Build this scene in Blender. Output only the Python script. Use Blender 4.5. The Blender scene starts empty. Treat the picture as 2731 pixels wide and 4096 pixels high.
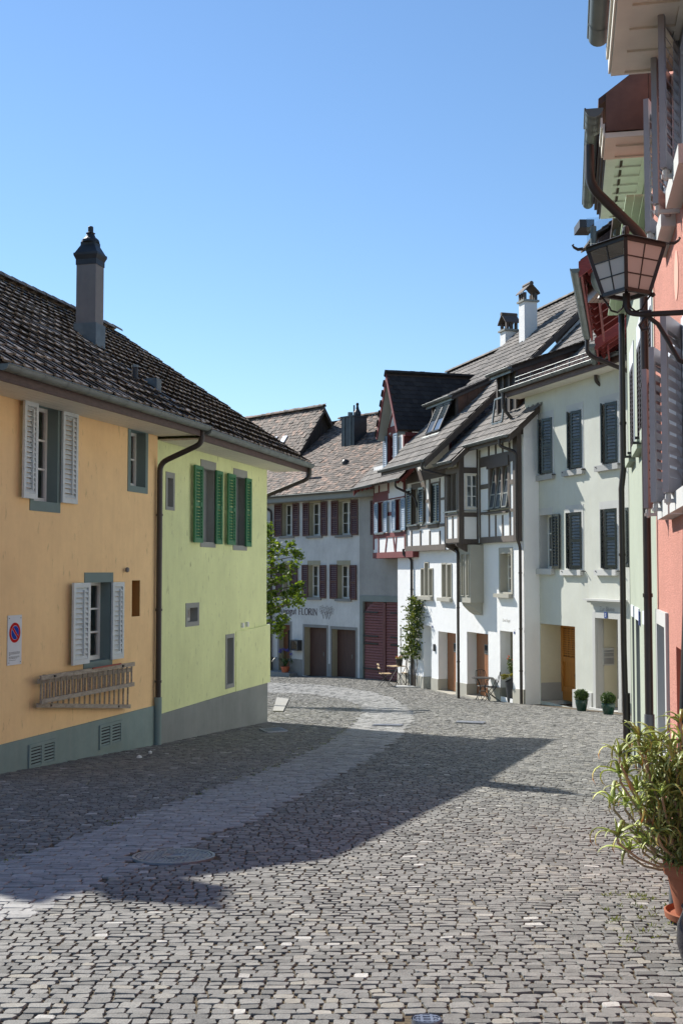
import bpy, math, random
import numpy as np
from mathutils import Vector, Matrix
random.seed(7); RNG = np.random.default_rng(11)
scene = bpy.context.scene
COL = scene.collection

# ------------------------------------------------------------------ camera, sky, sun, exposure
FPX, CX, CY = 4600.0, 1365.5, 2048.0           # focal length and centre in photo pixels (2731 x 4096)
CAMZ = 1.65
PITCH = math.atan(237.0 / FPX)
cam_d = bpy.data.cameras.new("camera"); cam = bpy.data.objects.new("camera", cam_d); COL.objects.link(cam)
cam.location = (0, 0, CAMZ); cam.rotation_euler = (math.pi / 2 + PITCH, 0, 0)
cam_d.sensor_fit = 'HORIZONTAL'; cam_d.sensor_width = 36.0; cam_d.lens = FPX / 2731.0 * 36.0
cam_d.clip_start = 0.1; cam_d.clip_end = 3000
scene.camera = cam
scene.render.resolution_x, scene.render.resolution_y = 682, 1024

SUNDIR = Vector((4.39, -4.9, -5.32)).normalized()          # direction the light travels
SUN_EL = math.asin(-SUNDIR.z); SUN_AZ = math.atan2(-SUNDIR.x, -SUNDIR.y)   # azimuth of the sun from +Y towards +X
world = bpy.data.worlds.new("World"); scene.world = world; world.use_nodes = True
wn = world.node_tree.nodes; wl = world.node_tree.links
for n in list(wn): wn.remove(n)
sky = wn.new("ShaderNodeTexSky"); sky.sky_type = 'NISHITA'; sky.sun_disc = False
sky.sun_elevation = SUN_EL; sky.sun_rotation = SUN_AZ
sky.altitude = 1000; sky.air_density = 1.4; sky.dust_density = 0.05; sky.ozone_density = 6.5
bg = wn.new("ShaderNodeBackground"); bg.inputs[1].default_value = 0.086
wo = wn.new("ShaderNodeOutputWorld")
wl.new(sky.outputs[0], bg.inputs[0]); wl.new(bg.outputs[0], wo.inputs[0])
sun_d = bpy.data.lights.new("sun", 'SUN'); sun_d.energy = 4.5; sun_d.angle = math.radians(0.53); sun_d.color = (1.0, 0.955, 0.88)
sun = bpy.data.objects.new("sun", sun_d); COL.objects.link(sun)
sun.rotation_euler = SUNDIR.to_track_quat('-Z', 'Y').to_euler(); sun.location = (-20, 25, 30)
vs = scene.view_settings; vs.view_transform = 'Standard'; vs.look = 'None'; vs.gamma = 1.0; vs.exposure = 0.8; vs.use_curve_mapping = False

# ------------------------------------------------------------------ pixel helpers
WIN = {'N': (0, 0, 1), 'A': (0, 850, .765306), 'B': (0, 2000, .765306), 'C': (900, 1550, .552868), 'D': (1450, 1400, .446429),
       'E': (1450, 2100, .446429), 'F': (1950, 1050, .425232), 'G': (2000, 2000, .382653), 'H': (2250, 0, .425287),
       'I': (2250, 800, .306760), 'J': (2380, 1300, .340116), 'K': (2380, 2000, .424939), 'L': (2300, 2800, .551151),
       'M': (0, 2900, .892857), 'O': (1300, 2600, .829082), 'S': (0, 1540, .255102), 'T': (1090, 2400, .255102),
       'U': (1480, 1480, .221147), 'V': (1760, 1800, .255102), 'Q': (2420, 2820, .374248)}
def px(w, x, y):
    a = WIN[w]; return (a[0] + a[2] * x, a[1] + a[2] * y)
_c, _s = math.cos(PITCH), math.sin(PITCH)
def ray(x, y):
    dx, dy, dz = x - CX, FPX, -(y - CY)
    return Vector((dx, dy * _c - dz * _s, dy * _s + dz * _c))
CAM = Vector((0, 0, CAMZ))
def project(p):                                  # world -> photo pixel
    d = Vector(p) - CAM
    f = d.y * _c + d.z * _s; u = -d.y * _s + d.z * _c
    if f <= 0.01: return (1e9, 1e9)
    return (CX + FPX * d.x / f, CY - FPX * u / f)
def ground_h(X, Y):                              # height of the paving (metres), falls away from the camera
    Yc = np.clip(Y, -30, 70)
    h = np.where(Yc < 36, .065 * Yc, .065 * 36 + .03 * (Yc - 36))
    k = np.clip((Yc - 40) / 8, 0, 1)
    return -(h + .05 * np.clip(-X, 0, 8) * k)
def gz(X, Y): return float(ground_h(np.array(float(X)), np.array(float(Y))))
def ground_px(x, y):
    r = ray(x, y); t = 0.0; lo, hi = 0.0, 90.0 / r.y
    for i in range(50):
        m = (lo + hi) / 2; p = CAM + r * m
        if p.z > gz(p.x, p.y): lo = m
        else: hi = m
    return CAM + r * hi
def at_depth(x, y, Y):                           # point on the pixel's ray at depth Y
    r = ray(x, y); return CAM + r * (Y / r.y)
def on_plane(x, y, p, n):
    r = ray(x, y); return CAM + r * ((p - CAM).dot(n) / r.dot(n))

class Fac:
    """a vertical wall plane: origin p (plan), u runs to image right, n points to the street"""
    def __init__(s, p, d):
        s.p = Vector((p[0], p[1], 0)); s.u = Vector((d[0], d[1], 0)).normalized()
        n = Vector((-s.u.y, s.u.x, 0))
        if n.dot(Vector((0, 0, 0)) - s.p) < 0: n = -n
        s.n = n
    def off(s, d):
        f = Fac.__new__(Fac); f.p = s.p + s.n * d; f.u = s.u; f.n = s.n; return f
    def uz(s, w, x, y, d=0.0):
        X, Y = px(w, x, y); q = on_plane(X, Y, s.p + s.n * d, s.n)
        return ((q - s.p).dot(s.u), q.z)
    def rect(s, w, x0, y0, x1, y1, d=0.0, w2=None):
        a = s.uz(w, x0, y0, d); b = s.uz(w2 or w, x1, y1, d)
        return (min(a[0], b[0]), max(a[0], b[0]), min(a[1], b[1]), max(a[1], b[1]))
    def P(s, u, z, d=0.0):
        q = s.p + s.u * u + s.n * d; return Vector((q.x, q.y, z))

# ------------------------------------------------------------------ object helpers
def tag(o, label=None, cat=None, group=None, kind=None):
    if label: o['label'] = label
    if cat: o['category'] = cat
    if group: o['group'] = group
    if kind: o['kind'] = kind
    return o
def thing(name, loc, label, cat, group=None):
    o = bpy.data.objects.new(name, None); COL.objects.link(o); o.location = loc; o.empty_display_size = .3
    return tag(o, label, cat, group)
def attach(o, parent):
    if parent is None: return o
    o.parent = parent
    if parent.type == 'EMPTY': o.matrix_parent_inverse = Matrix.Translation(-parent.location)
    return o
def link(name, me, parent=None, mat=None):
    if mat is not None and not me.materials: me.materials.append(mat)
    o = bpy.data.objects.new(name, me); COL.objects.link(o)
    return attach(o, parent)

class MB:
    """collects geometry in world coordinates; build() links it as one mesh object"""
    def __init__(s): s.v = []; s.f = []; s.smooth_from = None
    def add(s, vs, fs):
        b = len(s.v); s.v.extend([tuple(q) for q in vs]); s.f.extend([tuple(i + b for i in f) for f in fs]); return s
    def quad(s, a, b, c, d): return s.add([a, b, c, d], [(0, 1, 2, 3)])
    def hexa(s, q):                                # 8 corners: bottom 4 then top 4
        return s.add(q, [(3, 2, 1, 0), (4, 5, 6, 7), (0, 1, 5, 4), (1, 2, 6, 5), (2, 3, 7, 6), (3, 0, 4, 7)])
    def fbox(s, F, u0, u1, z0, z1, d0, d1):        # box in a wall's frame
        return s.hexa([F.P(u0, z0, d0), F.P(u1, z0, d0), F.P(u1, z0, d1), F.P(u0, z0, d1),
                       F.P(u0, z1, d0), F.P(u1, z1, d0), F.P(u1, z1, d1), F.P(u0, z1, d1)])
    def fprism(s, F, poly, d0, d1):                # polygon (u,z) extruded along the wall normal
        n = len(poly); vs = [F.P(u, z, d0) for u, z in poly] + [F.P(u, z, d1) for u, z in poly]
        fs = [tuple(range(n - 1, -1, -1)), tuple(range(n, 2 * n))] + [(i, (i + 1) % n, n + (i + 1) % n, n + i) for i in range(n)]
        return s.add(vs, fs)
    def prism(s, pts, ext):                        # planar polygon extruded by a vector
        n = len(pts); ext = Vector(ext); pts = [Vector(p) for p in pts]
        return s.add(pts + [p + ext for p in pts], [tuple(range(n - 1, -1, -1)), tuple(range(n, 2 * n))] + [(i, (i + 1) % n, n + (i + 1) % n, n + i) for i in range(n)])
    def obox(s, c, ax, ay, az):                    # oriented box: centre and three half axes
        c, ax, ay, az = map(Vector, (c, ax, ay, az))
        return s.hexa([c - ax - ay - az, c + ax - ay - az, c + ax + ay - az, c - ax + ay - az, c - ax - ay + az, c + ax - ay + az, c + ax + ay + az, c - ax + ay + az])
    def bar(s, a, b, w, h=None, up=(0, 0, 1)):     # rectangular bar from a to b
        a, b = Vector(a), Vector(b); d = (b - a); L = d.length; d = d / L; up = Vector(up)
        x = d.cross(up)
        if x.length < 1e-4: x = d.cross(Vector((1, 0, 0)))
        x.normalize(); y = x.cross(d)
        return s.obox((a + b) / 2, d * L / 2, x * w / 2, y * (h or w) / 2)
    def tube(s, path, r, n=8, caps=True):
        path = [Vector(p) for p in path]; rs = r if hasattr(r, '__len__') else [r] * len(path)
        m = len(path); vs = []; prev = None
        for i, p in enumerate(path):
            d = (path[min(i + 1, m - 1)] - path[max(i - 1, 0)]).normalized()
            if prev is None:
                x = d.cross(Vector((0, 0, 1)))
                if x.length < 1e-3: x = d.cross(Vector((1, 0, 0)))
            else: x = prev - d * prev.dot(d)
            x.normalize(); prev = x; y = d.cross(x)
            for k in range(n):
                a = 2 * math.pi * k / n; vs.append(p + (x * math.cos(a) + y * math.sin(a)) * rs[i])
        fs = [(i * n + k, i * n + (k + 1) % n, (i + 1) * n + (k + 1) % n, (i + 1) * n + k) for i in range(m - 1) for k in range(n)]
        if caps: fs += [tuple(range(n - 1, -1, -1)), tuple(range((m - 1) * n, m * n))]
        return s.add(vs, fs)
    def lathe(s, c, prof, n=20, cap=True, sx=1.0, ax=None):   # prof: (radius, height); axis up or ax
        c = Vector(c); vs = []
        for r, h in prof:
            for k in range(n):
                a = 2 * math.pi * (k + .5) / n; vs.append(c + Vector((r * math.cos(a) * sx, r * math.sin(a), h)))
        m = len(prof)
        fs = [(i * n + k, i * n + (k + 1) % n, (i + 1) * n + (k + 1) % n, (i + 1) * n + k) for i in range(m - 1) for k in range(n)]
        if cap: fs += [tuple(range(n - 1, -1, -1)), tuple(range((m - 1) * n, m * n))]
        return s.add(vs, fs)
    def build(s, name, mat, parent=None, smooth=False, kind=None, label=None):
        me = bpy.data.meshes.new(name); me.from_pydata([tuple(v) for v in s.v], [], s.f); me.update()
        me.materials.append(mat)
        if smooth:
            me.polygons.foreach_set('use_smooth', [True] * len(me.polygons))
            try: me.set_sharp_from_angle(angle=math.radians(40))
            except Exception: pass
        o = link(name, me, parent)
        if kind: o['kind'] = kind
        if label: o['label'] = label
        return o
def np_mesh(name, verts, quads, mat, parent=None, color=None, kind=None, tris=None):
    me = bpy.data.meshes.new(name)
    nv = len(verts); nq = len(quads); k = quads.shape[1]
    me.vertices.add(nv); me.vertices.foreach_set('co', verts.astype(np.float32).ravel())
    me.loops.add(nq * k); me.loops.foreach_set('vertex_index', quads.astype(np.int32).ravel())
    me.polygons.add(nq); me.polygons.foreach_set('loop_start', np.arange(0, nq * k, k, dtype=np.int32))
    me.update(calc_edges=True); me.validate(); me.shade_flat()
    if color is not None:
        at = me.attributes.new('tint', 'FLOAT_COLOR', 'POINT')
        c4 = np.ones((nv, 4), np.float32); c4[:, :color.shape[1]] = color; at.data.foreach_set('color', c4.ravel())
    me.materials.append(mat)
    o = link(name, me, parent)
    if kind: o['kind'] = kind
    return o

# ------------------------------------------------------------------ materials
def nodes_of(name):
    m = bpy.data.materials.new(name); m.use_nodes = True; nt = m.node_tree
    return m, nt, nt.nodes["Principled BSDF"], nt.nodes["Material Output"]
def N(nt, typ, **kw):
    n = nt.nodes.new(typ)
    for k, v in kw.items(): setattr(n, k, v)
    return n
def noise(nt, scale, detail=4.0, rough=.6, vec=None, sc3=None):
    t = N(nt, "ShaderNodeTexNoise"); t.inputs['Scale'].default_value = scale; t.inputs['Detail'].default_value = detail; t.inputs['Roughness'].default_value = rough
    tc = N(nt, "ShaderNodeTexCoord")
    if sc3:
        mp = N(nt, "ShaderNodeMapping"); mp.inputs['Scale'].default_value = sc3; nt.links.new(tc.outputs['Object'], mp.inputs[0]); nt.links.new(mp.outputs[0], t.inputs[0])
    else: nt.links.new(tc.outputs['Object'], t.inputs[0])
    return t
def ramp(nt, src, p0, p1, c0=(0, 0, 0, 1), c1=(1, 1, 1, 1)):
    r = N(nt, "ShaderNodeValToRGB"); r.color_ramp.elements[0].position = p0; r.color_ramp.elements[1].position = p1
    r.color_ramp.elements[0].color = c0; r.color_ramp.elements[1].color = c1; nt.links.new(src, r.inputs[0]); return r
def mixc(nt, a, b, fac, mode='MIX'):
    m = N(nt, "ShaderNodeMix", data_type='RGBA', blend_type=mode)
    for i, s in ((0, fac), (6, a), (7, b)):
        if hasattr(s, 'links') or hasattr(s, 'is_linked'): nt.links.new(s, m.inputs[i])
        else: m.inputs[i].default_value = s if i == 0 else (tuple(s) + (1,))[:4]
    return m.outputs[2]
def bump(nt, src, bsdf, strength, dist=.01):
    b = N(nt, "ShaderNodeBump"); b.inputs['Strength'].default_value = strength; b.inputs['Distance'].default_value = dist
    nt.links.new(src, b.inputs['Height']); nt.links.new(b.outputs[0], bsdf.inputs['Normal']); return b
def mat_plain(name, col, rough=.6, var=.12, scale=6.0, metal=0.0, bmp=.15, spec=.5):
    m, nt, b, o = nodes_of(name)
    t = noise(nt, scale, 5)
    r = ramp(nt, t.outputs[0], .3, .7, tuple(c * (1 - var) for c in col) + (1,), tuple(min(1, c * (1 + var)) for c in col) + (1,))
    nt.links.new(r.outputs[0], b.inputs['Base Color']); b.inputs['Roughness'].default_value = rough; b.inputs['Metallic'].default_value = metal
    b.inputs['Specular IOR Level'].default_value = spec
    if bmp:
        t2 = noise(nt, scale * 12, 3); bump(nt, t2.outputs[0], b, bmp, .004)
    return m
def mat_plaster(name, col, var=.06, grain=90.0, bmp=.5, dist=.006, streak=.0, streakcol=(.25, .24, .2), flecks=0.0, wave=0.0, lo=.44, hi=.66, patch=.35, speck=0.0):
    m, nt, b, o = nodes_of(name)
    t = noise(nt, .9, 8, .7)
    base = ramp(nt, t.outputs[0], .3, .72, tuple(c * (1 - var * 2.2) for c in col) + (1,), tuple(min(1, c * (1 + var)) for c in col) + (1,)).outputs[0]
    t5 = noise(nt, 14.0, 5, .7)
    base = mixc(nt, base, tuple(c * .86 for c in col), ramp(nt, t5.outputs[0], .5, .85, (0, 0, 0, 1), (patch,) * 3 + (1,)).outputs[0])
    if speck:
        t6 = noise(nt, 75.0, 3, .6)
        base = mixc(nt, base, tuple(c * .45 for c in col), ramp(nt, t6.outputs[0], .5, .66, (0, 0, 0, 1), (speck,) * 3 + (1,)).outputs[0])
    if streak:
        t3 = noise(nt, 3.0, 6, .7, sc3=(3.2, 3.2, .35))
        base = mixc(nt, base, streakcol, ramp(nt, t3.outputs[0], lo, hi + .12, (0, 0, 0, 1), (streak,) * 3 + (1,)).outputs[0])
    if flecks:
        t4 = noise(nt, 11.0, 3, .6, sc3=(1.2, 1.2, .38))
        base = mixc(nt, base, tuple(c * .42 for c in col), ramp(nt, t4.outputs[0], .63, .73, (0, 0, 0, 1), (flecks,) * 3 + (1,)).outputs[0])
    nt.links.new(base, b.inputs['Base Color']); b.inputs['Roughness'].default_value = .92; b.inputs['Specular IOR Level'].default_value = .2
    g = noise(nt, grain, 4, .7); h = g.outputs[0]
    if wave:
        g2 = noise(nt, 4.0, 3, .5); ma = N(nt, "ShaderNodeMath", operation='MULTIPLY_ADD'); ma.inputs[1].default_value = wave
        nt.links.new(g2.outputs[0], ma.inputs[0]); nt.links.new(h, ma.inputs[2]); h = ma.outputs[0]
    bump(nt, h, b, bmp, dist)
    return m
def mat_wood(name, col, rough=.6, axis=2, var=.3, scale=5.0, bmp=.3):
    m, nt, b, o = nodes_of(name)
    sc = [6, 6, 6]; sc[axis] = .5
    t = noise(nt, scale, 5, .65, sc3=tuple(sc))
    r = ramp(nt, t.outputs[0], .3, .72, tuple(c * (1 - var) for c in col) + (1,), tuple(min(1, c * (1 + var)) for c in col) + (1,))
    nt.links.new(r.outputs[0], b.inputs['Base Color']); b.inputs['Roughness'].default_value = rough
    bump(nt, t.outputs[0], b, bmp, .004); return m
def mat_ramp(name, cols, rough=.85, joined=True, moss=None, bmp=.5, nscale=14.0, spec=.25, mossamt=.6, lo=.5, hi=.66, bdist=.006):
    """colour of one piece picked from a ramp: by the 'tint' attribute when joined, else by the object's random number"""
    m, nt, b, o = nodes_of(name)
    if joined:
        a = N(nt, "ShaderNodeAttribute"); a.attribute_name = 'tint'; src = a.outputs['Fac']
    else:
        a = N(nt, "ShaderNodeObjectInfo"); src = a.outputs['Random']
    r = N(nt, "ShaderNodeValToRGB"); e = r.color_ramp.elements
    while len(e) < len(cols): e.new(.5)
    for i, (p, c) in enumerate(cols): e[i].position = p; e[i].color = tuple(c) + (1,)
    nt.links.new(src, r.inputs[0]); base = r.outputs[0]
    geo = N(nt, "ShaderNodeNewGeometry")
    t = N(nt, "ShaderNodeTexNoise"); t.inputs['Scale'].default_value = nscale; t.inputs['Detail'].default_value = 5; t.inputs['Roughness'].default_value = .7
    nt.links.new(geo.outputs['Position'], t.inputs[0])
    base = mixc(nt, base, (.02, .02, .02), ramp(nt, t.outputs[0], .45, .8, (0, 0, 0, 1), (.45, .45, .45, 1)).outputs[0])
    if moss:
        t2 = N(nt, "ShaderNodeTexNoise"); t2.inputs['Scale'].default_value = 7.0; t2.inputs['Detail'].default_value = 6; t2.inputs['Roughness'].default_value = .75
        nt.links.new(geo.outputs['Position'], t2.inputs[0])
        base = mixc(nt, base, moss, ramp(nt, t2.outputs[0], lo, hi, (0, 0, 0, 1), (mossamt,) * 3 + (1,)).outputs[0])
    nt.links.new(base, b.inputs['Base Color']); b.inputs['Roughness'].default_value = rough; b.inputs['Specular IOR Level'].default_value = spec
    t3 = N(nt, "ShaderNodeTexNoise"); t3.inputs['Scale'].default_value = nscale * 4; t3.inputs['Detail'].default_value = 4
    nt.links.new(geo.outputs['Position'], t3.inputs[0]); bump(nt, t3.outputs[0], b, bmp, bdist)
    return m
def mat_glass(name, tint=(.55, .6, .62), refl=.16):
    m = bpy.data.materials.new(name); m.use_nodes = True; nt = m.node_tree
    for n in list(nt.nodes): nt.nodes.remove(n)
    o = N(nt, "ShaderNodeOutputMaterial"); tr = N(nt, "ShaderNodeBsdfTransparent"); gl = N(nt, "ShaderNodeBsdfGlossy"); mx = N(nt, "ShaderNodeMixShader")
    tr.inputs[0].default_value = tint + (1,); gl.inputs['Roughness'].default_value = .03
    fr = N(nt, "ShaderNodeFresnel"); fr.inputs[0].default_value = 1.5
    ad = N(nt, "ShaderNodeMath", operation='ADD'); ad.inputs[1].default_value = refl; ad.use_clamp = True
    nt.links.new(fr.outputs[0], ad.inputs[0]); nt.links.new(ad.outputs[0], mx.inputs[0]); nt.links.new(tr.outputs[0], mx.inputs[1]); nt.links.new(gl.outputs[0], mx.inputs[2])
    nt.links.new(mx.outputs[0], o.inputs[0]); return m
def mat_leaf(name, c0, c1, trans=.35):
    m, nt, b, o = nodes_of(name)
    a = N(nt, "ShaderNodeAttribute"); a.attribute_name = 'tint'
    r = ramp(nt, a.outputs['Fac'], 0, 1, tuple(c0) + (1,), tuple(c1) + (1,))
    nt.links.new(r.outputs[0], b.inputs['Base Color']); b.inputs['Roughness'].default_value = .45; b.inputs['Specular IOR Level'].default_value = .4
    tl = N(nt, "ShaderNodeBsdfTranslucent"); mx = N(nt, "ShaderNodeMixShader"); mx.inputs[0].default_value = trans
    h = N(nt, "ShaderNodeHueSaturation"); h.inputs['Value'].default_value = 1.7; h.inputs['Saturation'].default_value = 1.1; h.inputs['Hue'].default_value = .48
    nt.links.new(r.outputs[0], h.inputs['Color']); nt.links.new(h.outputs[0], tl.inputs[0])
    nt.links.new(b.outputs[0], mx.inputs[1]); nt.links.new(tl.outputs[0], mx.inputs[2]); nt.links.new(mx.outputs[0], o.inputs[0])
    return m

M = {}
M['glass'] = mat_glass('window_glass'); M['clear'] = mat_glass('clear_acrylic', (.9, .93, .95), .06)
M['lampglass'] = mat_glass('old_lamp_glass', (.8, .82, .8), .12)
M['curtain'] = mat_plain('curtain_cloth', (.62, .62, .6), .9, .1, 3, bmp=0)
M['dark'] = mat_plain('dark_room', (.02, .02, .022), .9, .1, 3, bmp=0)
M['white_paint'] = mat_plain('white_window_paint', (.74, .74, .71), .5, .06)
M['zinc'] = mat_plain('weathered_zinc', (.17, .19, .19), .45, .25, 3, metal=.6, bmp=.1)
M['greygutter'] = mat_plain('painted_grey_gutter', (.13, .15, .14), .5, .2, 3, bmp=.05)
M['brownpipe'] = mat_plain('dark_brown_pipe', (.035, .026, .022), .4, .2, 3, bmp=.03)
M['blackiron'] = mat_plain('black_wrought_iron', (.018, .017, .016), .5, .4, 20, bmp=.3)
M['iron'] = mat_plain('grey_ironware', (.18, .18, .18), .5, .3, 20, metal=.4)
M['copper'] = mat_plain('aged_copper', (.15, .078, .05), .45, .4, 2.5, metal=.3, bmp=.1)
M['stone'] = mat_plaster('sandstone_trim', (.42, .40, .33), .08, 120, .25, .003)
M['concrete'] = mat_plaster('grey_concrete', (.36, .35, .33), .1, 60, .3, .004, streak=.3)

# ------------------------------------------------------------------ building parts
def wall(house, F, u0, u1, z0, z1, holes, mat, name='wall', d=0.0, top=None):
    """a wall sheet with rectangular openings; top(u) optionally gives a sloping head"""
    us = sorted(set([u0, u1] + [min(max(h[k], u0), u1) for h in holes for k in (0, 1)]))
    zs = sorted(set([z0, z1] + [min(max(h[k], z0), z1) for h in holes for k in (2, 3)]))
    mb = MB()
    for i in range(len(us) - 1):
        for j in range(len(zs) - 1):
            um, zm = (us[i] + us[i + 1]) / 2, (zs[j] + zs[j + 1]) / 2
            if us[i + 1] - us[i] < 1e-5 or zs[j + 1] - zs[j] < 1e-5: continue
            if any(h[0] < um < h[1] and h[2] < zm < h[3] for h in holes): continue
            mb.quad(F.P(us[i], zs[j], d), F.P(us[i + 1], zs[j], d), F.P(us[i + 1], zs[j + 1], d), F.P(us[i], zs[j + 1], d))
    return mb.build(name, mat, house)
def sheet_walls(house, pts, z0, z1, mat, name='side_wall'):
    mb = MB()
    for a, b in zip(pts[:-1], pts[1:]):
        mb.quad((a[0], a[1], z0), (b[0], b[1], z0), (b[0], b[1], z1), (a[0], a[1], z1))
    return mb.build(name, mat, house)
def grow(r, w, wt=None, wb=None): return (r[0] - w, r[1] + w, r[2] - (w if wb is None else wb), r[3] + (w if wt is None else wt))
def window(house, F, r, sw=.1, st=None, sb=None, rev=.15, proud=.012, smat=None, nx=1, ny=3, leaves=2, sashmat=None, sill=None, sillmat=None,
           curtain=None, panel=None, holes=None, fw=.05, label=None, sash=True, sw_r=None):
    """r = opening (u0,u1,z0,z1). surround of width sw, reveal depth rev, sash with leaves x nx x ny panes"""
    u0, u1, z0, z1 = r; st = sw if st is None else st; sb = sw if sb is None else sb
    smat = smat or M['stone']; sashmat = sashmat or M['white_paint']
    mb = MB(); o = .004
    dm = -rev - .08
    mb.fbox(F, u0 - sw, u0, z0 - sb, z1 + st, dm, proud)
    mb.fbox(F, u1, u1 + sw, z0 - sb, z1 + st, dm, proud)
    mb.fbox(F, u0 + .0005, u1 - .0005, z1, z1 + st, dm, proud - .001)
    mb.fbox(F, u0 + .0005, u1 - .0005, z0 - sb, z0, dm, proud - .001)
    w = mb.build('window', smat, house)
    if label: w['label'] = label
    if holes is not None: holes.append((u0 - sw + .02, u1 + sw - .02, z0 - sb + .02, z1 + st - .02))
    if panel is not None:
        MB().fbox(F, u0 + .001, u1 - .001, z0 + .001, z1 - .001, -rev - .03, -rev).build('roller_blind', panel, w)
    elif sash:
        mb = MB(); d0, d1 = -rev - .05, -rev
        mb.fbox(F, u0, u0 + fw, z0, z1, d0, d1); mb.fbox(F, u1 - fw, u1, z0, z1, d0, d1)
        mb.fbox(F, u0 + fw, u1 - fw, z1 - fw, z1, d0, d1 - .002); mb.fbox(F, u0 + fw, u1 - fw, z0, z0 + fw * 1.3, d0, d1 - .002)
        iu0, iu1, iz0, iz1 = u0 + fw, u1 - fw, z0 + fw * 1.3, z1 - fw
        for k in range(1, leaves):
            um = iu0 + (iu1 - iu0) * k / leaves; mb.fbox(F, um - fw * .8, um + fw * .8, iz0, iz1, d0, d1 + .008)
        mw = .014
        lw = (iu1 - iu0) / leaves
        for l in range(leaves):
            for k in range(1, nx):
                um = iu0 + l * lw + lw * k / nx; mb.fbox(F, um - mw, um + mw, iz0, iz1, d0 + .005, d1 - .006)
        for k in range(1, ny):
            zm = iz0 + (iz1 - iz0) * k / ny; mb.fbox(F, iu0, iu1, zm - mw, zm + mw, d0 + .006, d1 - .008)
        mb.build('sash', sashmat, w)
        for l in range(leaves * nx):
            a0 = iu0 + (iu1 - iu0) * l / (leaves * nx); a1 = iu0 + (iu1 - iu0) * (l + 1) / (leaves * nx)
            for k in range(ny):
                b0 = iz0 + (iz1 - iz0) * k / ny; b1 = iz0 + (iz1 - iz0) * (k + 1) / ny
                t = (random.random() - .5) * .004
                MB().quad(F.P(a0 + .003, b0 + .003, -rev - .03 + t), F.P(a1 - .003, b0 + .003, -rev - .03 - t), F.P(a1 - .003, b1 - .003, -rev - .03 - t), F.P(a0 + .003, b1 - .003, -rev - .03 + t)).build('pane', M['glass'], w)
        if curtain:
            mb = MB(); n = 22
            for l in range(2):
                a0, a1 = (iu0, iu0 + (iu1 - iu0) * curtain) if l == 0 else (iu1 - (iu1 - iu0) * curtain, iu1)
                for k in range(n):
                    f0, f1 = k / n, (k + 1) / n
                    x0, x1 = a0 + (a1 - a0) * f0, a0 + (a1 - a0) * f1
                    e0, e1 = -rev - .14 + .018 * math.sin(f0 * 31 + l), -rev - .14 + .018 * math.sin(f1 * 31 + l)
                    mb.quad(F.P(x0, iz0, e0), F.P(x1, iz0, e1), F.P(x1, iz1, e1), F.P(x0, iz1, e0))
            mb.build('curtain', M['curtain'], w)
    if sill:
        MB().fbox(F, sill[0], sill[1], sill[2], sill[3], -rev + .001, sill[4]).build('sill', sillmat or smat, w)
    return w
def shutter(house, F, r, mat, n=14, d=.03, t=.035, bars=1, single=True, tilt=.5, fr=.055, mid=None, rod=True, endbar=.07, slatmat=None):
    """louvred shutter leaf on plane F at distance d; slats are pieces of their own"""
    u0, u1, z0, z1 = r; fr = min(fr, (u1 - u0) * .22)
    mb = MB()
    mb.fbox(F, u0, u0 + fr, z0, z1, d, d + t); mb.fbox(F, u1 - fr, u1, z0, z1, d, d + t)
    mb.fbox(F, u0 + fr, u1 - fr, z0, z0 + endbar, d + .001, d + t - .001); mb.fbox(F, u0 + fr, u1 - fr, z1 - endbar, z1, d + .001, d + t - .001)
    if mid:
        zm = z0 + (z1 - z0) * mid; mb.fbox(F, u0 + fr, u1 - fr, zm - .04, zm + .04, d + .001, d + t - .001)
    if rod:
        um = (u0 + u1) / 2 + .1 * (u1 - u0); mb.fbox(F, um - .012, um + .012, z0 + endbar + .05, z1 - endbar - .04, d + t - .002, d + t + .016)
    s = mb.build('shutter', mat, house)
    iz0, iz1 = z0 + endbar, z1 - endbar; p = (iz1 - iz0) / n; J = MB()
    for k in range(n):
        zc = iz0 + p * (k + .5)
        if mid and abs(zc - (z0 + (z1 - z0) * mid)) < .04: continue
        h = p * .46 * min(1, .5 + tilt); a, b = u0 + fr + .001, u1 - fr - .001
        dn, df = d + t - .004, d + .004
        lo, hi = zc - h, zc + h; th = .009
        q = [F.P(a, lo, dn), F.P(b, lo, dn), F.P(b, hi - th, df), F.P(a, hi - th, df), F.P(a, lo + th, dn), F.P(b, lo + th, dn), F.P(b, hi, df), F.P(a, hi, df)]
        if single: MB().hexa(q).build('slat', slatmat or mat, s)
        else: J.hexa(q)
    if not single: J.build('slats', mat, s, kind='stuff')
    return s

# roof tiles: local x across, y up the slope, z out of the roof; lower edge at y=0
def tile_pan(w=.30, L=.42, lip=.03, th=.02, rib=.03):
    xs = [0, .16, .26, .5, .74, 1.0]; hs = [rib, rib * .9, .006, 0, .006, rib * .35]
    v = []; f = []
    for yy, zz in ((0, lip), (L, .002)):
        for x, h in zip(xs, hs): v.append((x * w - w / 2, yy, zz + h))
    for x, h in zip(xs, hs): v.append((x * w - w / 2, 0.003, lip + h - th - .012))
    n = len(xs)
    for i in range(n - 1):
        f.append((i, i + 1, n + i + 1, n + i)); f.append((i + 1, i, 2 * n + i, 2 * n + i + 1))
    return np.array(v, float), f
def tile_flat(w=.17, L=.3, lip=.022, th=.016):
    v = [(-w / 2, .05, lip), (-w * .25, .008, lip + .001), (w * .25, .008, lip + .001), (w / 2, .05, lip), (w / 2, L, .002), (-w / 2, L, .002)]
    v += [(x, y, lip - th) for x, y, z in v[:4]]
    f = [(0, 1, 2, 5), (2, 3, 4, 5), (1, 0, 6, 7), (2, 1, 7, 8), (3, 2, 8, 9)]
    return np.array(v, float), f
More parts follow.
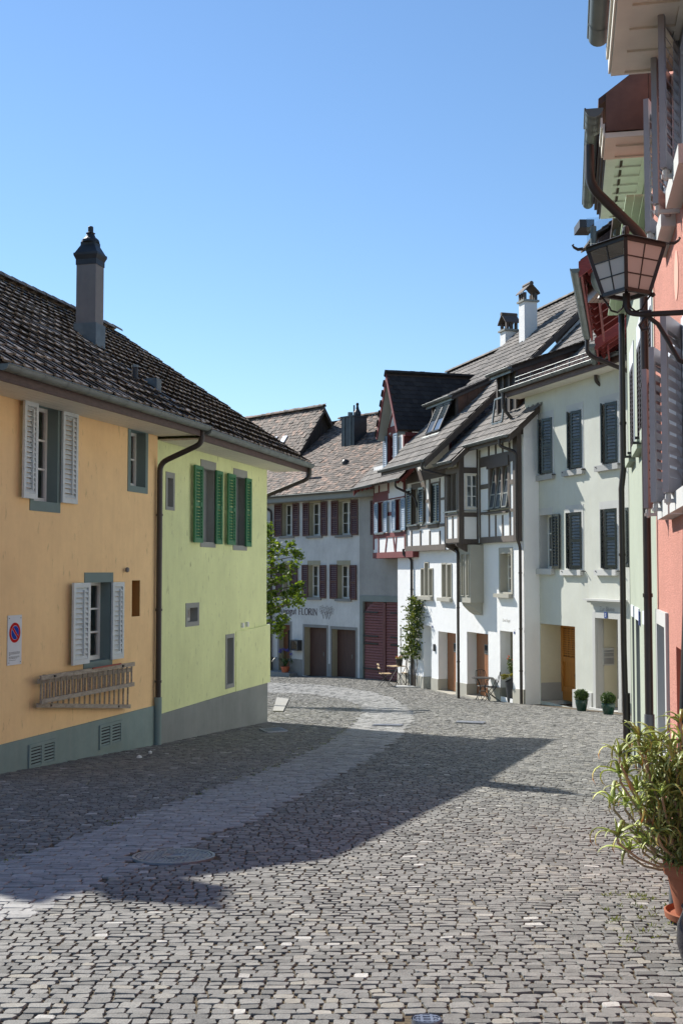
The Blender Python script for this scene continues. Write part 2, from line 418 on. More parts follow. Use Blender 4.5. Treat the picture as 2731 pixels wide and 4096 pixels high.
def point_in(poly, x, y):
    c = False; n = len(poly); j = n - 1
    for i in range(n):
        xi, yi = poly[i]; xj, yj = poly[j]
        if (yi > y) != (yj > y) and x < (xj - xi) * (y - yi) / (yj - yi) + xi: c = not c
        j = i
    return c
def tile_roof(house, E0, u, v, L, W, tw, ex, tm, mats, name='roof', basemat=None, poly=None, stagger=False, jit=.006, maxn=300, thick=.06, base=True, yaw=.012, roof=None):
    """a roof plane: base slab (the roof part) + tiles. E0 eave start, u along eave, v up the slope"""
    E0 = Vector(E0); u = Vector(u).normalized(); v = Vector(v).normalized(); n = u.cross(v)
    flip = n.z < 0
    if flip: E0 = E0 + u * L; u = -u; n = -n
    P2 = poly or [(0, 0), (L, 0), (L, W), (0, W)]
    if flip: P2 = [(L - a, b) for a, b in P2]
    if roof is None:
        mb = MB(); mb.prism([E0 + u * a + v * b - n * .01 for a, b in P2], -n * thick)
        roof = mb.build(name, basemat or M['wood_dark'], house)
    tv, tf = tm
    nr = int(W / ex) + 1; nc = int(L / tw) + 2; items = []
    R0 = np.array([list(u), list(v), list(n)]).T
    for j in range(nr):
        for i in range(nc):
            a = (i + (.5 if (stagger and j % 2) else 0)) * tw + tw / 2; b = j * ex
            if a > L + tw * .3: continue
            if poly is not None:
                if not point_in(P2, min(max(a, .01), L - .01), b + ex * .5): continue
            elif b + ex * .6 > W + .05: continue
            a += random.gauss(0, jit * .5); b += random.gauss(0, jit)
            items.append((a, b, random.gauss(0, yaw), random.gauss(0, yaw * 1.2), abs(random.gauss(0, jit * .6))))
    scored = []
    E = np.array(list(E0))
    for k, (a, b, yw, tl, up) in enumerate(items):
        p = E0 + u * a + v * (b + ex / 2); X, Y = project(p); vis = (n.dot(CAM - p) > 0) and -20 < X < 2750 and -20 < Y < 4110
        scored.append((0 if vis else 1, (p - CAM).length, k))
    scored.sort(); ind = set(k for f, dd, k in scored[:maxn] if f == 0)
    vs = []; fs = []; cs = []; base_i = 0
    me = None
    if ind:
        me = bpy.data.meshes.new('tile'); me.from_pydata([tuple(q) for q in tv], [], tf); me.materials.append(mats[1])
    for k, (a, b, yw, tl, up) in enumerate(items):
        c, s_ = math.cos(yw), math.sin(yw)
        rz = np.array([[c, -s_, 0], [s_, c, 0], [0, 0, 1]]); c2, s2 = math.cos(tl), math.sin(tl)
        rx = np.array([[c2, 0, s2], [0, 1, 0], [-s2, 0, c2]])
        Rm = R0 @ rz @ rx; t = E + np.array(list(u)) * a + np.array(list(v)) * b + np.array(list(n)) * up
        if k in ind:
            o = bpy.data.objects.new('tile', me); COL.objects.link(o); o.parent = roof
            mw = Matrix.Identity(4)
            for r_ in range(3):
                for c_ in range(3): mw[r_][c_] = Rm[r_, c_]
                mw[r_][3] = t[r_]
            o.matrix_basis = mw
        else:
            vs.append(tv @ Rm.T + t); fs.append(base_i); cs.append(random.random()); base_i += len(tv)
    if vs:
        V = np.concatenate(vs); ntv = len(tv)
        tfa = np.array([f if len(f) == 4 else f + (f[-1],) for f in tf])
        Q = (np.array(fs)[:, None, None] + tfa[None]).reshape(-1, 4)
        col = np.repeat(np.array(cs), ntv)[:, None].repeat(3, 1)
        np_mesh('tile_field', V, Q, mats[0], roof, color=col, kind='stuff')
    return roof
def ridge_tiles(roof, a, b, mat, r=.11, step=.36, lift=.04):
    a, b = Vector(a), Vector(b); d = b - a; L = d.length; d = d / L; n = max(1, int(L / step)); side = d.cross(Vector((0, 0, 1))).normalized(); up = side.cross(d)
    for i in range(n):
        p = a + d * (i * L / n); q = a + d * (min(i + 1.12, n) * L / n); vs = []
        for pt, rr in ((p, r * 1.08), (q, r * .94)):
            for k in range(6):
                an = math.pi * k / 5; vs.append(pt + side * (rr * math.cos(an)) + up * (rr * .8 * math.sin(an) + lift))
        MB().add(vs, [(k, k + 1, k + 7, k + 6) for k in range(5)] + [tuple(range(6))]).build('ridge_tile', mat, roof, smooth=False)
def gutter(house, a, b, mat, r=.075, out=None, clips=True, n=7):
    """half-round gutter hanging from a to b (top edge line)"""
    a, b = Vector(a), Vector(b); d = (b - a); L = d.length; d = d / L; side = Vector(out); side = (side - d * side.dot(d)).normalized(); up = Vector((0, 0, 1))
    def ring(p, rr): return [p + side * (rr * math.cos(math.pi * k / n)) - up * (rr * math.sin(math.pi * k / n)) for k in range(n + 1)]
    mb = MB(); o0, o1 = ring(a, r), ring(b, r); i0, i1 = ring(a, r * .93), ring(b, r * .93)
    m = n + 1
    mb.add(o0 + o1, [(k, k + 1, m + k + 1, m + k) for k in range(n)]); mb.add(i0 + i1, [(k + 1, k, m + k, m + k + 1) for k in range(n)])
    mb.add(o0, [tuple(range(m))]); mb.add(o1, [tuple(range(m))])
    mb.tube([a + side * r, b + side * r], r * .12, 6); 
    if clips:
        k = max(2, int(L / .6))
        for i in range(k + 1):
            p = a + d * (L * (i + .5) / (k + 1)); q = [x for x in ring(p, r * 1.05)]; q2 = [x + d * .02 for x in q]
            mb.add(q + q2, [(j, j + 1, m + j + 1, m + j) for j in range(n)])
    return mb.build('gutter', mat, house, smooth=True)
def pipe(house, path, mat, r=.045, n=10, clamps=(), name='downpipe'):
    mb = MB(); mb.tube(path, r, n)
    for z in clamps:
        for p, q in zip(path[:-1], path[1:]):
            p, q = Vector(p), Vector(q)
            if min(p.z, q.z) < z < max(p.z, q.z):
                t = (z - p.z) / (q.z - p.z); c = p.lerp(q, t); mb.tube([c - Vector((0, 0, .02)), c + Vector((0, 0, .02))], r * 1.22, n)
    return mb.build(name, mat, house, smooth=True)
def smooth_path(pts, k=5):
    P = [Vector(p) for p in pts]; out = [P[0]]
    for i in range(1, len(P) - 1):
        a, b, c = P[i - 1], P[i], P[i + 1]; r = min(.14, (b - a).length * .45, (c - b).length * .45)
        p0 = b + (a - b).normalized() * r; p1 = b + (c - b).normalized() * r
        for j in range(k + 1):
            t = j / k; out.append(p0 * (1 - t) ** 2 + b * 2 * t * (1 - t) + p1 * t * t)
    out.append(P[-1]); return out
def leaf_cloud(name, centres, size, mat, parent, kind=None, seed=1, droop=.3, tintf=None, squash=.55):
    """many small leaf-shaped faces (two bent triangles pairs each)"""
    r = np.random.default_rng(seed); n = len(centres); C = np.asarray(centres, float)
    d = r.normal(size=(n, 3)); d[:, 2] = d[:, 2] * .6 - droop; d /= np.linalg.norm(d, axis=1)[:, None]
    w = np.cross(d, r.normal(size=(n, 3))); w /= np.linalg.norm(w, axis=1)[:, None]; nn = np.cross(d, w)
    s = size * r.uniform(.6, 1.3, n)[:, None]
    v0 = C; v1 = C + d * s * .5 + w * s * squash * .5 + nn * s * .08; v2 = C + d * s; v3 = C + d * s * .5 - w * s * squash * .5 + nn * s * .08
    V = np.stack([v0, v1, v2, v3], 1).reshape(-1, 3); Q = np.arange(n * 4).reshape(-1, 4)
    t = r.random(n) if tintf is None else tintf(C, r)
    return np_mesh(name, V, Q, mat, parent, color=np.repeat(t, 4)[:, None].repeat(3, 1), kind=kind)
def text_obj(body, F, u, z, h, mat, parent, d=.004, cw=1.0, name='lettering', align='LEFT'):
    cu = bpy.data.curves.new('t', 'FONT'); cu.body = body; cu.size = h * 1.4; cu.align_x = align; cu.extrude = .0; cu.resolution_u = 3
    to = bpy.data.objects.new('t', cu); COL.objects.link(to)
    dg = bpy.context.evaluated_depsgraph_get(); dg.update(); me = bpy.data.meshes.new_from_object(to.evaluated_get(dg)); bpy.data.objects.remove(to)
    n = len(me.vertices); co = np.zeros(n * 3); me.vertices.foreach_get('co', co); co = co.reshape(-1, 3)
    base = np.array(list(F.P(u, z, d))); U = np.array(list(F.u)); co2 = base + co[:, :1] * cw * U + co[:, 1:2] * np.array([0, 0, 1.0])
    me.vertices.foreach_set('co', co2.astype(np.float32).ravel()); me.update(); me.materials.clear(); me.materials.append(mat); me.name = name
    return link(name, me, parent)

# ------------------------------------------------------------------ wall planes (plan positions in metres)
F_or = Fac((-4.45, 15.0), (.296, 1.0))                     # orange house
G0 = (-3.125, 19.48)                                        # corner orange / green
F_gr = Fac(G0, (.255, 1.0))                                 # green house
F_wi = Fac((.58, 46.8), (.666, -.746))                      # winery at the bend
F_w = Fac((5.13, 33.3), (.289, -.957))                      # white half-timbered house
F_be = Fac((5.49, 33.7), (.311, -.950))                     # beige house
F_lg = Fac((.922 + .197 * 17.4, 17.4), (-.197, -1.0))       # light green house
F_pk = Fac((3.286, 12.0), (-.195, -1.0))                    # pink house
def left_x(Y): return np.where(Y < 14.0, -.36 * Y - .8, np.where(Y < 19.48, -4.45 + .296 * (Y - 15), np.where(Y < 25.4, -3.125 + .255 * (Y - 19.48), -.10 * Y - 1.5)))
def right_x(Y):
    a = np.where(Y < 12, 3.286 + .195 * (Y - 12), np.where(Y < 17.4, .922 + .197 * Y, .2498 * Y + .8))
    return np.minimum(np.minimum(a, (15.70 - .311 * Y) / .95), np.minimum((14.60 - .289 * Y) / .957, (31.62 - .666 * Y) / .746))

# ------------------------------------------------------------------ the street
M['soil'] = None
m, nt, b, o = nodes_of('joint_soil'); M['soil'] = m
t = noise(nt, 3.0, 6, .7); t2 = noise(nt, 60, 4)
base = mixc(nt, (.085, .062, .036), (.13, .092, .042), ramp(nt, t.outputs[0], .42, .62).outputs[0])
nt.links.new(mixc(nt, base, (.04, .034, .024), ramp(nt, t2.outputs[0], .4, .7).outputs[0]), b.inputs['Base Color']); b.inputs['Roughness'].default_value = .95
bump(nt, t2.outputs[0], b, .8, .01)
cob_cols = [(0, (.13, .128, .118)), (.2, (.172, .169, .155)), (.6, (.212, .208, .192)), (.9, (.25, .243, .22)), (.982, (.285, .266, .22)), (.992, (.39, .38, .35)), (1.0, (.48, .47, .43))]
M['cobble_j'] = mat_ramp('granite_setts', cob_cols, .78, True, bmp=.9, nscale=30, spec=.35, moss=(.14, .125, .085), mossamt=.35, lo=.55, hi=.75, bdist=.005)
M['cobble_o'] = mat_ramp('granite_sett', cob_cols, .78, False, bmp=.9, nscale=30, spec=.35, bdist=.005)
lane_cols = [(0, (.245, .244, .235)), (.5, (.29, .288, .276)), (.9, (.335, .33, .315)), (1.0, (.375, .37, .35))]
M['lane_j'] = mat_ramp('dressed_pavers', lane_cols, .75, True, bmp=.5, nscale=20, spec=.35)
street = None
gx = np.concatenate([np.array([-900, -300, -120, -60]), np.linspace(-30, 30, 61), np.array([60, 120, 300, 900])])
gy = np.concatenate([np.array([-300, -100, -30]), np.linspace(-10, 62, 73), np.array([70, 90, 150, 400, 1500])])
GX, GY = np.meshgrid(gx, gy); GZ = ground_h(GX, GY) - .004
V = np.stack([GX, GY, GZ], -1).reshape(-1, 3); nx_, ny_ = len(gx), len(gy)
ii = (np.arange(ny_ - 1)[:, None] * nx_ + np.arange(nx_ - 1)[None]).ravel()
street = np_mesh('street', V, np.stack([ii, ii + 1, ii + nx_ + 1, ii + nx_], 1), M['soil']); street['kind'] = 'structure'

def gpoly(w, pts): return [tuple(ground_px(*px(w, x, y))[:2]) for x, y in pts]
lane_l = gpoly('N', [(-900, 3780), (-400, 3600), (0, 3458), (429, 3311), (786, 3181), (1098, 3070), (1295, 2980), (1383, 2923), (1424, 2886), (1450, 2852), (1440, 2822), (1370, 2798), (1250, 2778), (1060, 2770), (940, 2768)])
lane_r = gpoly('N', [(-700, 3990), (-250, 3800), (180, 3640), (300, 3590), (500, 3490), (857, 3346), (1071, 3257), (1205, 3186), (1420, 3070), (1549, 2990), (1623, 2932), (1648, 2890), (1656, 2849), (1580, 2795), (1480, 2766), (1300, 2742), (1060, 2732), (940, 2730)])
LANE = lane_l + lane_r[::-1]
LX = np.array([p[0] for p in LANE]); LY = np.array([p[1] for p in LANE])
def in_poly(px_, py_, X, Y):
    c = np.zeros(X.shape, bool); j = len(px_) - 1
    for i in range(len(px_)):
        cond = ((py_[i] > Y) != (py_[j] > Y)) & (X < (px_[j] - px_[i]) * (Y - py_[i]) / (py_[j] - py_[i] + 1e-12) + px_[i]); c ^= cond; j = i
    return c
MAN = [(ground_px(695, 3431), .295), (ground_px(1706, 4090), .062)]            # manhole covers (centre, radius)
def setts(ymin, ymax, rowh, lens, gap, lane, amp):
    out = []; y = ymin; j = 0
    while y < ymax:
        h = rowh * RNG.uniform(.86, 1.16) * (1 if y < 26 else 1.12)
        xl = max(-.34 * y - 1.2, float(left_x(np.array(y))) - .3); xr = min(.31 * y + 1.2, float(right_x(np.array(y))) + .3)
        if xr > xl:
            n = int((xr - xl) / lens[0]) + 4
            ln = RNG.uniform(lens[0], lens[1], n); xs = xl - RNG.uniform(0, lens[1]) + np.concatenate([[0], np.cumsum(ln)])
            xa, xb = xs[:-1], xs[1:]; xm = (xa + xb) / 2
            wob = amp * (np.sin(xm * 1.3 + y * .7) + .6 * np.sin(xm * 3.1 + y * 2.3)) + .05 * xm * (0 if lane else .35)
            ym = y + h / 2 + wob
            ok = (xm > left_x(ym) + .03) & (xm < right_x(ym) - .05)
            il = in_poly(LX, LY, xm, ym); ok &= il if lane else ~il
            for c, r in MAN: ok &= (xm - c.x) ** 2 + (ym - c.y) ** 2 > (r * 1.1 + .035) ** 2
            k = ok.sum()
            if k: out.append(np.stack([xm[ok], ym[ok], (xb - xa)[ok] - gap * RNG.uniform(.7, 1.9, k) * (.4 if lane else 1), np.full(k, h) - gap * RNG.uniform(.5, 1.3, k)], 1))
        y += h; j += 1
    return np.concatenate(out)
def sett_geometry(S, detail, hgt, jit, rot):
    n = len(S); r = RNG
    if detail: q = np.array([(-.5, -.34), (-.38, -.5), (.38, -.5), (.5, -.34), (.5, .34), (.38, .5), (-.38, .5), (-.5, .34)])
    else: q = np.array([(-.5, -.5), (.5, -.5), (.5, .5), (-.5, .5)])
    k = len(q)
    o = q[None] + r.normal(0, jit, (n, k, 2)); a = r.normal(0, rot, n); c, s = np.cos(a)[:, None], np.sin(a)[:, None]
    lx, ly = o[:, :, 0] * S[:, 2:3], o[:, :, 1] * S[:, 3:4]
    up = r.normal(0, hgt * .22, n)[:, None]; tx, ty = r.normal(0, .02, n)[:, None], r.normal(0, .03, n)[:, None]
    rings = []
    for f, z in ((1.0, -.03), (.99, hgt * .5), (.945, hgt)):
        X = S[:, 0:1] + (lx * c - ly * s) * f; Y = S[:, 1:2] + (lx * s + ly * c) * f
        Z = ground_h(X, Y) + z + (up + tx * lx + ty * ly if z > 0 else 0) + (r.normal(0, hgt * .12, X.shape) if z > 0 else 0)
        rings.append(np.stack([X, Y, Z], -1))
    V = np.concatenate(rings, 1)                      # n, 3k, 3
    return V, k
def sett_faces(k):
    f = [(i, (i + 1) % k, k + (i + 1) % k, k + i) for i in range(k)] + [(k + i, k + (i + 1) % k, 2 * k + (i + 1) % k, 2 * k + i) for i in range(k)]
    if k == 4: f.append((8, 9, 10, 11))
    else: f += [(16, 17, 18, 23), (18, 19, 22, 23), (19, 20, 21, 22)]
    return f
def lay(S, name, mat, detail, hgt, jit, rot, single=0, matone=None, tbias=None):
    order = np.argsort(S[:, 1]); S = S[order]
    V, k = sett_geometry(S, detail, hgt, jit, rot); F = sett_faces(k)
    idx = np.arange(len(S))
    if single:
        vis = []
        for i in idx:
            X, Y = project((S[i, 0], S[i, 1], ground_h(S[i, 0], S[i, 1])))
            if 0 < X < 2731 and Y < 4110: vis.append(i)
            if len(vis) >= single: break
        for i in vis:
            me = bpy.data.meshes.new('sett'); me.from_pydata(V[i].tolist(), [], F); me.materials.append(matone)
            ob = bpy.data.objects.new('sett', me); COL.objects.link(ob); ob.parent = street
        idx = np.setdiff1d(idx, np.array(vis))
    V = V[idx]; n = len(idx)
    Q = (np.arange(n)[:, None, None] * (3 * k) + np.array(F)[None]).reshape(-1, 4)
    t = RNG.random(n)
    return np_mesh(name, V.reshape(-1, 3), Q, mat, street, color=np.repeat(t, 3 * k)[:, None].repeat(3, 1), kind='stuff')
S1 = setts(4.2, 50.5, .070, (.065, .125), .0085, False, .013)
lay(S1[S1[:, 1] < 15], 'setts_near', M['cobble_j'], True, .008, .04, .028, 300, M['cobble_o'])
lay(S1[S1[:, 1] >= 15], 'setts_far', M['cobble_j'], False, .008, .05, .028)
S2 = setts(4.2, 50.5, .09, (.12, .19), .004, True, .005)
lay(S2[S2[:, 1] < 15], 'pavers_near', M['lane_j'], True, .009, .010, .010)
lay(S2[S2[:, 1] >= 15], 'pavers_far', M['lane_j'], False, .009, .010, .010)

# manhole cover, valve cap, grating, pale kerb slab
M['castiron'] = mat_plain('cast_iron', (.30, .32, .37), .38, .25, 8, metal=.7, bmp=.3)
def cover(c, r, label, cat, name, rings=True):
    nrm = Vector((0, .065, 1)).normalized(); X = Vector((1, 0, 0)); Yv = nrm.cross(X)
    base = Vector((c.x, c.y, gz(c.x, c.y) + .010))
    root = thing(name, base, label, cat)
    def disc(mb, r0, r1, h0, h1, n=36):
        vs = []
        for rr, hh in ((r0, h0), (r0, h1), (r1, h1), (r1, h0)):
            for k in range(n):
                a = 2 * math.pi * k / n; vs.append(base + X * rr * math.cos(a) + Yv * rr * math.sin(a) + nrm * hh)
        return mb.add(vs, [(i * n + k, i * n + (k + 1) % n, (i + 1) * n + (k + 1) % n, (i + 1) * n + k) for i in range(3) for k in range(n)])
    disc(MB(), r + .1 * r, r + .006, -.05, .006).build('rim', M['castiron'], root)
    mb = MB(); n = 36; mb.add([base + X * r * math.cos(2 * math.pi * k / n) + Yv * r * math.sin(2 * math.pi * k / n) for k in range(n)] , [tuple(range(n))])
    disc(mb, r * .98, r * .93, -.001, .006); mb.build('lid', M['castiron'], root)
    mb = MB()
    if r > .2:
        g = int(r * .9 / .035)
        for i in range(-g, g + 1):
            for j in range(-g, g + 1):
                rr = math.hypot(i, j) * .035
                if .48 * r < rr < .9 * r: mb.obox(base + X * i * .035 + Yv * j * .035 + nrm * .003, X * .011, Yv * .011, nrm * .003)
        for rr in (.44, .34, .24): disc(mb, r * rr, r * (rr - .035), -.001, .005, 28)
        for k in range(12):
            a = 2 * math.pi * k / 12; mb.obox(base + (X * math.cos(a) + Yv * math.sin(a)) * r * .37 + nrm * .002, (X * math.cos(a) + Yv * math.sin(a)) * r * .06, (Yv * math.cos(a) - X * math.sin(a)) * .008, nrm * .003)
    else:
        for i in (-1, 1): mb.obox(base + X * i * .022 + nrm * .004, X * .006, Yv * .05, nrm * .004)
        for i in (-1, 0, 1): mb.obox(base + Yv * i * .032 + nrm * .0035, X * .05, Yv * .006, nrm * .004)
        disc(mb, r * .78, r * .7, -.001, .006, 8)
    mb.build('cast_pattern', M['castiron'], root)
cover(MAN[0][0], MAN[0][1], 'large round cast iron manhole cover in the shaded paving', 'manhole cover', 'manhole_cover')
cover(MAN[1][0], MAN[1][1], 'small round iron valve cap at the near edge of the sunlit setts', 'valve cap', 'valve_cap')
def flat_grate(w, pts, label, mat, name, cat, slats=0):
    P = [ground_px(*px(w, x, y)) for x, y in pts]
    for p in P: p.z = gz(p.x, p.y) + .018
    root = thing(name, (P[0] + P[2]) / 2, label, cat)
    if slats:
        mb = MB(); c = sum(P, Vector()) / 4
        for i in range(4): mb.bar(P[i], P[(i + 1) % 4], .05, .03)
        mb.build('frame', mat, root)
        for k in range(1, slats):
            f = k / slats; MB().bar(P[0].lerp(P[1], f), P[3].lerp(P[2], f), .022, .028).build('bar', mat, root)
    else: MB().prism([p for p in P], (0, 0, .02)).build('slab', mat, root)
flat_grate('M', [(1165, 24), (1255, 20), (1285, 33), (1195, 38)], 'iron drain grating in the shade beside the green house', M['castiron'], 'drain_grating', 'grating', 9)
flat_grate('C', [(345, 2350), (375, 2250), (462, 2262), (420, 2352)], 'pale stone slab set in the paving beyond the green house corner', mat_plaster('pale_slab', (.36, .35, .32), .06, 60, .2, .003), 'paving_slab', 'stone slab')
flat_grate('O', [(628, 356), (640, 350), (775, 354), (760, 362)], 'thin iron drain cover in the middle of the sunlit street', M['castiron'], 'drain_cover', 'drain cover')
flat_grate('O', [(225, 370), (250, 366), (380, 367), (360, 373)], 'dark iron drain cover on the pale paver lane', M['castiron'], 'drain_cover', 'drain cover')

# ------------------------------------------------------------------ orange and green houses (left, in shade)
M['orange'] = mat_plaster('apricot_render', (.97, .66, .345), .06, 110, .5, .006, streak=.2, streakcol=(.68, .44, .24), flecks=.4)
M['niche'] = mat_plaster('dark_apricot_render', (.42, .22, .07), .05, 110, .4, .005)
M['yellowgreen'] = mat_plaster('lime_green_render', (.75, .80, .42), .06, 70, .8, .008, streak=.25, streakcol=(.5, .55, .27), flecks=.7)
M['plinth_teal'] = mat_plaster('grey_teal_plinth', (.24, .315, .30), .1, 90, .3, .004, streak=.3, streakcol=(.33, .35, .32))
M['plinth_grey'] = mat_plaster('grey_plinth', (.25, .27, .26), .1, 90, .3, .004, streak=.25, streakcol=(.35, .36, .33))
M['tealstone'] = mat_plaster('teal_grey_trim', (.20, .265, .255), .06, 120, .2, .003)
M['greystone'] = mat_plaster('grey_trim', (.30, .31, .29), .06, 120, .2, .003)
M['shutter_grey'] = mat_plain('pale_blue_grey_paint', (.56, .61, .62), .5, .1, 5)
M['shutter_green'] = mat_plain('bright_green_paint', (.035, .17, .075), .45, .15, 5)
M['blindgrey'] = mat_plain('grey_roller_blind', (.23, .245, .24), .5, .08, 4)
M['cream'] = mat_plain('cream_soffit_paint', (.66, .62, .53), .6, .06, 4)
M['wood_dark'] = mat_wood('dark_brown_timber', (.06, .036, .024), .6, 0)
M['fascia'] = mat_wood('brown_fascia', (.085, .05, .042), .6, 1, .35)
tc = [(0, (.17, .138, .112)), (.4, (.235, .19, .155)), (.75, (.29, .235, .185)), (1, (.37, .295, .23))]
M['moss_j'] = mat_ramp('mossy_tiles', tc, .55, True, moss=(.13, .095, .03), bmp=1.0, nscale=22, mossamt=.6, lo=.56, hi=.68, spec=.3, bdist=.008)
M['moss_o'] = mat_ramp('mossy_tile', tc, .55, False, moss=(.13, .095, .03), bmp=1.0, nscale=22, mossamt=.6, lo=.56, hi=.68, spec=.3, bdist=.008)
up = Vector((0, 0, 1))
PIT = math.radians(34)
def left_house(F, ua, ub, za, name, label, wallm, plm, plinth_z, g_a, g_b, verge_a, verge_b, R=4.63, ov=.8):
    root = thing(name, F.P((ua + ub) / 2, gz(*F.P((ua + ub) / 2, 0)[:2])), label, 'house')
    v = (-F.n * math.cos(PIT) + up * math.sin(PIT)); ez = za + .03
    L = g_b - g_a; E0 = F.P(g_a, ez, ov + .03)
    rf = tile_roof(root, E0, F.u, v, L, (R + .03) / math.cos(PIT), .235, .335, tile_pan(.245, .42, .035, .02, .028), (M['moss_j'], M['moss_o']), jit=.009, yaw=.014, basemat=M['wood_dark'])
    zr = ez + (R + .03) * math.tan(PIT)
    ridge_tiles(rf, F.P(g_a, zr + .02, ov - R), F.P(g_b, zr + .02, ov - R), M['moss_o'], .13, .38)
    v2 = (F.n * math.cos(PIT) + up * math.sin(PIT)); back = ov - 2 * R
    MB().prism([F.P(g_a, ez, back), F.P(g_b, ez, back), F.P(g_b, zr, ov - R - .01), F.P(g_a, zr, ov - R - .01)], (0, 0, -.07)).build('roof_back', M['moss_j'], root)
    # soffit boards, fascia, gutter
    for k in range(6):
        d0 = k * (ov - .06) / 6; MB().fbox(F, g_a + .02, g_b - .02, za - .155, za - .14, d0 + .004 + .02, d0 + (ov - .06) / 6 - .003 + .02).build('soffit_board', M['cream'], root)
    MB().fbox(F, g_a + .01, g_b - .01, za - .14, za - .125, 0.0, ov - .05).build('soffit_backing', M['cream'], root)
    MB().fbox(F, g_a, g_b, za - .18, za + .0, ov - .035, ov - .005).build('fascia', M['fascia'], root)
    gutter(root, F.P(g_a, za + .0, ov + .075), F.P(g_b, za - .015, ov + .075), M['greygutter'], .08, F.n)
    for sgn, g in ((0, g_a), (1, g_b)):
        if (sgn == 0 and verge_a) or (sgn == 1 and verge_b):
            MB().prism([F.P(g, ez - .02, ov), F.P(g, zr - .02, ov - R), F.P(g, zr - .2, ov - R), F.P(g, ez - .16, ov)], F.u * (.03 if sgn else -.03)).build('verge_board', M['fascia'], root)
            MB().prism([F.P(g, ez - .02, ov - 2 * R), F.P(g, zr - .02, ov - R), F.P(g, zr - .2, ov - R), F.P(g, ez - .16, ov - 2 * R)], F.u * (.03 if sgn else -.03)).build('verge_board', M['fascia'], root)
    # other walls and gables
    dep = ov - 2 * R + .6
    a, b2, c, d = F.P(ua, 0), F.P(ub, 0), F.P(ub, 0, dep), F.P(ua, 0, dep)
    sheet_walls(root, [(d.x, d.y), (a.x, a.y)] , -4, za - .14, wallm); sheet_walls(root, [(b2.x, b2.y), (c.x, c.y), (d.x, d.y)], -4, za - .14, wallm)
    mb = MB()
    for u in (ua, ub): MB().add([F.P(u, za - .14, 0), F.P(u, za - .14, dep), F.P(u, zr - .12, ov - R)], [(0, 1, 2)]).build('gable', wallm, root)
    return root, zr
OR_A, OR_B = -.85, 4.67
z_eo = 4.10
orange, zr_o = left_house(F_or, OR_A, OR_B, z_eo, 'orange_house', 'apricot orange rendered house with pale grey shutters and mossy tiled roof', M['orange'], M['plinth_teal'], 0, -1.35, 4.74, True, False)
holes = []
w = F_or
def R(F, W, x0, y0, x1, y1, w2=None, d=0.0): return F.rect(W, x0, y0, x1, y1, d, w2)
r1 = R(F_or, 'S', 540, 285, 885, 1850)
window(orange, F_or, r1, .09, .13, .14, .16, smat=M['tealstone'], leaves=2, ny=3, curtain=.5, holes=holes)
shutter(orange, F_or, R(F_or, 'S', 372, 225, 566, 1790, d=.08), M['shutter_grey'], 17, .07, .035)
shutter(orange, F_or, R(F_or, 'S', 968, 385, 1187, 1868, d=.03), M['shutter_grey'], 17, .03, .035)
r2 = R(F_or, 'A', 682, 1135, 757, 1438)
window(orange, F_or, r2, .09, .11, .1, .16, smat=M['tealstone'], leaves=1, ny=2, holes=holes, curtain=.3)
r3 = R(F_or, 'B', 455, 432, 570, 832)
window(orange, F_or, r3, .09, .15, .09, .16, smat=M['tealstone'], leaves=2, ny=3, curtain=.5, holes=holes)
shutter(orange, F_or, R(F_or, 'B', 380, 434, 461, 853, d=.08), M['shutter_grey'], 14, .07, .035)
shutter(orange, F_or, R(F_or, 'B', 582, 430, 637, 826, d=.03), M['shutter_grey'], 14, .03, .035)
nr = R(F_or, 'B', 690, 421, 730, 607); holes.append(nr)
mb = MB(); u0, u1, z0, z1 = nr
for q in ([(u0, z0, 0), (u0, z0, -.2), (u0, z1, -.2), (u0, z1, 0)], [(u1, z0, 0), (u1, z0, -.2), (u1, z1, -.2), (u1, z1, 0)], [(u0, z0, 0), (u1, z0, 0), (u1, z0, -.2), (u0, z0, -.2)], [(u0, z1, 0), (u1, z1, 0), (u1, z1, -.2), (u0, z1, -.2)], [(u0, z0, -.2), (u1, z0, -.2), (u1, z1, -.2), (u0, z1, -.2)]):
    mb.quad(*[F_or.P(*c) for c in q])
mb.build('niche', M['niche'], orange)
PLZ = F_or.uz('B', 400, 1180)[1]
wall(orange, F_or, OR_A, OR_B, -2.5, z_eo - .14, holes, M['orange'])
wall(orange, F_or, OR_A, OR_B, -2.5, PLZ, [], M['plinth_teal'], 'plinth', .025)
MB().fbox(F_or, OR_A, OR_B, PLZ - .002, PLZ + .004, .001, .026).build('plinth_edge', M['plinth_teal'], orange)
_a, _b = F_or.P(OR_A - .02, 0, .025), F_or.P(OR_A - .02, 0, -7.8); sheet_walls(orange, [(_a.x, _a.y), (_b.x, _b.y)], -2.5, PLZ, M['plinth_teal'], 'plinth')
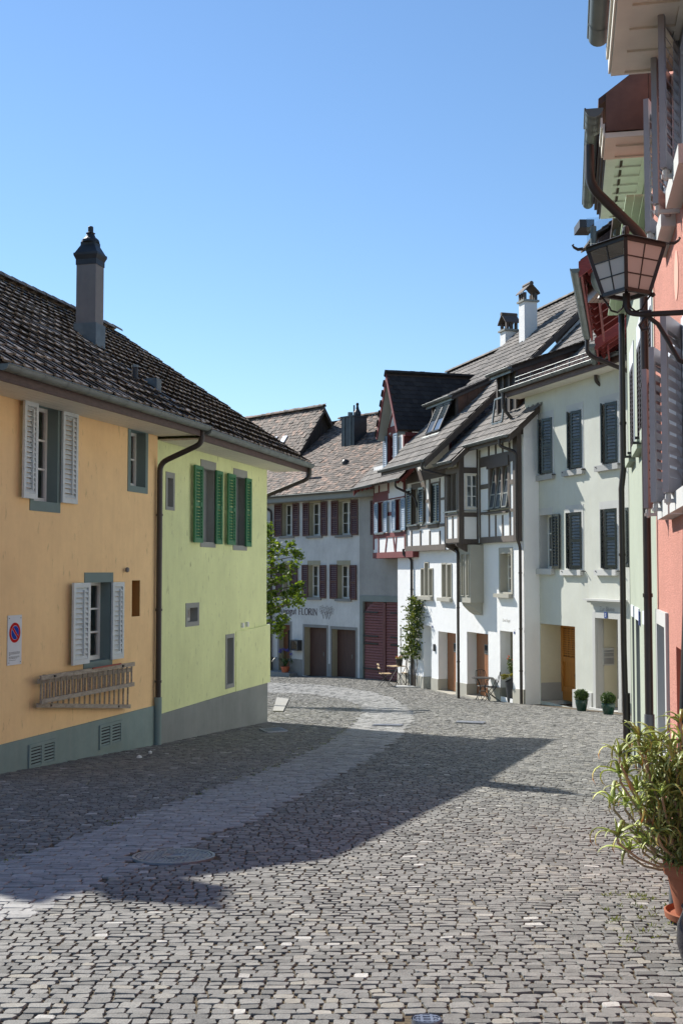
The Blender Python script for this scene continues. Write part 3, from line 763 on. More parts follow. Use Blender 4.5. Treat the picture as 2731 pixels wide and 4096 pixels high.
for (x0, y0, x1, y1) in ((148, 1283, 287, 1375), (518, 1180, 633, 1272)):       # cellar vents
    u0, u1, z0, z1 = R(F_or, 'B', x0, y0, x1, y1, d=.03)
    mb = MB(); f = .045
    mb.fbox(F_or, u0, u1, z0, z0 + f, .026, .05); mb.fbox(F_or, u0, u1, z1 - f, z1, .026, .05)
    um = (u0 + u1) / 2
    for a, b in ((u0, u0 + f), (u1 - f, u1), (um - f * .8, um + f * .8)): mb.fbox(F_or, a, b, z0 + f, z1 - f, .026, .049)
    vt = mb.build('cellar_vent', M['plinth_teal'], orange)
    MB().fbox(F_or, u0 + f, u1 - f, z0 + f, z1 - f, .0255, .028).build('dark_gap', M['dark'], vt)
    for k in range(6):
        zc = z0 + f + (z1 - z0 - 2 * f) * (k + .5) / 6
        for a, b in ((u0 + f, um - f * .8), (um + f * .8, u1 - f)):
            MB().add([F_or.P(a, zc - .016, .047), F_or.P(b, zc - .016, .047), F_or.P(b, zc + .006, .034), F_or.P(a, zc + .006, .034)], [(0, 1, 2, 3)]).build('slat', M['plinth_teal'], vt)
p = F_or.uz('B', 650, 365)
MB().lathe(F_or.P(p[0], p[1] - .04, .05), [(.012, 0), (.035, .015), (.035, .06), (.015, .08)], 10).build('wall_lamp', M['iron'], orange)
# swallow nest of mud and dirt at the eave
rr = R(F_or, 'S', 335, 105, 525, 215, d=.1); cN = F_or.P((rr[0] + rr[1]) / 2, (rr[2] + rr[3]) / 2, .05)
mb = MB()
for i in range(26):
    a = random.uniform(-.09, .09); bz = random.uniform(-.05, .05); mb.lathe(cN + F_or.u * a + Vector((0, 0, bz)) + F_or.n * random.uniform(-.02, .06), [(.005, -.02), (.022, -.01), (.024, .008), (.006, .02)], 6)
nest = mb.build('swallow_nest', mat_plain('dried_mud', (.07, .05, .035), .95, .4, 30, bmp=.8)); tag(nest, 'brown mud swallow nest under the eave above a pale grey shutter', 'bird nest')

green, zr_g = left_house(F_gr, 0.0, 6.0, 4.03, 'green_house', 'lime green rendered house with bright green shutters beyond the orange house', M['yellowgreen'], M['plinth_grey'], 0, .05, 6.5, False, True)
holes = []
window(green, F_gr, R(F_gr, 'A', 874, 1385, 902, 1540), .07, .1, .06, .12, smat=M['greystone'], leaves=1, ny=1, holes=holes)
for (x0, y0, x1, y1, sl, sr) in ((1058, 1335, 1115, 222, (1012, 1318, 1053, 224), (1125, 1347, 1156, 232)), (1227, 1378, 1280, 240, (1187, 1362, 1224, 236), (1281, 1387, 1308, 245))):
    r = R(F_gr, 'A', x0, y0, x1, y1, 'B')
    window(green, F_gr, r, .10, .16, .1, .14, smat=M['greystone'], panel=M['blindgrey'], holes=holes)
    for s, dd in ((sl, .06), (sr, .03)): shutter(green, F_gr, R(F_gr, 'A', *s, w2='B', d=dd), M['shutter_green'], 22, dd, .035, mid=.5)
window(green, F_gr, R(F_gr, 'B', 978, 566, 1030, 634), .08, .09, .08, .14, smat=M['greystone'], leaves=1, ny=1, holes=holes,
       sill=None)
window(green, F_gr, R(F_gr, 'B', 1184, 725, 1216, 958), .07, .08, .08, .12, smat=M['greystone'], leaves=1, ny=1, holes=holes)
PLG = F_gr.uz('B', 1100, 1042)[1]
wall(green, F_gr, 0.0, 6.0, -2.6, 3.89, holes, M['yellowgreen'])
wall(green, F_gr, 0.0, 6.0, -2.6, PLG, [], M['plinth_grey'], 'plinth', .03)
MB().fbox(F_gr, 0, 6.0, PLG - .002, PLG + .004, .001, .031).build('plinth_edge', M['plinth_grey'], green)
r = R(F_gr, 'B', 1232, 690, 1394, 962); zt = F_gr.uz('B', 1394, 652)[1]
ulw = r[0]; zl0 = F_gr.uz('B', 1228, 690)[1]
mb = MB(); mb.hexa([F_gr.P(ulw, PLG + .004, -.03), F_gr.P(6.05, PLG + .004, -.03), F_gr.P(6.05, PLG + .004, .075), F_gr.P(ulw, PLG + .004, .012), F_gr.P(ulw, zl0, -.03), F_gr.P(6.05, zt, -.03), F_gr.P(6.05, zt, .07), F_gr.P(ulw, zl0, .012)]); mb.build('buttress_wall', M['yellowgreen'], green)
for x, y in ((1262, 655), (1287, 650)):
    p = F_gr.uz('B', x, y); MB().fbox(F_gr, p[0] - .04, p[0] + .04, p[1] - .05, p[1] + .05, 0, .05).build('wall_box', M['white_paint'], green)
# rainwater pipes
P0 = F_or.P(4.70, z_eo - .08, .80); cor = F_or.P(4.62, 0, .07)
pz = gz(cor.x, cor.y)
pipe(orange, smooth_path([P0 + Vector((0, 0, .04)), P0 - Vector((0, 0, .22)), Vector((cor.x, cor.y, z_eo - .62)), Vector((cor.x, cor.y, pz + .75))]), M['brownpipe'], .048, clamps=(2.6, 1.0, -.2))
pipe(orange, [Vector((cor.x, cor.y, pz + .8)), Vector((cor.x, cor.y, pz - .1))], M['plinth_teal'], .062, name='pipe_boot')
e = F_gr.P(6.42, 4.0, .86); ce = F_gr.P(6.05, 0, -.6)
pipe(green, smooth_path([e, e - Vector((0, 0, .28)), Vector((ce.x, ce.y, 3.1)), Vector((ce.x, ce.y, -2.2))]), M['brownpipe'], .048)

# chimneys on the long roof
def roof_pt(F, w_, x, y, ez, ov=.8):
    v = (-F.n * math.cos(PIT) + up * math.sin(PIT)); nrm = F.u.cross(v)
    return on_plane(*px(w_, x, y), F.P(0, ez + .03, ov), nrm)
def big_chimney(root, base, F, hw, hd, top, label=None):
    n = F.n; u = F.u
    prof = [(1.0, 1.0, base.z - 1.1), (1.0, 1.0, top - .62)]
    mb = MB(); mb.obox(base + Vector((0, 0, (top - .62 - base.z) / 2 - .5)), u * hw, n * hd, Vector((0, 0, (top - .62 - base.z) / 2 + .5)))
    ch = mb.build('chimney', M['chimney'], root)
    mb = MB()
    def fr(z0, k0, z1, k1):
        q = []
        for z, k in ((z0, k0), (z1, k1)):
            for a, b in ((-1, -1), (1, -1), (1, 1), (-1, 1)): c = base + u * hw * k * a + n * hd * k * b; q.append((c.x, c.y, z))
        mb.hexa(q)
    fr(top - .66, 1.06, top - .56, 1.06); fr(top - .56, 1.06, top - .48, 1.24); fr(top - .48, 1.24, top - .44, 1.24); fr(top - .44, 1.16, top - .28, .72); fr(top - .28, .72, top - .22, .72)
    mb.lathe((base.x, base.y, top - .22), [(.17, 0), (.16, .05), (.10, .1), (.07, .16), (.09, .18), (.05, .2), (.05, .3), (.04, .31)], 12)
    mb.build('chimney_cap', M['dark_metal'], ch)
    q = MB(); q.obox(base + Vector((0, 0, -.05)), u * (hw + .03), n * (hd + .03), Vector((0, 0, .42))); q.build('flashing', M['zinc'], ch)
    return ch
M['chimney'] = mat_plaster('chimney_render', (.24, .215, .20), .1, 60, .4, .004, streak=.25, streakcol=(.3, .27, .22))
M['dark_metal'] = mat_plain('dark_sheet_metal', (.04, .04, .042), .5, .3, 4, metal=.4)
bp = roof_pt(F_gr, 'A', 480, 690, 4.03)
topz = at_depth(*px('A', 478, 96), bp.y).z
big_chimney(green, bp + F_gr.n * -.05, F_gr, .165, .195, topz)
# second chimney further along the ridge, out of frame (its shadow falls on the setts)
tip = ground_px(700, 3583); tt = 5.0
for _i in range(400):
    _q = tip - SUNDIR * tt; _fd = (_q - F_or.p).dot(F_or.n)
    if _q.z > z_eo + .03 + min(.8 - _fd, 8.46 + _fd) * math.tan(PIT) + 1.25 and _fd < -1.5: break
    tt += .05
cb = tip - SUNDIR * tt
bb = F_or.P(-.55, 0, -3.3)
q = cb; fu = (q - F_or.p).dot(F_or.u); fd = (q - F_or.p).dot(F_or.n)
zroof = z_eo + .03 + min(.8 - fd, 8.46 + fd) * math.tan(PIT)
big_chimney(orange, Vector((q.x, q.y, zroof)), F_or, .26, .26, q.z + .42)
print('CHIM2 u,d,top,roof', fu, fd, q.z, zroof)
for (x, y, x2, y2, r) in ((705, 900, 722, 805, .05),):
    b0 = roof_pt(F_gr, 'A', x, y, 4.03); t0 = at_depth(*px('A', x2, y2), b0.y + .05)
    MB().tube([b0 - Vector((0, 0, .15)), Vector((b0.x, b0.y, t0.z))], r, 10).build('vent_pipe', M['dark_metal'], green, smooth=True)
    MB().tube([Vector((b0.x, b0.y, t0.z - .02)), Vector((b0.x, b0.y, t0.z + .02))], r * 1.15, 10).build('vent_cap', M['zinc'], green, smooth=True)
b0 = roof_pt(F_gr, 'A', 803, 940, 4.03); MB().obox(b0 + Vector((0, 0, .1)), F_gr.u * .1, F_gr.n * .1, Vector((0, 0, .14))).build('vent_box', M['zinc'], green)

# ladders hanging on the orange wall
M['oldwood'] = mat_wood('weathered_ladder_wood', (.36, .31, .25), .85, 1, .35)
def ladder(tl, tr, bl, br, d, nr, label, name='ladder'):
    root = thing(name, F_or.P(*F_or.uz('B', *bl), d), label, 'ladder', 'wooden ladders hung on the orange wall')
    c = [F_or.P(*F_or.uz('B', *q, d), d) for q in (tl, tr, bl, br)]
    MB().bar(c[0], c[1], .06, .035, F_or.n).build('rail', M['oldwood'], root); MB().bar(c[2], c[3], .06, .035, F_or.n).build('rail', M['oldwood'], root)
    for k in range(nr):
        f = (k + .5) / nr; MB().tube([c[0].lerp(c[1], f), c[2].lerp(c[3], f)], .016, 6).build('rung', M['oldwood'], root)
    return root, c
l1, c1 = ladder((212, 931), (700, 858), (214, 1055), (698, 963), .16, 18, 'upper of two grey weathered wooden ladders hung flat on the orange wall')
l2, c2 = ladder((200, 950), (682, 888), (195, 1074), (678, 1080), .09, 18, 'lower grey wooden ladder behind another, above the grey plinth')
for f in (.12, .85):
    p = c1[0].lerp(c1[1], f); q = p - F_or.n * .17
    MB().bar(q, p + F_or.n * .04, .03).build('wall_hook', M['blackiron'], l1)
    p = c2[2].lerp(c2[3], f); MB().bar(p - F_or.n * .1, p + F_or.n * .03, .03).build('wall_hook', M['blackiron'], l2)
MB().bar(c1[0].lerp(c1[1], .5) + F_or.n * .03 + up * .03, c1[0].lerp(c1[1], .82) + F_or.n * .03 + up * .04, .02).build('red_tool_rod', mat_plain('rust_red', (.3, .05, .03), .6), l1)

# no parking sign
rs = (F_or.uz('N', 29, 2463)[0], F_or.uz('N', 82, 2656)[0], F_or.uz('N', 82, 2656)[1], F_or.uz('N', 29, 2463)[1])
u0, u1, z0, z1 = rs; zc = F_or.uz('N', 56, 2531)[1]; uc = (u0 + u1) / 2; W_ = u1 - u0
sg = thing('parking_sign', F_or.P(uc, z0, .02), 'white no parking plate with a blue disc ringed red on the orange wall', 'sign')
M['sign_white'] = mat_plain('sign_white', (.68, .70, .72), .7, .04, spec=.15); M['sign_red'] = mat_plain('sign_red', (.50, .015, .015), .7, .05, spec=.1); M['sign_blue'] = mat_plain('sign_blue', (.012, .05, .36), .7, .05, spec=.1); M['ink'] = mat_plain('black_print', (.03, .03, .035), .6, .05)
MB().fbox(F_or, u0, u1, z0, z1, .004, .012).build('plate', M['sign_white'], sg)
def disc_part(r, d, mat, name, n=40): MB().fprism(F_or, [(uc + r * math.cos(2 * math.pi * k / n), zc + r * math.sin(2 * math.pi * k / n)) for k in range(n)], d - .001, d).build(name, mat, sg)
rd = W_ * .40
disc_part(rd, .0140, M['sign_red'], 'red_ring'); disc_part(rd * .70, .0160, M['sign_white'], 'white_line'); disc_part(rd * .67, .018, M['sign_blue'], 'blue_disc')
a = math.radians(-45); cu, su = math.cos(a), math.sin(a)
def slash(hw, hl, d, mat, nm):
    MB().fprism(F_or, [(uc + cu * x - su * y, zc + su * x + cu * y) for x, y in ((-hl, -hw), (hl, -hw), (hl, hw), (-hl, hw))], d - .001, d).build(nm, mat, sg)
slash(rd * .155, rd * .655, .0195, M['sign_white'], 'slash_edge'); slash(rd * .125, rd * .70, .021, M['sign_red'], 'slash')
mb = MB(); zt = F_or.uz('N', 56, 2608)[1]; lines = [.9, .92, .9, .12, 0, .9, .9, .7, 0, .62]; lh = (zt - z0 - .03) / 12
for i, l in enumerate(lines):
    if l:
        x = u0 + W_ * .1; zz = zt - i * lh; end = x + l * W_ * .84
        while x < end:
            wl_ = random.uniform(.012, .035); mb.fbox(F_or, x, min(end, x + wl_), zz - lh * .45, zz, .0122, .0128); x += wl_ + .007
mb.build('small_print', M['ink'], sg)
for a, b in ((.1, .94), (.92, .94), (.1, .05), (.92, .05)): MB().lathe(F_or.P(u0 + a * W_, z0 + b * (z1 - z0), .012), [(.006, -.006), (.007, 0), (.006, .006)], 8).build('screw', M['iron'], sg)
# bits of litter by the wall
for i, (x, y) in enumerate(((728, 1355), (785, 1332))):
    p = ground_px(*px('B', x, y)); mb = MB(); mb.lathe(p + Vector((0, 0, .02)), [(.01, -.012), (.045 - .015 * i, 0), (.03, .025), (.004, .04)], 7)
    lo = mb.build('paper_scrap', M['white_paint']); tag(lo, ('larger' if i == 0 else 'smaller') + ' crumpled white paper scrap on the shaded setts by the orange house', 'litter', 'paper scraps on the setts')

# ------------------------------------------------------------------ winery at the bend, barn behind
M['wi_wall'] = mat_plaster('rough_white_render', (.66, .66, .64), .09, 45, 1.0, .015, streak=.3, streakcol=(.40, .40, .39), flecks=.25)
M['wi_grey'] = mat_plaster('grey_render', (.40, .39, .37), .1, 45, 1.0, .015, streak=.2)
M['wi_plinth'] = mat_plaster('grey_base_render', (.27, .27, .26), .1, 60, .5, .006)
M['shutter_red'] = mat_plain('oxblood_paint', (.078, .021, .016), .5, .2, 5)
M['ochrestone'] = mat_plaster('ochre_stone', (.40, .37, .27), .08, 80, .3, .004)
M['garage'] = mat_wood('brown_garage_boards', (.095, .05, .04), .55, 2, .2)
M['gate'] = mat_wood('dark_red_gate_boards', (.30, .12, .105), .7, 0, .3)
M['gate_frame'] = mat_wood('dark_red_gate_frame', (.17, .065, .058), .7, 2, .3)
M['gate_trim'] = mat_plaster('grey_green_trim', (.25, .28, .26), .08, 60, .4, .004)
M['doorwood'] = mat_wood('brown_door', (.15, .055, .022), .5, 2, .3)
bc = [(0, (.06, .047, .04)), (.3, (.125, .096, .078)), (.6, (.195, .145, .115)), (.85, (.275, .19, .145)), (1, (.40, .24, .17))]
M['biber_j'] = mat_ramp('plain_clay_tiles', bc, .75, True, moss=(.06, .056, .05), bmp=.6, nscale=10, mossamt=.7, lo=.5, hi=.62)
M['biber_o'] = mat_ramp('plain_clay_tile', bc, .75, False, moss=(.06, .056, .05), bmp=.6, nscale=10, mossamt=.7, lo=.5, hi=.62)
winery = thing('winery_house', F_wi.P(0, gz(.58, 46.8)), 'pale rendered winery house with dark red shutters and two garage doors', 'house')
ZEW = 3.28 + CAMZ
uL = F_wi.uz('C', 40, 1500)[0]; uR = F_wi.uz('C', 1300, 1500)[0]
holes = []
for (op, sl, sr) in (((412, 847, 488, 1072), (358, 846, 410, 1078), (490, 838, 533, 1075)), ((608, 837, 692, 1070), (563, 835, 607, 1075), (693, 826, 737, 1072)), ((817, 826, 908, 1064), (768, 822, 817, 1070), (909, 812, 960, 1067)),
                     ((425, 1290, 480, 1512), (367, 1283, 410, 1512), (481, 1285, 523, 1517)), ((603, 1287, 685, 1520), (556, 1283, 600, 1521), (686, 1285, 729, 1527)), ((815, 1287, 902, 1530), (758, 1281, 812, 1531), (903, 1285, 950, 1538)),
                     ((1100, 815, 1180, 1055), (1052, 818, 1073, 1066), None)):
    r = R(F_wi, 'C', *op); sil = (r[0] - .12, r[1] + .12, r[2] - .11, r[2] - .005, .08)
    window(winery, F_wi, r, .05, .2, .1, .24, smat=M['ochrestone'], leaves=2, ny=3, holes=holes, sill=sil, sillmat=M['wi_plinth'], curtain=.35)
    for s in (sl, sr):
        if s: shutter(winery, F_wi, R(F_wi, 'C', *s, d=.04), M['shutter_red'], 15, .03, .035, single=False, rod=False, mid=.5)
def recess(house, F, r, rev, mat_rev, holes, back=None, backname='door', sides=True, name='doorway', zfloor=None):
    """deep doorway: reveal faces and a door leaf at the back"""
    u0, u1, z0, z1 = r; holes.append(r); mb = MB(); d = -rev
    for q in ([(u0, z0, .001), (u0, z0, d), (u0, z1, d), (u0, z1, .001)], [(u1, z0, .001), (u1, z0, d), (u1, z1, d), (u1, z1, .001)], [(u0, z1, .001), (u1, z1, .001), (u1, z1, d), (u0, z1, d)]):
        mb.quad(*[F.P(*c) for c in q])
    rv = mb.build(name, mat_rev, house)
    if back: MB().fbox(F, u0 - .02, u1 + .02, z0, z1 + .02, d - .06, d).build(backname, back, rv)
    return rv
for (x0, y0, x1, y1) in ((575, 1733, 735, 2085), (772, 1748, 945, 2108)):
    r = R(F_wi, 'C', x0, y0, x1, y1); u0, u1, z0, z1 = r
    rv = recess(winery, F_wi, (u0, u1, z0 - .1, z1), .32, M['ochrestone'], holes, M['garage'], 'garage_door', name='garage_bay')
    mb = MB(); n = 26
    for k in range(n):
        a = u0 + (u1 - u0) * k / n; mb.fbox(F_wi, a + .004, a + (u1 - u0) / n - .008, z0 - .1, z1 - .02, -.33, -.302)
    mb.build('boards', M['garage'], rv, kind='stuff')
    MB().bar(F_wi.P((u0 + u1) / 2 + .2, z0 + .75, -.29), F_wi.P((u0 + u1) / 2 + .2, z0 + .92, -.29), .02, .04).build('handle', M['iron'], rv)
    mb = MB(); mb.fbox(F_wi, u0 - .1, u0, z0 - .1, z1 + .12, -.02, .012); mb.fbox(F_wi, u1, u1 + .1, z0 - .1, z1 + .12, -.02, .012); mb.fbox(F_wi, u0, u1, z1, z1 + .12, -.02, .011); mb.build('garage_surround', M['wi_plinth'], winery)
r = R(F_wi, 'C', 392, 1715, 470, 2055); u0, u1, z0, z1 = r
rv = recess(winery, F_wi, r, .25, M['ochrestone'], holes, M['doorwood'], 'door', name='doorway')
MB().fbox(F_wi, u0 + (u1 - u0) * .42, u1 - .12, z0 + .85, z1 - .25, -.252, -.242).build('door_glass', M['dark'], rv)
mb = MB(); mb.fbox(F_wi, u1, u1 + .12, z0, z1 + .16, -.02, .012); mb.fbox(F_wi, u0 - .12, u0, z0, z1 + .16, -.02, .012); mb.fbox(F_wi, u0, u1, z1, z1 + .16, -.02, .011); mb.build('door_surround', M['wi_plinth'], winery)
text_obj('gsund', F_wi, u0 + .45, z1 + .05, .07, M['ink'], winery, .014)
p = F_wi.P((u0 + u1) / 2, z0 - .1, .35); MB().fbox(F_wi, u0 - .6, u1 + .5, z0 - .5, z0 - .02, -.2, .45).build('doorstep', M['wi_plinth'], winery)
# big gate
gl = R(F_wi, 'C', 1000, 1548, 1146, 2130); gr2 = R(F_wi, 'C', 1156, 1555, 1262, 2135)
zg0, zg1 = gl[2] - .1, gl[3]; holes.append((gl[0], gr2[1], zg0, zg1))
for leaf, (a, b, arch) in enumerate(((gl[0], gl[1], True), (gr2[0], gr2[1] + .25, False))):
    dd = -.06
    lf = MB().fbox(F_wi, a, b, zg0, zg1 - .02, dd - .06, dd - .03).build('gate_leaf', M['shutter_red'], winery)
    n = 30; hh = (zg1 - zg0) / n
    for k in range(n):
        z0 = zg0 + k * hh; ua = a + .05
        if arch and k >= n - 4: ua = a + .05 + (k - (n - 5)) ** 1.6 * .05
        MB().add([F_wi.P(ua, z0 + .022, dd + .055), F_wi.P(b - .01, z0 + .022, dd + .055), F_wi.P(b - .01, z0 + hh, dd - .01), F_wi.P(ua, z0 + hh, dd - .01), F_wi.P(ua, z0 + .022, dd - .03), F_wi.P(b - .01, z0 + .022, dd - .03)], [(0, 1, 2, 3), (0, 4, 5, 1)]).build('plank', M['gate'], lf)
    for f in (.165, .475, .565, .86):
        z0 = zg0 + f * (zg1 - zg0); MB().fbox(F_wi, (a - .05 if arch else b - .75), (a + .85 if arch else b - .05), z0, z0 + .06, dd + .05, dd + .075).build('hinge_strap', M['blackiron'], lf)
MB().fbox(F_wi, gl[1] - .03, gr2[0] + .02, zg0, zg1 - .03, -.12, .0).build('gate_post', M['gate_frame'], winery)
rl = R(F_wi, 'C', 978, 1505, 1250, 1548); MB().fbox(F_wi, rl[0], rl[1] + .3, zg1, rl[3], -.1, .03).build('gate_lintel', M['gate_trim'], winery)
MB().fbox(F_wi, gl[0] - .17, gl[0], zg0, zg1, -.1, .028).build('gate_jamb', M['gate_trim'], winery)
# corner: render left of the gate is pale, right of it grey
uS = F_wi.uz('C', 972, 1500)[0]
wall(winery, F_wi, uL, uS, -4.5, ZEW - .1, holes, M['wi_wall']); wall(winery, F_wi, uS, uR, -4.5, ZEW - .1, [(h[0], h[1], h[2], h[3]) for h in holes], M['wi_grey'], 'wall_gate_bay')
zp = F_wi.uz('C', 480, 1962)[1]; uD = F_wi.uz('C', 560, 1900)[0]
hs2 = [h for h in holes]
wall(winery, F_wi, uL, uD, -4.5, zp, hs2, M['wi_plinth'], 'plinth', .02)
wall(winery, F_wi, F_wi.uz('C', 742, 1900)[0], F_wi.uz('C', 768, 1900)[0], -4.5, F_wi.uz('C', 755, 2000)[1], hs2, M['wi_plinth'], 'plinth', .02)
a, b, c, d = F_wi.P(uL, 0), F_wi.P(uR + 4, 0), F_wi.P(uR + 4, 0, -9), F_wi.P(uL, 0, -9)
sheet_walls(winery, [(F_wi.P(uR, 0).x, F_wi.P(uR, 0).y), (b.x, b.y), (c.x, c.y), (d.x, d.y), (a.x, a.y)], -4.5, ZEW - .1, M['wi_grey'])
# display case with bottles
r = R(F_wi, 'C', 476, 1826, 531, 1906, d=.2); u0, u1, z0, z1 = r
M['case'] = mat_plain('anthracite_case', (.045, .048, .052), .5, .1)
mb = MB(); t_ = .05
mb.fbox(F_wi, u0, u0 + t_, z0, z1, 0, .25); mb.fbox(F_wi, u1 - t_, u1, z0, z1, 0, .25); mb.fbox(F_wi, u0 + t_, u1 - t_, z1 - t_, z1, 0, .249); mb.fbox(F_wi, u0 + t_, u1 - t_, z0, z0 + t_, 0, .249)
dc = thing('display_case', F_wi.P((u0 + u1) / 2, z0, .1), 'dark glazed wall case with wine bottles beside the wooden door', 'display case')
mb.build('case', M['case'], dc); MB().fbox(F_wi, u0 + t_, u1 - t_, z0 + t_, z1 - t_, .01, .03).build('back_panel', M['white_paint'], dc)
MB().quad(F_wi.P(u0 + t_, z0 + t_, .235), F_wi.P(u1 - t_, z0 + t_, .235), F_wi.P(u1 - t_, z1 - t_, .235), F_wi.P(u0 + t_, z1 - t_, .235)).build('pane', M['clear'], dc)
for k, f in enumerate((.36, .5, .78)):
    c0 = F_wi.P(u0 + (u1 - u0) * f, z0 + t_, .13)
    bt = MB().lathe(c0, [(.036, 0), (.037, .2), (.014, .26), (.013, .33)], 10).build('wine_bottle', mat_plain('bottle_glass', ((.02, .04, .02), (.05, .05, .01), (.03, .01, .02))[k], .15, .1)); tag(bt, ('leftmost', 'middle', 'rightmost')[k] + ' dark wine bottle in the wall display case', 'bottle', 'wine bottles in the display case')
# lettering in an old-style serif, cut as thin plates
GLY = {'F': (.56, [((.12, 0), (.12, 1), 1), ((.12, .97), (.52, .97), 0), ((.12, .52), (.42, .52), 0)], [(.12, 0)]), 'L': (.56, [((.12, 0), (.12, 1), 1), ((.12, .03), (.52, .03), 0)], [(.12, 1)]),
       'I': (.3, [((.14, 0), (.14, 1), 1)], [(.14, 0), (.14, 1)]), 'N': (.78, [((.12, 0), (.12, 1), 0), ((.12, 1), (.64, 0), 1), ((.64, 0), (.64, 1), 0)], [(.12, 0), (.64, 1)]),
       'R': (.66, [((.12, 0), (.12, 1), 1), ((.12, .97), (.34, .97), 0), ((.34, .97), (.48, .86), 1), ((.48, .86), (.48, .66), 1), ((.48, .66), (.34, .52), 1), ((.34, .52), (.12, .52), 0), ((.3, .52), (.6, 0), 1)], [(.12, 0)]),
       'O': (.8, 'o', []), 'W': (.95, [((.02, 1), (.25, 0), 1), ((.25, 0), (.46, 1), 0), ((.46, 1), (.68, 0), 1), ((.68, 0), (.9, 1), 0)], [(.02, 1), (.9, 1)]),
       'e': (.5, [((.06, .38), (.44, .38), 0), ((.44, .38), (.42, .56), 1), ((.42, .56), (.25, .66), 0), ((.25, .66), (.08, .5), 1), ((.08, .5), (.08, .2), 1), ((.08, .2), (.25, .02), 1), ((.25, .02), (.45, .12), 0)], []),
       'i': (.26, [((.13, 0), (.13, .65), 1), ((.13, .85), (.13, .95), 1)], [(.13, 0)]), 'n': (.54, [((.1, 0), (.1, .65), 1), ((.1, .55), (.28, .66), 0), ((.28, .66), (.42, .55), 1), ((.42, .55), (.42, 0), 1)], [(.1, 0), (.42, 0)]),
       'g': (.5, [((.24, .66), (.08, .5), 1), ((.08, .5), (.1, .32), 1), ((.1, .32), (.24, .24), 0), ((.24, .24), (.4, .36), 1), ((.4, .36), (.4, .54), 1), ((.4, .54), (.24, .66), 0), ((.1, .26), (.12, .08), 0), ((.12, .08), (.42, .0), 1), ((.42, .0), (.42, -.2), 1), ((.42, -.2), (.2, -.3), 0), ((.2, -.3), (.04, -.18), 1), ((.04, -.18), (.12, .04), 0), ((.38, .58), (.5, .64), 1)], []),
       'u': (.54, [((.1, .65), (.1, .15), 1), ((.1, .15), (.22, .02), 1), ((.22, .02), (.42, .14), 0), ((.42, .65), (.42, 0), 1)], [(.1, .65)]), 't': (.36, [((.16, .9), (.16, .12), 1), ((.16, .12), (.32, .04), 0), ((.02, .64), (.32, .64), 0)], []), ' ': (.42, [], [])}
M['letter'] = mat_plain('dark_lettering', (.11, .085, .09), .7, .1)
r = R(F_wi, 'T', 92, 130, 706, 240); H_ = (r[3] - r[2]); zb = F_wi.uz('T', 420, 231)[1]; Hc = F_wi.uz('T', 420, 128)[1] - zb
word = 'Weingut FLORIN'; tot = sum(GLY[c][0] for c in word); us = (r[1] - r[0]) / tot; x = r[0]
sgn = thing('painted_lettering', F_wi.P((r[0] + r[1]) / 2, zb, .01), 'dark serif lettering reading Weingut FLORIN on the pale winery wall', 'lettering')
for c in word:
    adv, st, sf = GLY[c]; mb = MB()
    def seg(a, b, hw):
        A, B = F_wi.P(x + a[0] * us, zb + a[1] * Hc, .006), F_wi.P(x + b[0] * us, zb + b[1] * Hc, .006); mb.bar(A, B, hw, .004, F_wi.n)
    if st == 'o':
        for k in range(20):
            t0, t1 = 2 * math.pi * k / 20, 2 * math.pi * (k + 1) / 20
            seg((.4 + .34 * math.cos(t0), .5 + .5 * math.sin(t0)), (.4 + .34 * math.cos(t1), .5 + .5 * math.sin(t1)), .026 + .03 * abs(math.cos(t0)))
    else:
        for a, b, k in st: seg(a, b, .055 if k else .026)
        for a in sf: seg((a[0] - .1, a[1] + (.015 if a[1] < .3 else -.015)), (a[0] + .1, a[1] + (.015 if a[1] < .3 else -.015)), .02)
    if st: mb.build('letter', M['letter'], sgn)
    x += adv * us
fl = thing('painted_flowers', F_wi.P(*F_wi.uz('T', 845, 300), .01), 'three thin outlined flowers drawn beside the winery lettering', 'wall drawing')
for (cx_, cy_, sx_, sy_) in ((775, 150, 800, 300), (848, 165, 845, 305), (920, 170, 885, 305)):
    mb = MB(); c0 = F_wi.uz('T', cx_, cy_); s0 = F_wi.uz('T', sx_, sy_); C0 = F_wi.P(c0[0], c0[1], .006); S0 = F_wi.P(s0[0], s0[1], .006)
    mb.bar(C0, S0.lerp(C0, .4), .011, .004, F_wi.n); mb.bar(S0.lerp(C0, .4), S0, .011, .004, F_wi.n)
    for sd in (-1, 1): mb.bar(S0, S0 + F_wi.u * (.11 * sd) + up * .3, .009, .004, F_wi.n)
    for k in range(6):
        an = math.pi / 3 * k + .3; d1 = F_wi.u * math.cos(an) + up * math.sin(an); d2 = F_wi.u * -math.sin(an) + up * math.cos(an)
        a0 = C0 + d1 * .04; mb.bar(a0, C0 + d1 * .13 + d2 * .06, .007, .004, F_wi.n); mb.bar(C0 + d1 * .13 + d2 * .06, C0 + d1 * .2, .007, .004, F_wi.n); mb.bar(C0 + d1 * .2, C0 + d1 * .13 - d2 * .06, .007, .004, F_wi.n); mb.bar(C0 + d1 * .13 - d2 * .06, a0, .007, .004, F_wi.n)
    mb.build('flower', M['letter'], fl)
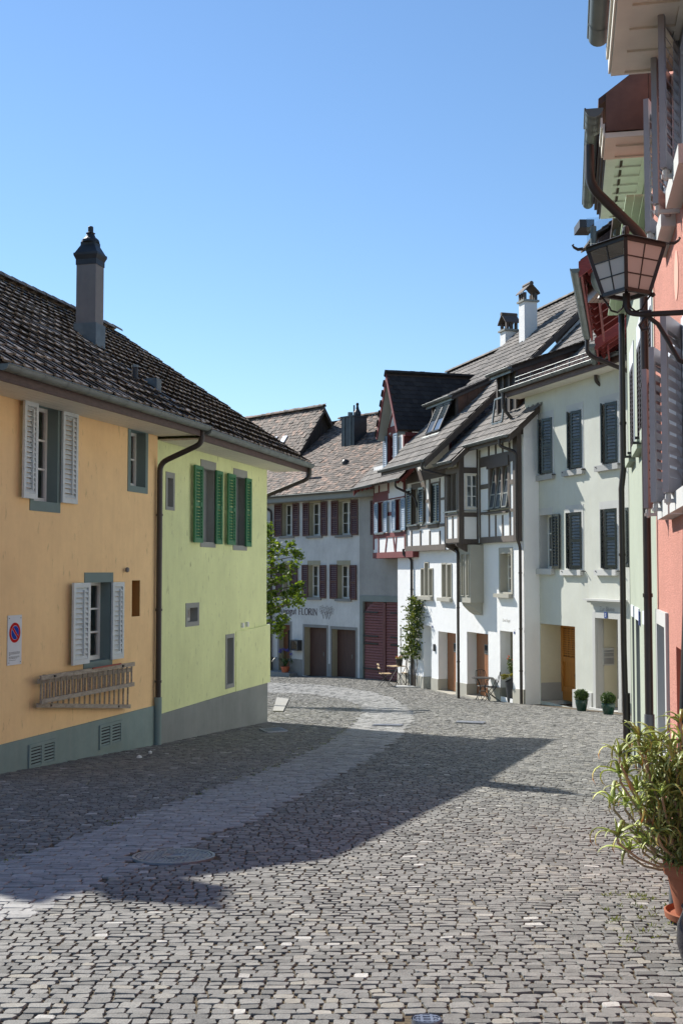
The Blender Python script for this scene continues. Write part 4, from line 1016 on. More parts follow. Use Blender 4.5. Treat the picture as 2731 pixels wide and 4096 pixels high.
# roof
PW = math.radians(38); OVW = .5; RW = 4.97
vW = -F_wi.n * math.cos(PW) + up * math.sin(PW); uv = F_wi.u
s_b = 40.55; dirS = Vector((-.666, .746, 0)); s0 = F_wi.p.dot(dirS.normalized()); uB = -(s_b - s0)      # barn gable position along the wall
WL = RW / math.cos(PW); uE = uR + 5
rf = tile_roof(winery, F_wi.P(uL, ZEW, OVW), uv, vW, uE - uL, WL, .185, .16, tile_flat(.185, .3), (M['biber_j'], M['biber_o']), stagger=True, jit=.012, yaw=.04, basemat=M['wood_dark'],
               poly=[(0, 0), (uE - uL, 0), (uE - uL, WL), (uB - uL + .0, WL), (uB - uL, 2.2), (0, 2.2)])
zrw = ZEW + RW * math.tan(PW)
ridge_tiles(rf, F_wi.P(uB, zrw, OVW - RW), F_wi.P(uE, zrw, OVW - RW), M['biber_o'], .12, .36)
MB().prism([F_wi.P(uL, ZEW, OVW - 2 * RW), F_wi.P(uE, ZEW, OVW - 2 * RW), F_wi.P(uE, zrw, OVW - RW), F_wi.P(uL, zrw, OVW - RW)], (0, 0, -.06)).build('roof_back', M['biber_j'], winery)
gutter(winery, F_wi.P(uL, ZEW - .02, OVW + .07), F_wi.P(F_wi.uz('C', 1000, 740)[0], ZEW - .02, OVW + .07), M['zinc'], .07, F_wi.n)
MB().fbox(F_wi, uL, uR, ZEW - .28, ZEW - .03, OVW - .06, OVW - .02).build('fascia', M['greystone'], winery)
MB().fbox(F_wi, uL, uR, ZEW - .30, ZEW - .27, 0, OVW - .02).build('soffit', M['greystone'], winery)
cp = F_wi.uz('C', 347, 900); x0 = F_wi.P(cp[0], ZEW - .4, .1); gzz = gz(x0.x, x0.y)
pipe(winery, smooth_path([F_wi.P(cp[0] - .75, ZEW - .08, OVW + .07), F_wi.P(cp[0] - .7, ZEW - .3, OVW), x0 + Vector((0, 0, -.2)), Vector((x0.x, x0.y, gzz - .1))]), M['brownpipe'], .055)
nW = uv.cross(vW)
def wr(x, y): return on_plane(*px('C', x, y), F_wi.P(0, ZEW, OVW), nW)
# metal chimney box with cowls
b0 = wr(880, 425); tz = at_depth(*px('C', 895, 212), b0.y).z; hw = .42
M['chimmetal'] = mat_plain('dark_seamed_metal', (.055, .06, .065), .4, .2, 3, metal=.5)
ch = MB().obox(Vector((b0.x, b0.y, (b0.z - .8 + tz) / 2)) + F_wi.u * .1 - F_wi.n * .35, F_wi.u * hw, F_wi.n * .38, Vector((0, 0, (tz - b0.z + .8) / 2))).build('chimney', M['chimmetal'], winery)
cc = Vector((b0.x, b0.y, tz)) + F_wi.u * .1 - F_wi.n * .35
for k in (-.5, .5): MB().obox(Vector((cc.x, cc.y, (b0.z + tz) / 2)) + F_wi.u * hw * k + F_wi.n * .39, F_wi.u * .015, F_wi.n * .02, Vector((0, 0, (tz - b0.z) / 2))).build('seam', M['zinc'], ch)
MB().obox(cc, F_wi.u * (hw + .04), F_wi.n * .42, Vector((0, 0, .03))).build('lid', M['chimmetal'], ch)
MB().tube([cc - F_wi.u * .25, cc - F_wi.u * .25 + up * .25], .12, 10).build('flue', M['zinc'], ch, smooth=True)
MB().tube([cc - F_wi.u * .0, cc + up * .55], .035, 8).build('flue_pipe', M['dark_metal'], ch, smooth=True)
mb = MB(); mb.lathe(cc + F_wi.u * .22, [(.1, 0), (.17, .08), (.16, .2), (.08, .34), (.05, .5), (.07, .56), (.05, .62), (.0, .64)], 12); mb.build('cowl', M['dark_metal'], ch)
b1 = wr(595, 665); MB().tube([b1 - up * .2, b1 + up * .75], .07, 10).build('vent_pipe', mat_plain('red_brown_vent', (.09, .05, .045), .5), winery, smooth=True)
b1 = wr(872, 548); MB().lathe(b1, [(.16, -.05), (.16, .08), (.1, .16), (.0, .18)], 10).build('vent_cowl', M['dark_metal'], winery)
# barn with steep roof
barn = thing('barn', F_wi.P(uB - 4, gz(-5, 55)), 'barn with steep patchy brown tiled roof rising behind the green house', 'barn')
PB = math.radians(55.5); dR = -3.54; zR = 7.70 + CAMZ; vB = -F_wi.n * math.cos(PB) + up * math.sin(PB); run = 4.2
LB = 9.0; E0 = F_wi.P(uB - LB, zR - run * math.tan(PB), dR + run)
rfb = tile_roof(barn, E0, uv, vB, LB, run / math.cos(PB), .20, .175, tile_flat(.2, .3), (M['biber_j'], M['biber_o']), stagger=True, jit=.012, yaw=.04, basemat=M['wood_dark'])
ridge_tiles(rfb, F_wi.P(uB - LB, zR, dR), F_wi.P(uB, zR, dR), M['biber_o'], .13, .36)
MB().prism([F_wi.P(uB - LB, zR - run * math.tan(PB), dR - run), F_wi.P(uB, zR - run * math.tan(PB), dR - run), F_wi.P(uB, zR, dR), F_wi.P(uB - LB, zR, dR)], (0, 0, -.08)).build('roof_back', M['biber_j'], barn)
M['oldboards'] = mat_wood('weathered_barn_boards', (.075, .055, .045), .85, 2, .5)
gw = MB().fprism(F_wi, [], 0, 0) if False else None
gb = None
nb = 26
for k in range(nb):
    d0 = dR + run - .3 - (2 * run - .6) * k / nb; d1 = dR + run - .3 - (2 * run - .6) * (k + 1) / nb
    h0 = zR - .1 - abs(d0 - dR) * math.tan(PB); h1 = zR - .1 - abs(d1 - dR) * math.tan(PB); e = .012 * (k % 2)
    MB().prism([F_wi.P(uB - .35 + e, 1.5, d0), F_wi.P(uB - .35 + e, 1.5, d1 + .006), F_wi.P(uB - .35 + e, h1, d1 + .006), F_wi.P(uB - .35 + e, h0, d0)], F_wi.u * -.03).build('gable_board', M['oldboards'], barn)
for sgn_ in (1, -1):
    MB().prism([F_wi.P(uB, zR - .02, dR), F_wi.P(uB, zR - .02 - run * math.tan(PB), dR + sgn_ * run), F_wi.P(uB, zR - .25 - run * math.tan(PB), dR + sgn_ * run), F_wi.P(uB, zR - .25, dR)], F_wi.u * .03).build('verge_board', M['oldboards'], barn)
a, b = F_wi.P(uB - LB, 0, dR + run - .4), F_wi.P(uB - .35, 0, dR + run - .4); sheet_walls(barn, [(a.x, a.y), (b.x, b.y)], -4.5, zR - run * math.tan(PB) + .3, M['oldboards'], 'wall')
nB = uv.cross(vB)
for x, y in ((356, 384), (428, 378)):       # glass roof tiles
    q = on_plane(*px('C', x, y), F_wi.P(uB, zR, dR), nB); nn = nB if nB.z > 0 else -nB
    MB().obox(q + nn * .05, uv * .17, vB * .2, nn * .012).build('glass_tile', mat_plain('glass_tile', (.8, .82, .84), .1, .02, bmp=0), barn)

# ------------------------------------------------------------------ red and white half-timbered houses
M['white'] = mat_plaster('white_limewash', (.80, .80, .79), .025, 30, .5, .012, wave=1.5, patch=.12)
M['panel'] = mat_plaster('white_infill', (.79, .79, .78), .03, 40, .5, .008, wave=1.0, patch=.12)
M['redbeam'] = mat_wood('oxblood_timber', (.17, .035, .035), .65, 2, .25)
M['brownbeam'] = mat_wood('umber_timber', (.125, .10, .08), .65, 2, .25)
M['beamdark'] = mat_wood('dark_umber_timber', (.075, .058, .048), .65, 2, .25)
M['shutter_blue'] = mat_plain('grey_blue_paint', (.20, .275, .36), .5, .12, 5)
M['shutter_black'] = mat_plain('dark_green_black_paint', (.02, .027, .027), .22, .2, 5)
M['wh_plinth'] = mat_plaster('beige_plinth', (.42, .40, .34), .06, 60, .3, .004)
M['greige'] = mat_plaster('greige_stone', (.40, .385, .33), .05, 90, .25, .003)
cc_ = [(0, (.125, .115, .105)), (.5, (.165, .15, .136)), (.85, (.205, .185, .165)), (1, (.25, .222, .195))]
M['conc_j'] = mat_ramp('brown_concrete_tiles', cc_, .8, True, bmp=.4, nscale=8)
M['conc_o'] = mat_ramp('brown_concrete_tile', cc_, .8, False, bmp=.4, nscale=8)
dk = [(0, (.030, .026, .026)), (1, (.05, .044, .042))]
M['dtile_j'] = mat_ramp('dark_dormer_tiles', dk, .8, True, bmp=.3, nscale=8); M['dtile_o'] = mat_ramp('dark_dormer_tile', dk, .8, False, bmp=.3, nscale=8)
M['glass_dull'] = mat_plain('dull_dark_pane', (.03, .032, .035), .35, .2, 3, bmp=0, spec=.25)
F_wt = F_w.off(.2); F_wr = F_w.off(.1)
redh = thing('red_timber_house', F_w.P(-10.5, gz(2.1, 43)), 'red half-timbered house with blue shutters and a steep gabled dormer', 'house')
whl = thing('timber_house', F_w.P(-4, gz(4, 37)), 'white half-timbered house with brown beams, oriel and two wooden doors', 'house')
def beam(house, F, W, x0, y0, x1, y1, mat, d0=-.05, d1=.025, name='beam', w2=None):
    r = F.rect(W, x0, y0, x1, y1, 0, w2); return MB().fbox(F, r[0], r[1], r[2], r[3], d0, d1 + random.uniform(0, .004)).build(name, mat, house)
def dbeam(house, F, W, p, q, w_, mat, d1=.024):            # slanted brace given by its centre line
    a, b = F.uz(W, *p), F.uz(W, *q); return MB().bar(F.P(*a, d1 - .04), F.P(*b, d1 - .04), w_, .08, F.n).build('brace', mat, house)
def open_window(house, F, W, x0, y0, x1, y1, rev, smat, ny=3, leaves=1, holes=None, sw=.03, curtain=None, sill=None, **k):
    r = F.rect(W, x0, y0, x1, y1); return window(house, F, r, sw, sw, sw, rev, .03, smat, leaves=leaves, ny=ny, holes=holes, curtain=curtain, sill=sill, **k), r
# ---- red house: jettied upper storey
holes = []
uA, uB_ = F_wt.uz('D', 100, 1500)[0], F_wt.uz('D', 387, 1500)[0]
zj = F_wt.uz('E', 240, 293)[1]
for (o_, l_, r_) in (((142, 1372, 188, 1628), (108, 1382, 140, 1642), (190, 1362, 222, 1632)), ((298, 1347, 345, 1612), (265, 1352, 297, 1622), (346, 1332, 385, 1612))):
    open_window(redh, F_wt, 'D', *o_, .12, M['redbeam'], holes=holes, leaves=1)
    for s in (l_, r_): shutter(redh, F_wt, R(F_wt, 'D', *s, d=.07), M['shutter_blue'], 14, .07, .035, rod=False, single=False)
wall(redh, F_wt, uA, uB_, zj, 5.75, holes, M['panel'], 'infill_wall')
rb = M['redbeam']
for b_ in ((98, 1215, 107, 1790), (376, 1150, 387, 1790)): beam(redh, F_wt, 'D', *b_, rb)
beam(redh, F_wt, 'E', 98, 250, 457, 288, rb, -.3, .03)
beam(redh, F_wt, 'D', 107, 1650, 376, 1668, rb); beam(redh, F_wt, 'D', 107, 1285, 376, 1318, rb, -.05, .03)
beam(redh, F_wt, 'D', 225, 1455, 262, 1482, rb)
for x in (146, 228): beam(redh, F_wt, 'D', x, 1215, x + 8, 1290, rb)
beam(redh, F_wt, 'E', 142, 100, 149, 248, rb)
for p, q in (((222, 95), (205, 248)), ((276, 95), (292, 245)), ((305, 95), (296, 245))): dbeam(redh, F_wt, 'E', p, q, .09, rb)
for p, q in (((345, 1180), (305, 1295)), ((300, 1200), (330, 1290))): dbeam(redh, F_wt, 'D', p, q, .09, rb)
for x0, x1, y in ((128, 205, 1640), (285, 362, 1620)): beam(redh, F_wt, 'D', x0, y, x1, y + 10, M['zinc'], 0, .1, 'sill')
# roof of the red house
pR = math.atan(1.072); vR = -F_w.n * math.cos(pR) + up * math.sin(pR)
def planeZ(base, t): return lambda d: base + CAMZ + t * d
zRed = planeZ(4.14, 1.072)
def roof_poly(house, base, t, pts, tw, ex, tm, mats, **k):    # pts: (u, d into the house)
    p_ = math.atan(t); v = -F_w.n * math.cos(p_) + up * math.sin(p_)
    u0 = min(a for a, b in pts); d0 = min(b for a, b in pts); u1 = max(a for a, b in pts); d1 = max(b for a, b in pts)
    E0 = F_w.P(u0, base + CAMZ + t * d0, -d0); c = math.cos(p_)
    return tile_roof(house, E0, F_w.u, v, u1 - u0, (d1 - d0) / c, tw, ex, tm, mats, poly=[(a - u0, (b - d0) / c) for a, b in pts], **k)
pan = tile_pan(.31, .43, .032, .02, .02)
rr_ = roof_poly(redh, 4.14, 1.072, [(-13.4, -.8), (-8.2, -.8), (-8.2, 4.1), (-15.5, 4.1), (-15.5, 2.0), (-13.4, 2.0)], .30, .345, pan, (M['conc_j'], M['conc_o']), jit=.004, yaw=.004)
ridge_tiles(rr_, F_w.P(-15.5, zRed(4.1), -4.1), F_w.P(-8.2, zRed(4.1), -4.1), M['conc_o'], .13, .38)
gutter(redh, F_w.P(-13.4, zRed(-.8), .88), F_w.P(-11.1, zRed(-.8), .88), M['zinc'], .075, F_w.n)
gutter(redh, F_w.P(-8.9, zRed(-.8), .88), F_w.P(-7.9, zRed(-.8), .88), M['zinc'], .075, F_w.n)
for uu in (-13.4,):
    MB().prism([F_w.P(uu, zRed(-.8) - .04, .8), F_w.P(uu, zRed(3.0) - .04, -3.0), F_w.P(uu, zRed(3.0) - .3, -3.0), F_w.P(uu, zRed(-.8) - .28, .8)], F_w.u * -.05).build('verge_board', rb, redh)
for k in range(11):
    uu = -13.2 + k * .52
    if -11.2 < uu < -8.7: continue
    MB().bar(F_w.P(uu, zRed(-.72) - .17, .72), F_w.P(uu, zRed(.0) - .17, 0), .1, .13).build('rafter', rb, redh)
a, b, c, d = [F_w.P(*q) for q in ((uA, 0, .2), (uA, 0, -8), (-8.2, 0, -8), (-8.2, 0, .0))]
sheet_walls(redh, [(a.x, a.y), (b.x, b.y)], zj, 5.7, M['white']); sheet_walls(redh, [(c.x, c.y), (d.x, d.y)], -4.3, 5.7, M['white'])
MB().fbox(F_wt, uA, uB_, zj - .02, zj + .02, -1.2, -.05).build('jetty_floor', M['redbeam'], redh)
# gabled dormer standing on the facade
uc_, hwid, zRid, oG = -9.9, 1.2, 7.38 + CAMZ, .6
zE = 5.12 + CAMZ; tG = (zRid - zE) / hwid; F_g = F_w.off(.24)
dr = None
for sgn_ in (1, -1):
    pitch = math.atan(tG); v = (F_w.u * -sgn_) * math.cos(pitch) + up * math.sin(pitch)
    E0 = F_w.P(uc_ + sgn_ * hwid, zE, oG); Lr = 3.7
    dr_ = tile_roof(redh, E0, -F_w.n, v, Lr, hwid / math.cos(pitch), .2, .2, tile_flat(.2, .3), (M['dtile_j'], M['dtile_o']), name='dormer_roof', stagger=True, jit=.004, yaw=.01, maxn=(150 if sgn_ > 0 else 0), thick=.08,
                    poly=[(0, 0), (1.0, 0), (Lr, hwid / math.cos(pitch)), (0, hwid / math.cos(pitch))])
    if sgn_ > 0: dr = dr_
    MB().prism([F_w.P(uc_ + sgn_ * (hwid + .02), zE - .03, oG), F_w.P(uc_, zRid - .02, oG), F_w.P(uc_, zRid - .3, oG), F_w.P(uc_ + sgn_ * (hwid - .1), zE - .1, oG)], F_w.n * .04).build('verge_board', rb, redh)
    MB().prism([F_w.P(uc_ + sgn_ * (hwid - .06), zE - .1, oG - .01), F_w.P(uc_, zRid - .16, oG - .01), F_w.P(uc_, zRid - .19, oG - .01), F_w.P(uc_ + sgn_ * (hwid - .08), zE - .16, oG - .01)], F_w.n * -.4).build('verge_soffit', M['greystone'], redh)
    MB().fbox(F_w, uc_ + sgn_ * (hwid - .3) - .03, uc_ + sgn_ * (hwid - .3) + .03, 4.6, zE - .05, -1.6, .2).build('cheek_wall', M['redbeam'], redh)
    MB().fbox(F_w, min(uc_ + sgn_ * (hwid - .26), uc_ + sgn_ * (hwid - .06)), max(uc_ + sgn_ * (hwid - .26), uc_ + sgn_ * (hwid - .06)), zE - .2, zE - .06, -1.4, .3).build('wall_plate', rb, redh)
ridge_tiles(dr, F_w.P(uc_, zRid, oG), F_w.P(uc_, zRid, -3.1), M['dtile_o'], .11, .5)
hg = []
rW = F_g.rect('D', 224, 772, 276, 1040)
window(redh, F_g, rW, .03, .03, .03, .12, .03, rb, leaves=1, ny=3, holes=hg)
for s in ((189, 780, 222, 1052), (279, 752, 314, 1040)): shutter(redh, F_g, R(F_g, 'D', *s, d=.07), M['shutter_blue'], 14, .07, .035, rod=False, single=False)
wall(redh, F_g, uc_ - .9, uc_ + .9, 4.4, zE + .02, hg, M['panel'], 'dormer_front')
MB().fprism(F_g, [(uc_ - .9, zE + .02), (uc_ + .9, zE + .02), (uc_ + .9, zE + .25), (uc_, zRid - .25), (uc_ - .9, zE + .25)], -.04, 0).build('dormer_gable', M['panel'], redh)
zz = F_g.uz('D', 250, 715)[1]
MB().fbox(F_g, uc_ - .9, uc_ + .9, zz - .1, zz + .1, -.04, .03).build('beam', rb, redh)
MB().fbox(F_g, uc_ - .5, uc_ + .5, zz - .28, zz - .11, -.04, .035).build('beam', rb, redh)
for a_, b_ in (((-.75, zz + .1), (.1, zRid - .8)), ((.75, zz + .1), (-.1, zRid - .8)), ((-.05, zz + .1), (.4, zRid - 1.25)), ((.05, zz + .1), (-.4, zRid - 1.25))):
    MB().bar(F_g.P(uc_ + a_[0], a_[1], -.015), F_g.P(uc_ + b_[0], b_[1], -.015), .1, .08, F_g.n).build('brace', rb, redh)
for sgn_ in (-1, 1): MB().fbox(F_g, uc_ + sgn_ * .86 - .06, uc_ + sgn_ * .86 + .06, 4.6, zz - .1, -.04, .028).build('beam', rb, redh)

# ---- white house, ground floor
uWL = F_w.uz('E', 315, 900)[0]; uWR = .35
holes = []; g = M['greige']
for (x0, y0, x1, y1) in ((528, 397, 553, 632), (562, 342, 592, 632), (600, 397, 630, 632)):
    open_window(whl, F_w, 'E', x0, y0, x1, y1, .22, g, 1, 1, holes, .04, sash=True)
r = R(F_w, 'E', 505, 637, 633, 674); MB().fbox(F_w, r[0], r[1], r[2], r[3], -.05, .12).build('sill', g, whl)
for (x0, y0, x1, y1) in ((716, 354, 752, 645), (763, 358, 797, 648)): open_window(whl, F_w, 'E', x0, y0, x1, y1, .2, g, 1, 1, holes, .05)
r = R(F_w, 'E', 692, 650, 805, 688); MB().fbox(F_w, r[0], r[1], r[2], r[3], -.05, .12).build('sill', g, whl)
rwn = R(F_w, 'E', 1238, 258, 1336, 604); window(whl, F_w, rwn, .1, .18, .05, .22, .03, g, nx=1, ny=3, leaves=2, holes=holes, curtain=.3)
r = R(F_w, 'E', 1207, 614, 1345, 655); MB().fbox(F_w, r[0], r[1], r[2], r[3], -.05, .14).build('sill', g, whl)
M['dwood'] = mat_wood('honey_brown_door_boards', (.30, .125, .05), .5, 2, .18)
M['olive'] = mat_plain('olive_grey_door', (.17, .16, .11), .6, .1)
DOORS = []
for (x0, y0, x1, y1, kind) in ((545, 900, 617, 1470, 'box'), (677, 952, 838, 1540, 'door'), (934, 956, 1128, 1590, 'door'), (1230, 946, 1348, 1500, 'plain'), (335, 922, 352, 1450, 'plain')):
    r = R(F_w, 'E', x0, y0, x1, y1); r = (r[0], r[1], r[2] - .2, r[3])
    rv = recess(whl, F_w, r, .34, M['white'], holes, {'door': M['greige'], 'plain': M['olive'], 'box': M['white']}[kind], 'door_frame' if kind == 'door' else 'door', name='doorway')
    DOORS.append((r, kind, rv))
    if kind == 'door':
        u0, u1, z0, z1 = r; zf = z0 + .28; a, b = u0 + .06, u1 - .05; n = 22
        MB().fbox(F_w, a, b, zf, z1 - .05, -.34, -.325).build('door_backing', M['dwood'], rv)
        hh = .085; k = 0; z = zf - (b - a) * 1.2
        while z < z1 + .2:                                  # diagonal boards: rise to the right
            q = [(a, z), (b, z + (b - a) * 1.2), (b, z + (b - a) * 1.2 + hh), (a, z + hh)]
            def clip(pts, zc, keep):
                out = []
                for i in range(len(pts)):
                    p1, p2 = pts[i], pts[(i + 1) % len(pts)]; i1, i2 = (p1[1] - zc) * keep >= 0, (p2[1] - zc) * keep >= 0
                    if i1: out.append(p1)
                    if i1 != i2: t = (zc - p1[1]) / (p2[1] - p1[1]); out.append((p1[0] + t * (p2[0] - p1[0]), zc))
                return out
            q = clip(q, zf, 1)
            if len(q) > 2: q = clip(q, z1 - .06, -1)
            if len(q) > 2: MB().fprism(F_w, q, -.325, -.31).build('board', M['dwood'], rv)
            z += hh + .012
        zc = zf + (z1 - zf) * .74; um = (a + b) / 2
        MB().fbox(F_w, um - .14, um + .14, zc - .15, zc + .15, -.312, -.295).build('door_light', M['zinc'], rv)
        MB().fbox(F_w, um - .11, um + .11, zc - .12, zc + .12, -.297, -.290).build('pane', M['dark'], rv)
        MB().bar(F_w.P(b - .1, zf + .75, -.28), F_w.P(b - .1, zf + 1.0, -.28), .025).build('handle', M['iron'], rv)
        MB().fbox(F_w, u0 - .02, u1 + .02, z0 - .1, zf - .02, -.36, .10).build('doorstep', M['wh_plinth'], rv)
    if kind == 'box':
        rb_ = R(F_w, 'E', 590, 1126, 618, 1222, d=-.3); MB().fbox(F_w, rb_[0] - .05, rb_[0] + .28, rb_[2], rb_[3], -.34, -.25).build('letter_box', M['greystone'], rv)
wall(whl, F_w, uWL, uWR, -4.3, 5.6, holes, M['white'])
def slope_plinth(house, F, u0, u1, h, mat, holes, d=.02):
    mb = MB(); cuts = sorted([u0, u1] + [x for hh in holes for x in hh[:2] if u0 < x < u1 and hh[2] < F.P(0, 0).z - 2.0])
    for a, b in zip(cuts[:-1], cuts[1:]):
        if b - a < .02 or any(hh[0] - .001 < (a + b) / 2 < hh[1] + .001 and hh[2] < -2.0 for hh in holes): continue
        pa, pb = F.P(a, 0), F.P(b, 0); za, zb_ = gz(pa.x, pa.y), gz(pb.x, pb.y)
        MB().fprism(F, [(a, za - .5), (b, zb_ - .5), (b, zb_ + h), (a, za + h)], -.01, d).build('plinth', mat, house)
slope_plinth(whl, F_w, uWL, uWR, .42, M['wh_plinth'], [h for h in holes])
for r, kind, rv in DOORS[:4]:
    u0, u1 = r[0], r[1]; pa = F_w.P(u0, 0); za = gz(pa.x, pa.y)
    MB().add([F_w.P(u0 + .004, za - .3, 0), F_w.P(u0 + .004, za - .3, -.338), F_w.P(u0 + .004, za + .42, -.338), F_w.P(u0 + .004, za + .42, 0)], [(0, 1, 2, 3)]).build('reveal_plinth', M['wh_plinth'], rv)
# upper storey, left of the oriel
uO0 = F_wt.uz('D', 745, 1500)[0]; holes = []; bb_ = M['brownbeam']
open_window(whl, F_wt, 'D', 442, 1240, 500, 1556, .14, bb_, 3, 1, holes)
shutter(whl, F_wt, R(F_wt, 'D', 396, 1248, 438, 1575, d=.06), M['shutter_black'], 14, .05, .035, rod=False)
shutter(whl, F_wt, R(F_wt, 'D', 501, 1236, 546, 1560, d=.06), M['shutter_black'], 14, .05, .035, rod=False)
open_window(whl, F_wt, 'D', 612, 1200, 688, 1550, .12, bb_, 1, 1, holes)
rr0 = R(F_wt, 'D', 612, 1200, 688, 1550); um = (rr0[0] + rr0[1]) / 2
shutter(whl, F_wt, (rr0[0], um - .005, rr0[2], rr0[3]), M['shutter_black'], 14, -.05, .035, rod=False); shutter(whl, F_wt, (um + .005, rr0[1], rr0[2], rr0[3]), M['shutter_black'], 14, -.05, .035, rod=False)
zjb = F_wt.uz('E', 560, 228)[1]
wall(whl, F_wt, uB_ + .01, uO0 + .3, zjb, 6.0, holes, M['panel'], 'infill_wall')
beam(whl, F_wt, 'E', 387, 192, 745, 222, bb_, -.25, .03)
for q in ((389, 1165, 400, 1790), (556, 1160, 567, 1540), (597, 1120, 610, 1540), (691, 1150, 699, 1540), (736, 1060, 746, 1760)): beam(whl, F_wt, 'D', *q, bb_)
beam(whl, F_wt, 'D', 400, 1110, 736, 1130, M['beamdark'], -.05, .03); beam(whl, F_wt, 'D', 400, 1588, 736, 1578, bb_, -.05, .03)
beam(whl, F_wt, 'D', 400, 1592, 736, 1565, bb_, -.05, .028)
beam(whl, F_wt, 'D', 545, 1345, 610, 1362, bb_); beam(whl, F_wt, 'D', 699, 1325, 736, 1340, bb_); beam(whl, F_wt, 'D', 440, 1205, 556, 1232, bb_)
for x0, x1, y in ((422, 515, 1572), (588, 690, 1556)):
    beam(whl, F_wt, 'D', x0, y, x1, y + 2, M['zinc'], 0, .14, 'sill'); beam(whl, F_wt, 'D', x0 + 8, y + 12, x1 - 5, y + 34, bb_, 0, .06)
for x in (436, 516, 600, 690): beam(whl, F_wt, 'D', x, 1620, x + 9, 1755, bb_)
for x in (430, 470, 510, 560, 610, 670): beam(whl, F_wt, 'D', x, 1070, x + 9, 1110, M['beamdark'])
# right of the oriel
holes = []; uO2 = F_wr.uz('D', 1040, 1500)[0]; uRR = F_wr.uz('D', 1398, 1400)[0]; bd = M['beamdark']
zjr = F_wr.uz('E', 1200, 155)[1]
rT = R(F_wr, 'D', 1142, 1060, 1312, 1408)
holes.append((rT[0], rT[1], rT[2], rT[3]))
wall(whl, F_wr, uO2 - .25, uRR, zjr, 5.78, holes, M['panel'], 'infill_wall')
tri = MB().fbox(F_wr, rT[0], rT[1], rT[2], rT[3], -.34, -.33).build('window_back', M['dark'], whl)
for k in range(4):
    a = rT[0] + (rT[1] - rT[0]) * k / 3; MB().fbox(F_wr, a - .05, a + .05, rT[2], rT[3], -.2, .03).build('mullion', bb_, tri)
for k in range(3):                                         # top-hung casements tilted outward
    a0 = rT[0] + (rT[1] - rT[0]) * k / 3 + .06; a1 = rT[0] + (rT[1] - rT[0]) * (k + 1) / 3 - .06; z0, z1 = rT[2] + .03, rT[3] - .04; o1 = .17
    mb = MB(); t_ = .035
    P_ = lambda a, f: F_wr.P(a, z1 + (z0 - z1) * f, -.10 + o1 * f)
    for a in (a0, a1): mb.bar(P_(a, 0), P_(a, 1), t_, t_)
    for f in (0, .33, .66, 1): mb.bar(P_(a0, f), P_(a1, f), t_ * (1 if f in (0, 1) else .5), t_)
    cs = mb.build('casement', M['greystone'], tri)
    MB().quad(P_(a0, 0), P_(a1, 0), P_(a1, 1), P_(a0, 1)).build('pane', M['glass_dull'], tri)
beam(whl, F_wr, 'D', 1122, 985, 1318, 1030, M['beamdark'], -.05, .06); beam(whl, F_wr, 'D', 1115, 1440, 1318, 1412, M['zinc'], -.1, .14, 'sill')
beam(whl, F_wr, 'D', 1112, 1478, 1305, 1442, bb_, 0, .1)
beam(whl, F_wr, 'E', 1056, 112, 1398, 145, bb_, -.2, .03)
for q in ((1045, 900, 1060, 1690), (1128, 1010, 1142, 1690), (1314, 1000, 1328, 1690)): beam(whl, F_wr, 'D', *q, bb_)
MB().fbox(F_wr, uRR - .28, uRR, zjr, 5.9, -.25, .05).build('corner_post', bd, whl)
beam(whl, F_wr, 'D', 1060, 965, 1385, 985, bd, -.05, .032); beam(whl, F_wr, 'D', 1060, 1455, 1385, 1440, bb_, -.05, .03)
beam(whl, F_wr, 'D', 1060, 1210, 1130, 1238, bb_); beam(whl, F_wr, 'D', 1326, 1162, 1385, 1192, bb_)
for x in (1190, 1252): beam(whl, F_wr, 'D', x, 1480, x + 10, 1690, bb_)
for x in (1128, 1190, 1252, 1314): beam(whl, F_wr, 'D', x, 830, x + 10, 955, bd)
# upper oriel
F_o = F_w.off(.72)
ro = R(F_o, 'D', 748, 1060, 870, 1725); u0, u1 = ro[0], ro[1]; zb0 = ro[2]; zt0 = 5.30
holes = []
for x0, x1 in ((768, 800), (808, 846)): open_window(whl, F_o, 'D', x0, 1110, x1, 1440, .1, bb_, 1, 1, holes, .02, sill=None)
oz = wall(whl, F_o, u0, u1, zb0, zt0 - .06, holes, M['panel'], 'oriel_front')
F_s = Fac(F_o.P(u1, 0), -F_o.n)                            # right cheek of the oriel
L_s = .66; holes = []
rs_ = R(F_s, 'D', 932, 1118, 1028, 1412); window(whl, F_s, rs_, .06, .06, .05, .03, .025, M['cream'], nx=1, ny=3, leaves=2, holes=holes, curtain=None, fw=.03)
wall(whl, F_s, 0, L_s, zb0, zt0 - .1, holes, M['panel'], 'oriel_side')
MB().fprism(F_s, [(0, zt0 - .1), (L_s, zt0 - .1), (L_s, zt0 + .5), (0, zt0 - .06)], -.02, 0).build('oriel_side', M['panel'], whl)
MB().fbox(F_o, u0, u0 + .03, zb0, zt0, -.66, -.001).build('oriel_side', M['panel'], whl)
for (a, b) in ((u0 - .01, u0 + .09), (u1 - .14, u1 + .01)): MB().fbox(F_o, a, b, zb0, zt0 - .08, -.1, .03).build('beam', bb_, whl)
def fz(F, W, x, y): return F.uz(W, x, y)[1]
for (ya, yb, m_, dd) in ((1690, 1728, bb_, .035), (1468, 1490, bb_, .05)): MB().fbox(F_o, u0, u1, fz(F_o, 'D', 800, yb), fz(F_o, 'D', 800, ya), -.1, dd).build('beam', m_, whl)
MB().fbox(F_o, u0 - .03, u1 - .02, fz(F_o, 'D', 800, 1458), fz(F_o, 'D', 800, 1446), -.05, .1).build('sill', M['zinc'], whl)
MB().fbox(F_o, u0, u1, fz(F_o, 'D', 800, 1108), fz(F_o, 'D', 800, 1060), -.08, .034).build('beam', bb_, whl)
um = (u0 + u1) / 2; MB().fbox(F_o, um - .03, um + .03, fz(F_o, 'D', 800, 1690), fz(F_o, 'D', 800, 1490), -.06, .026).build('beam', bb_, whl)
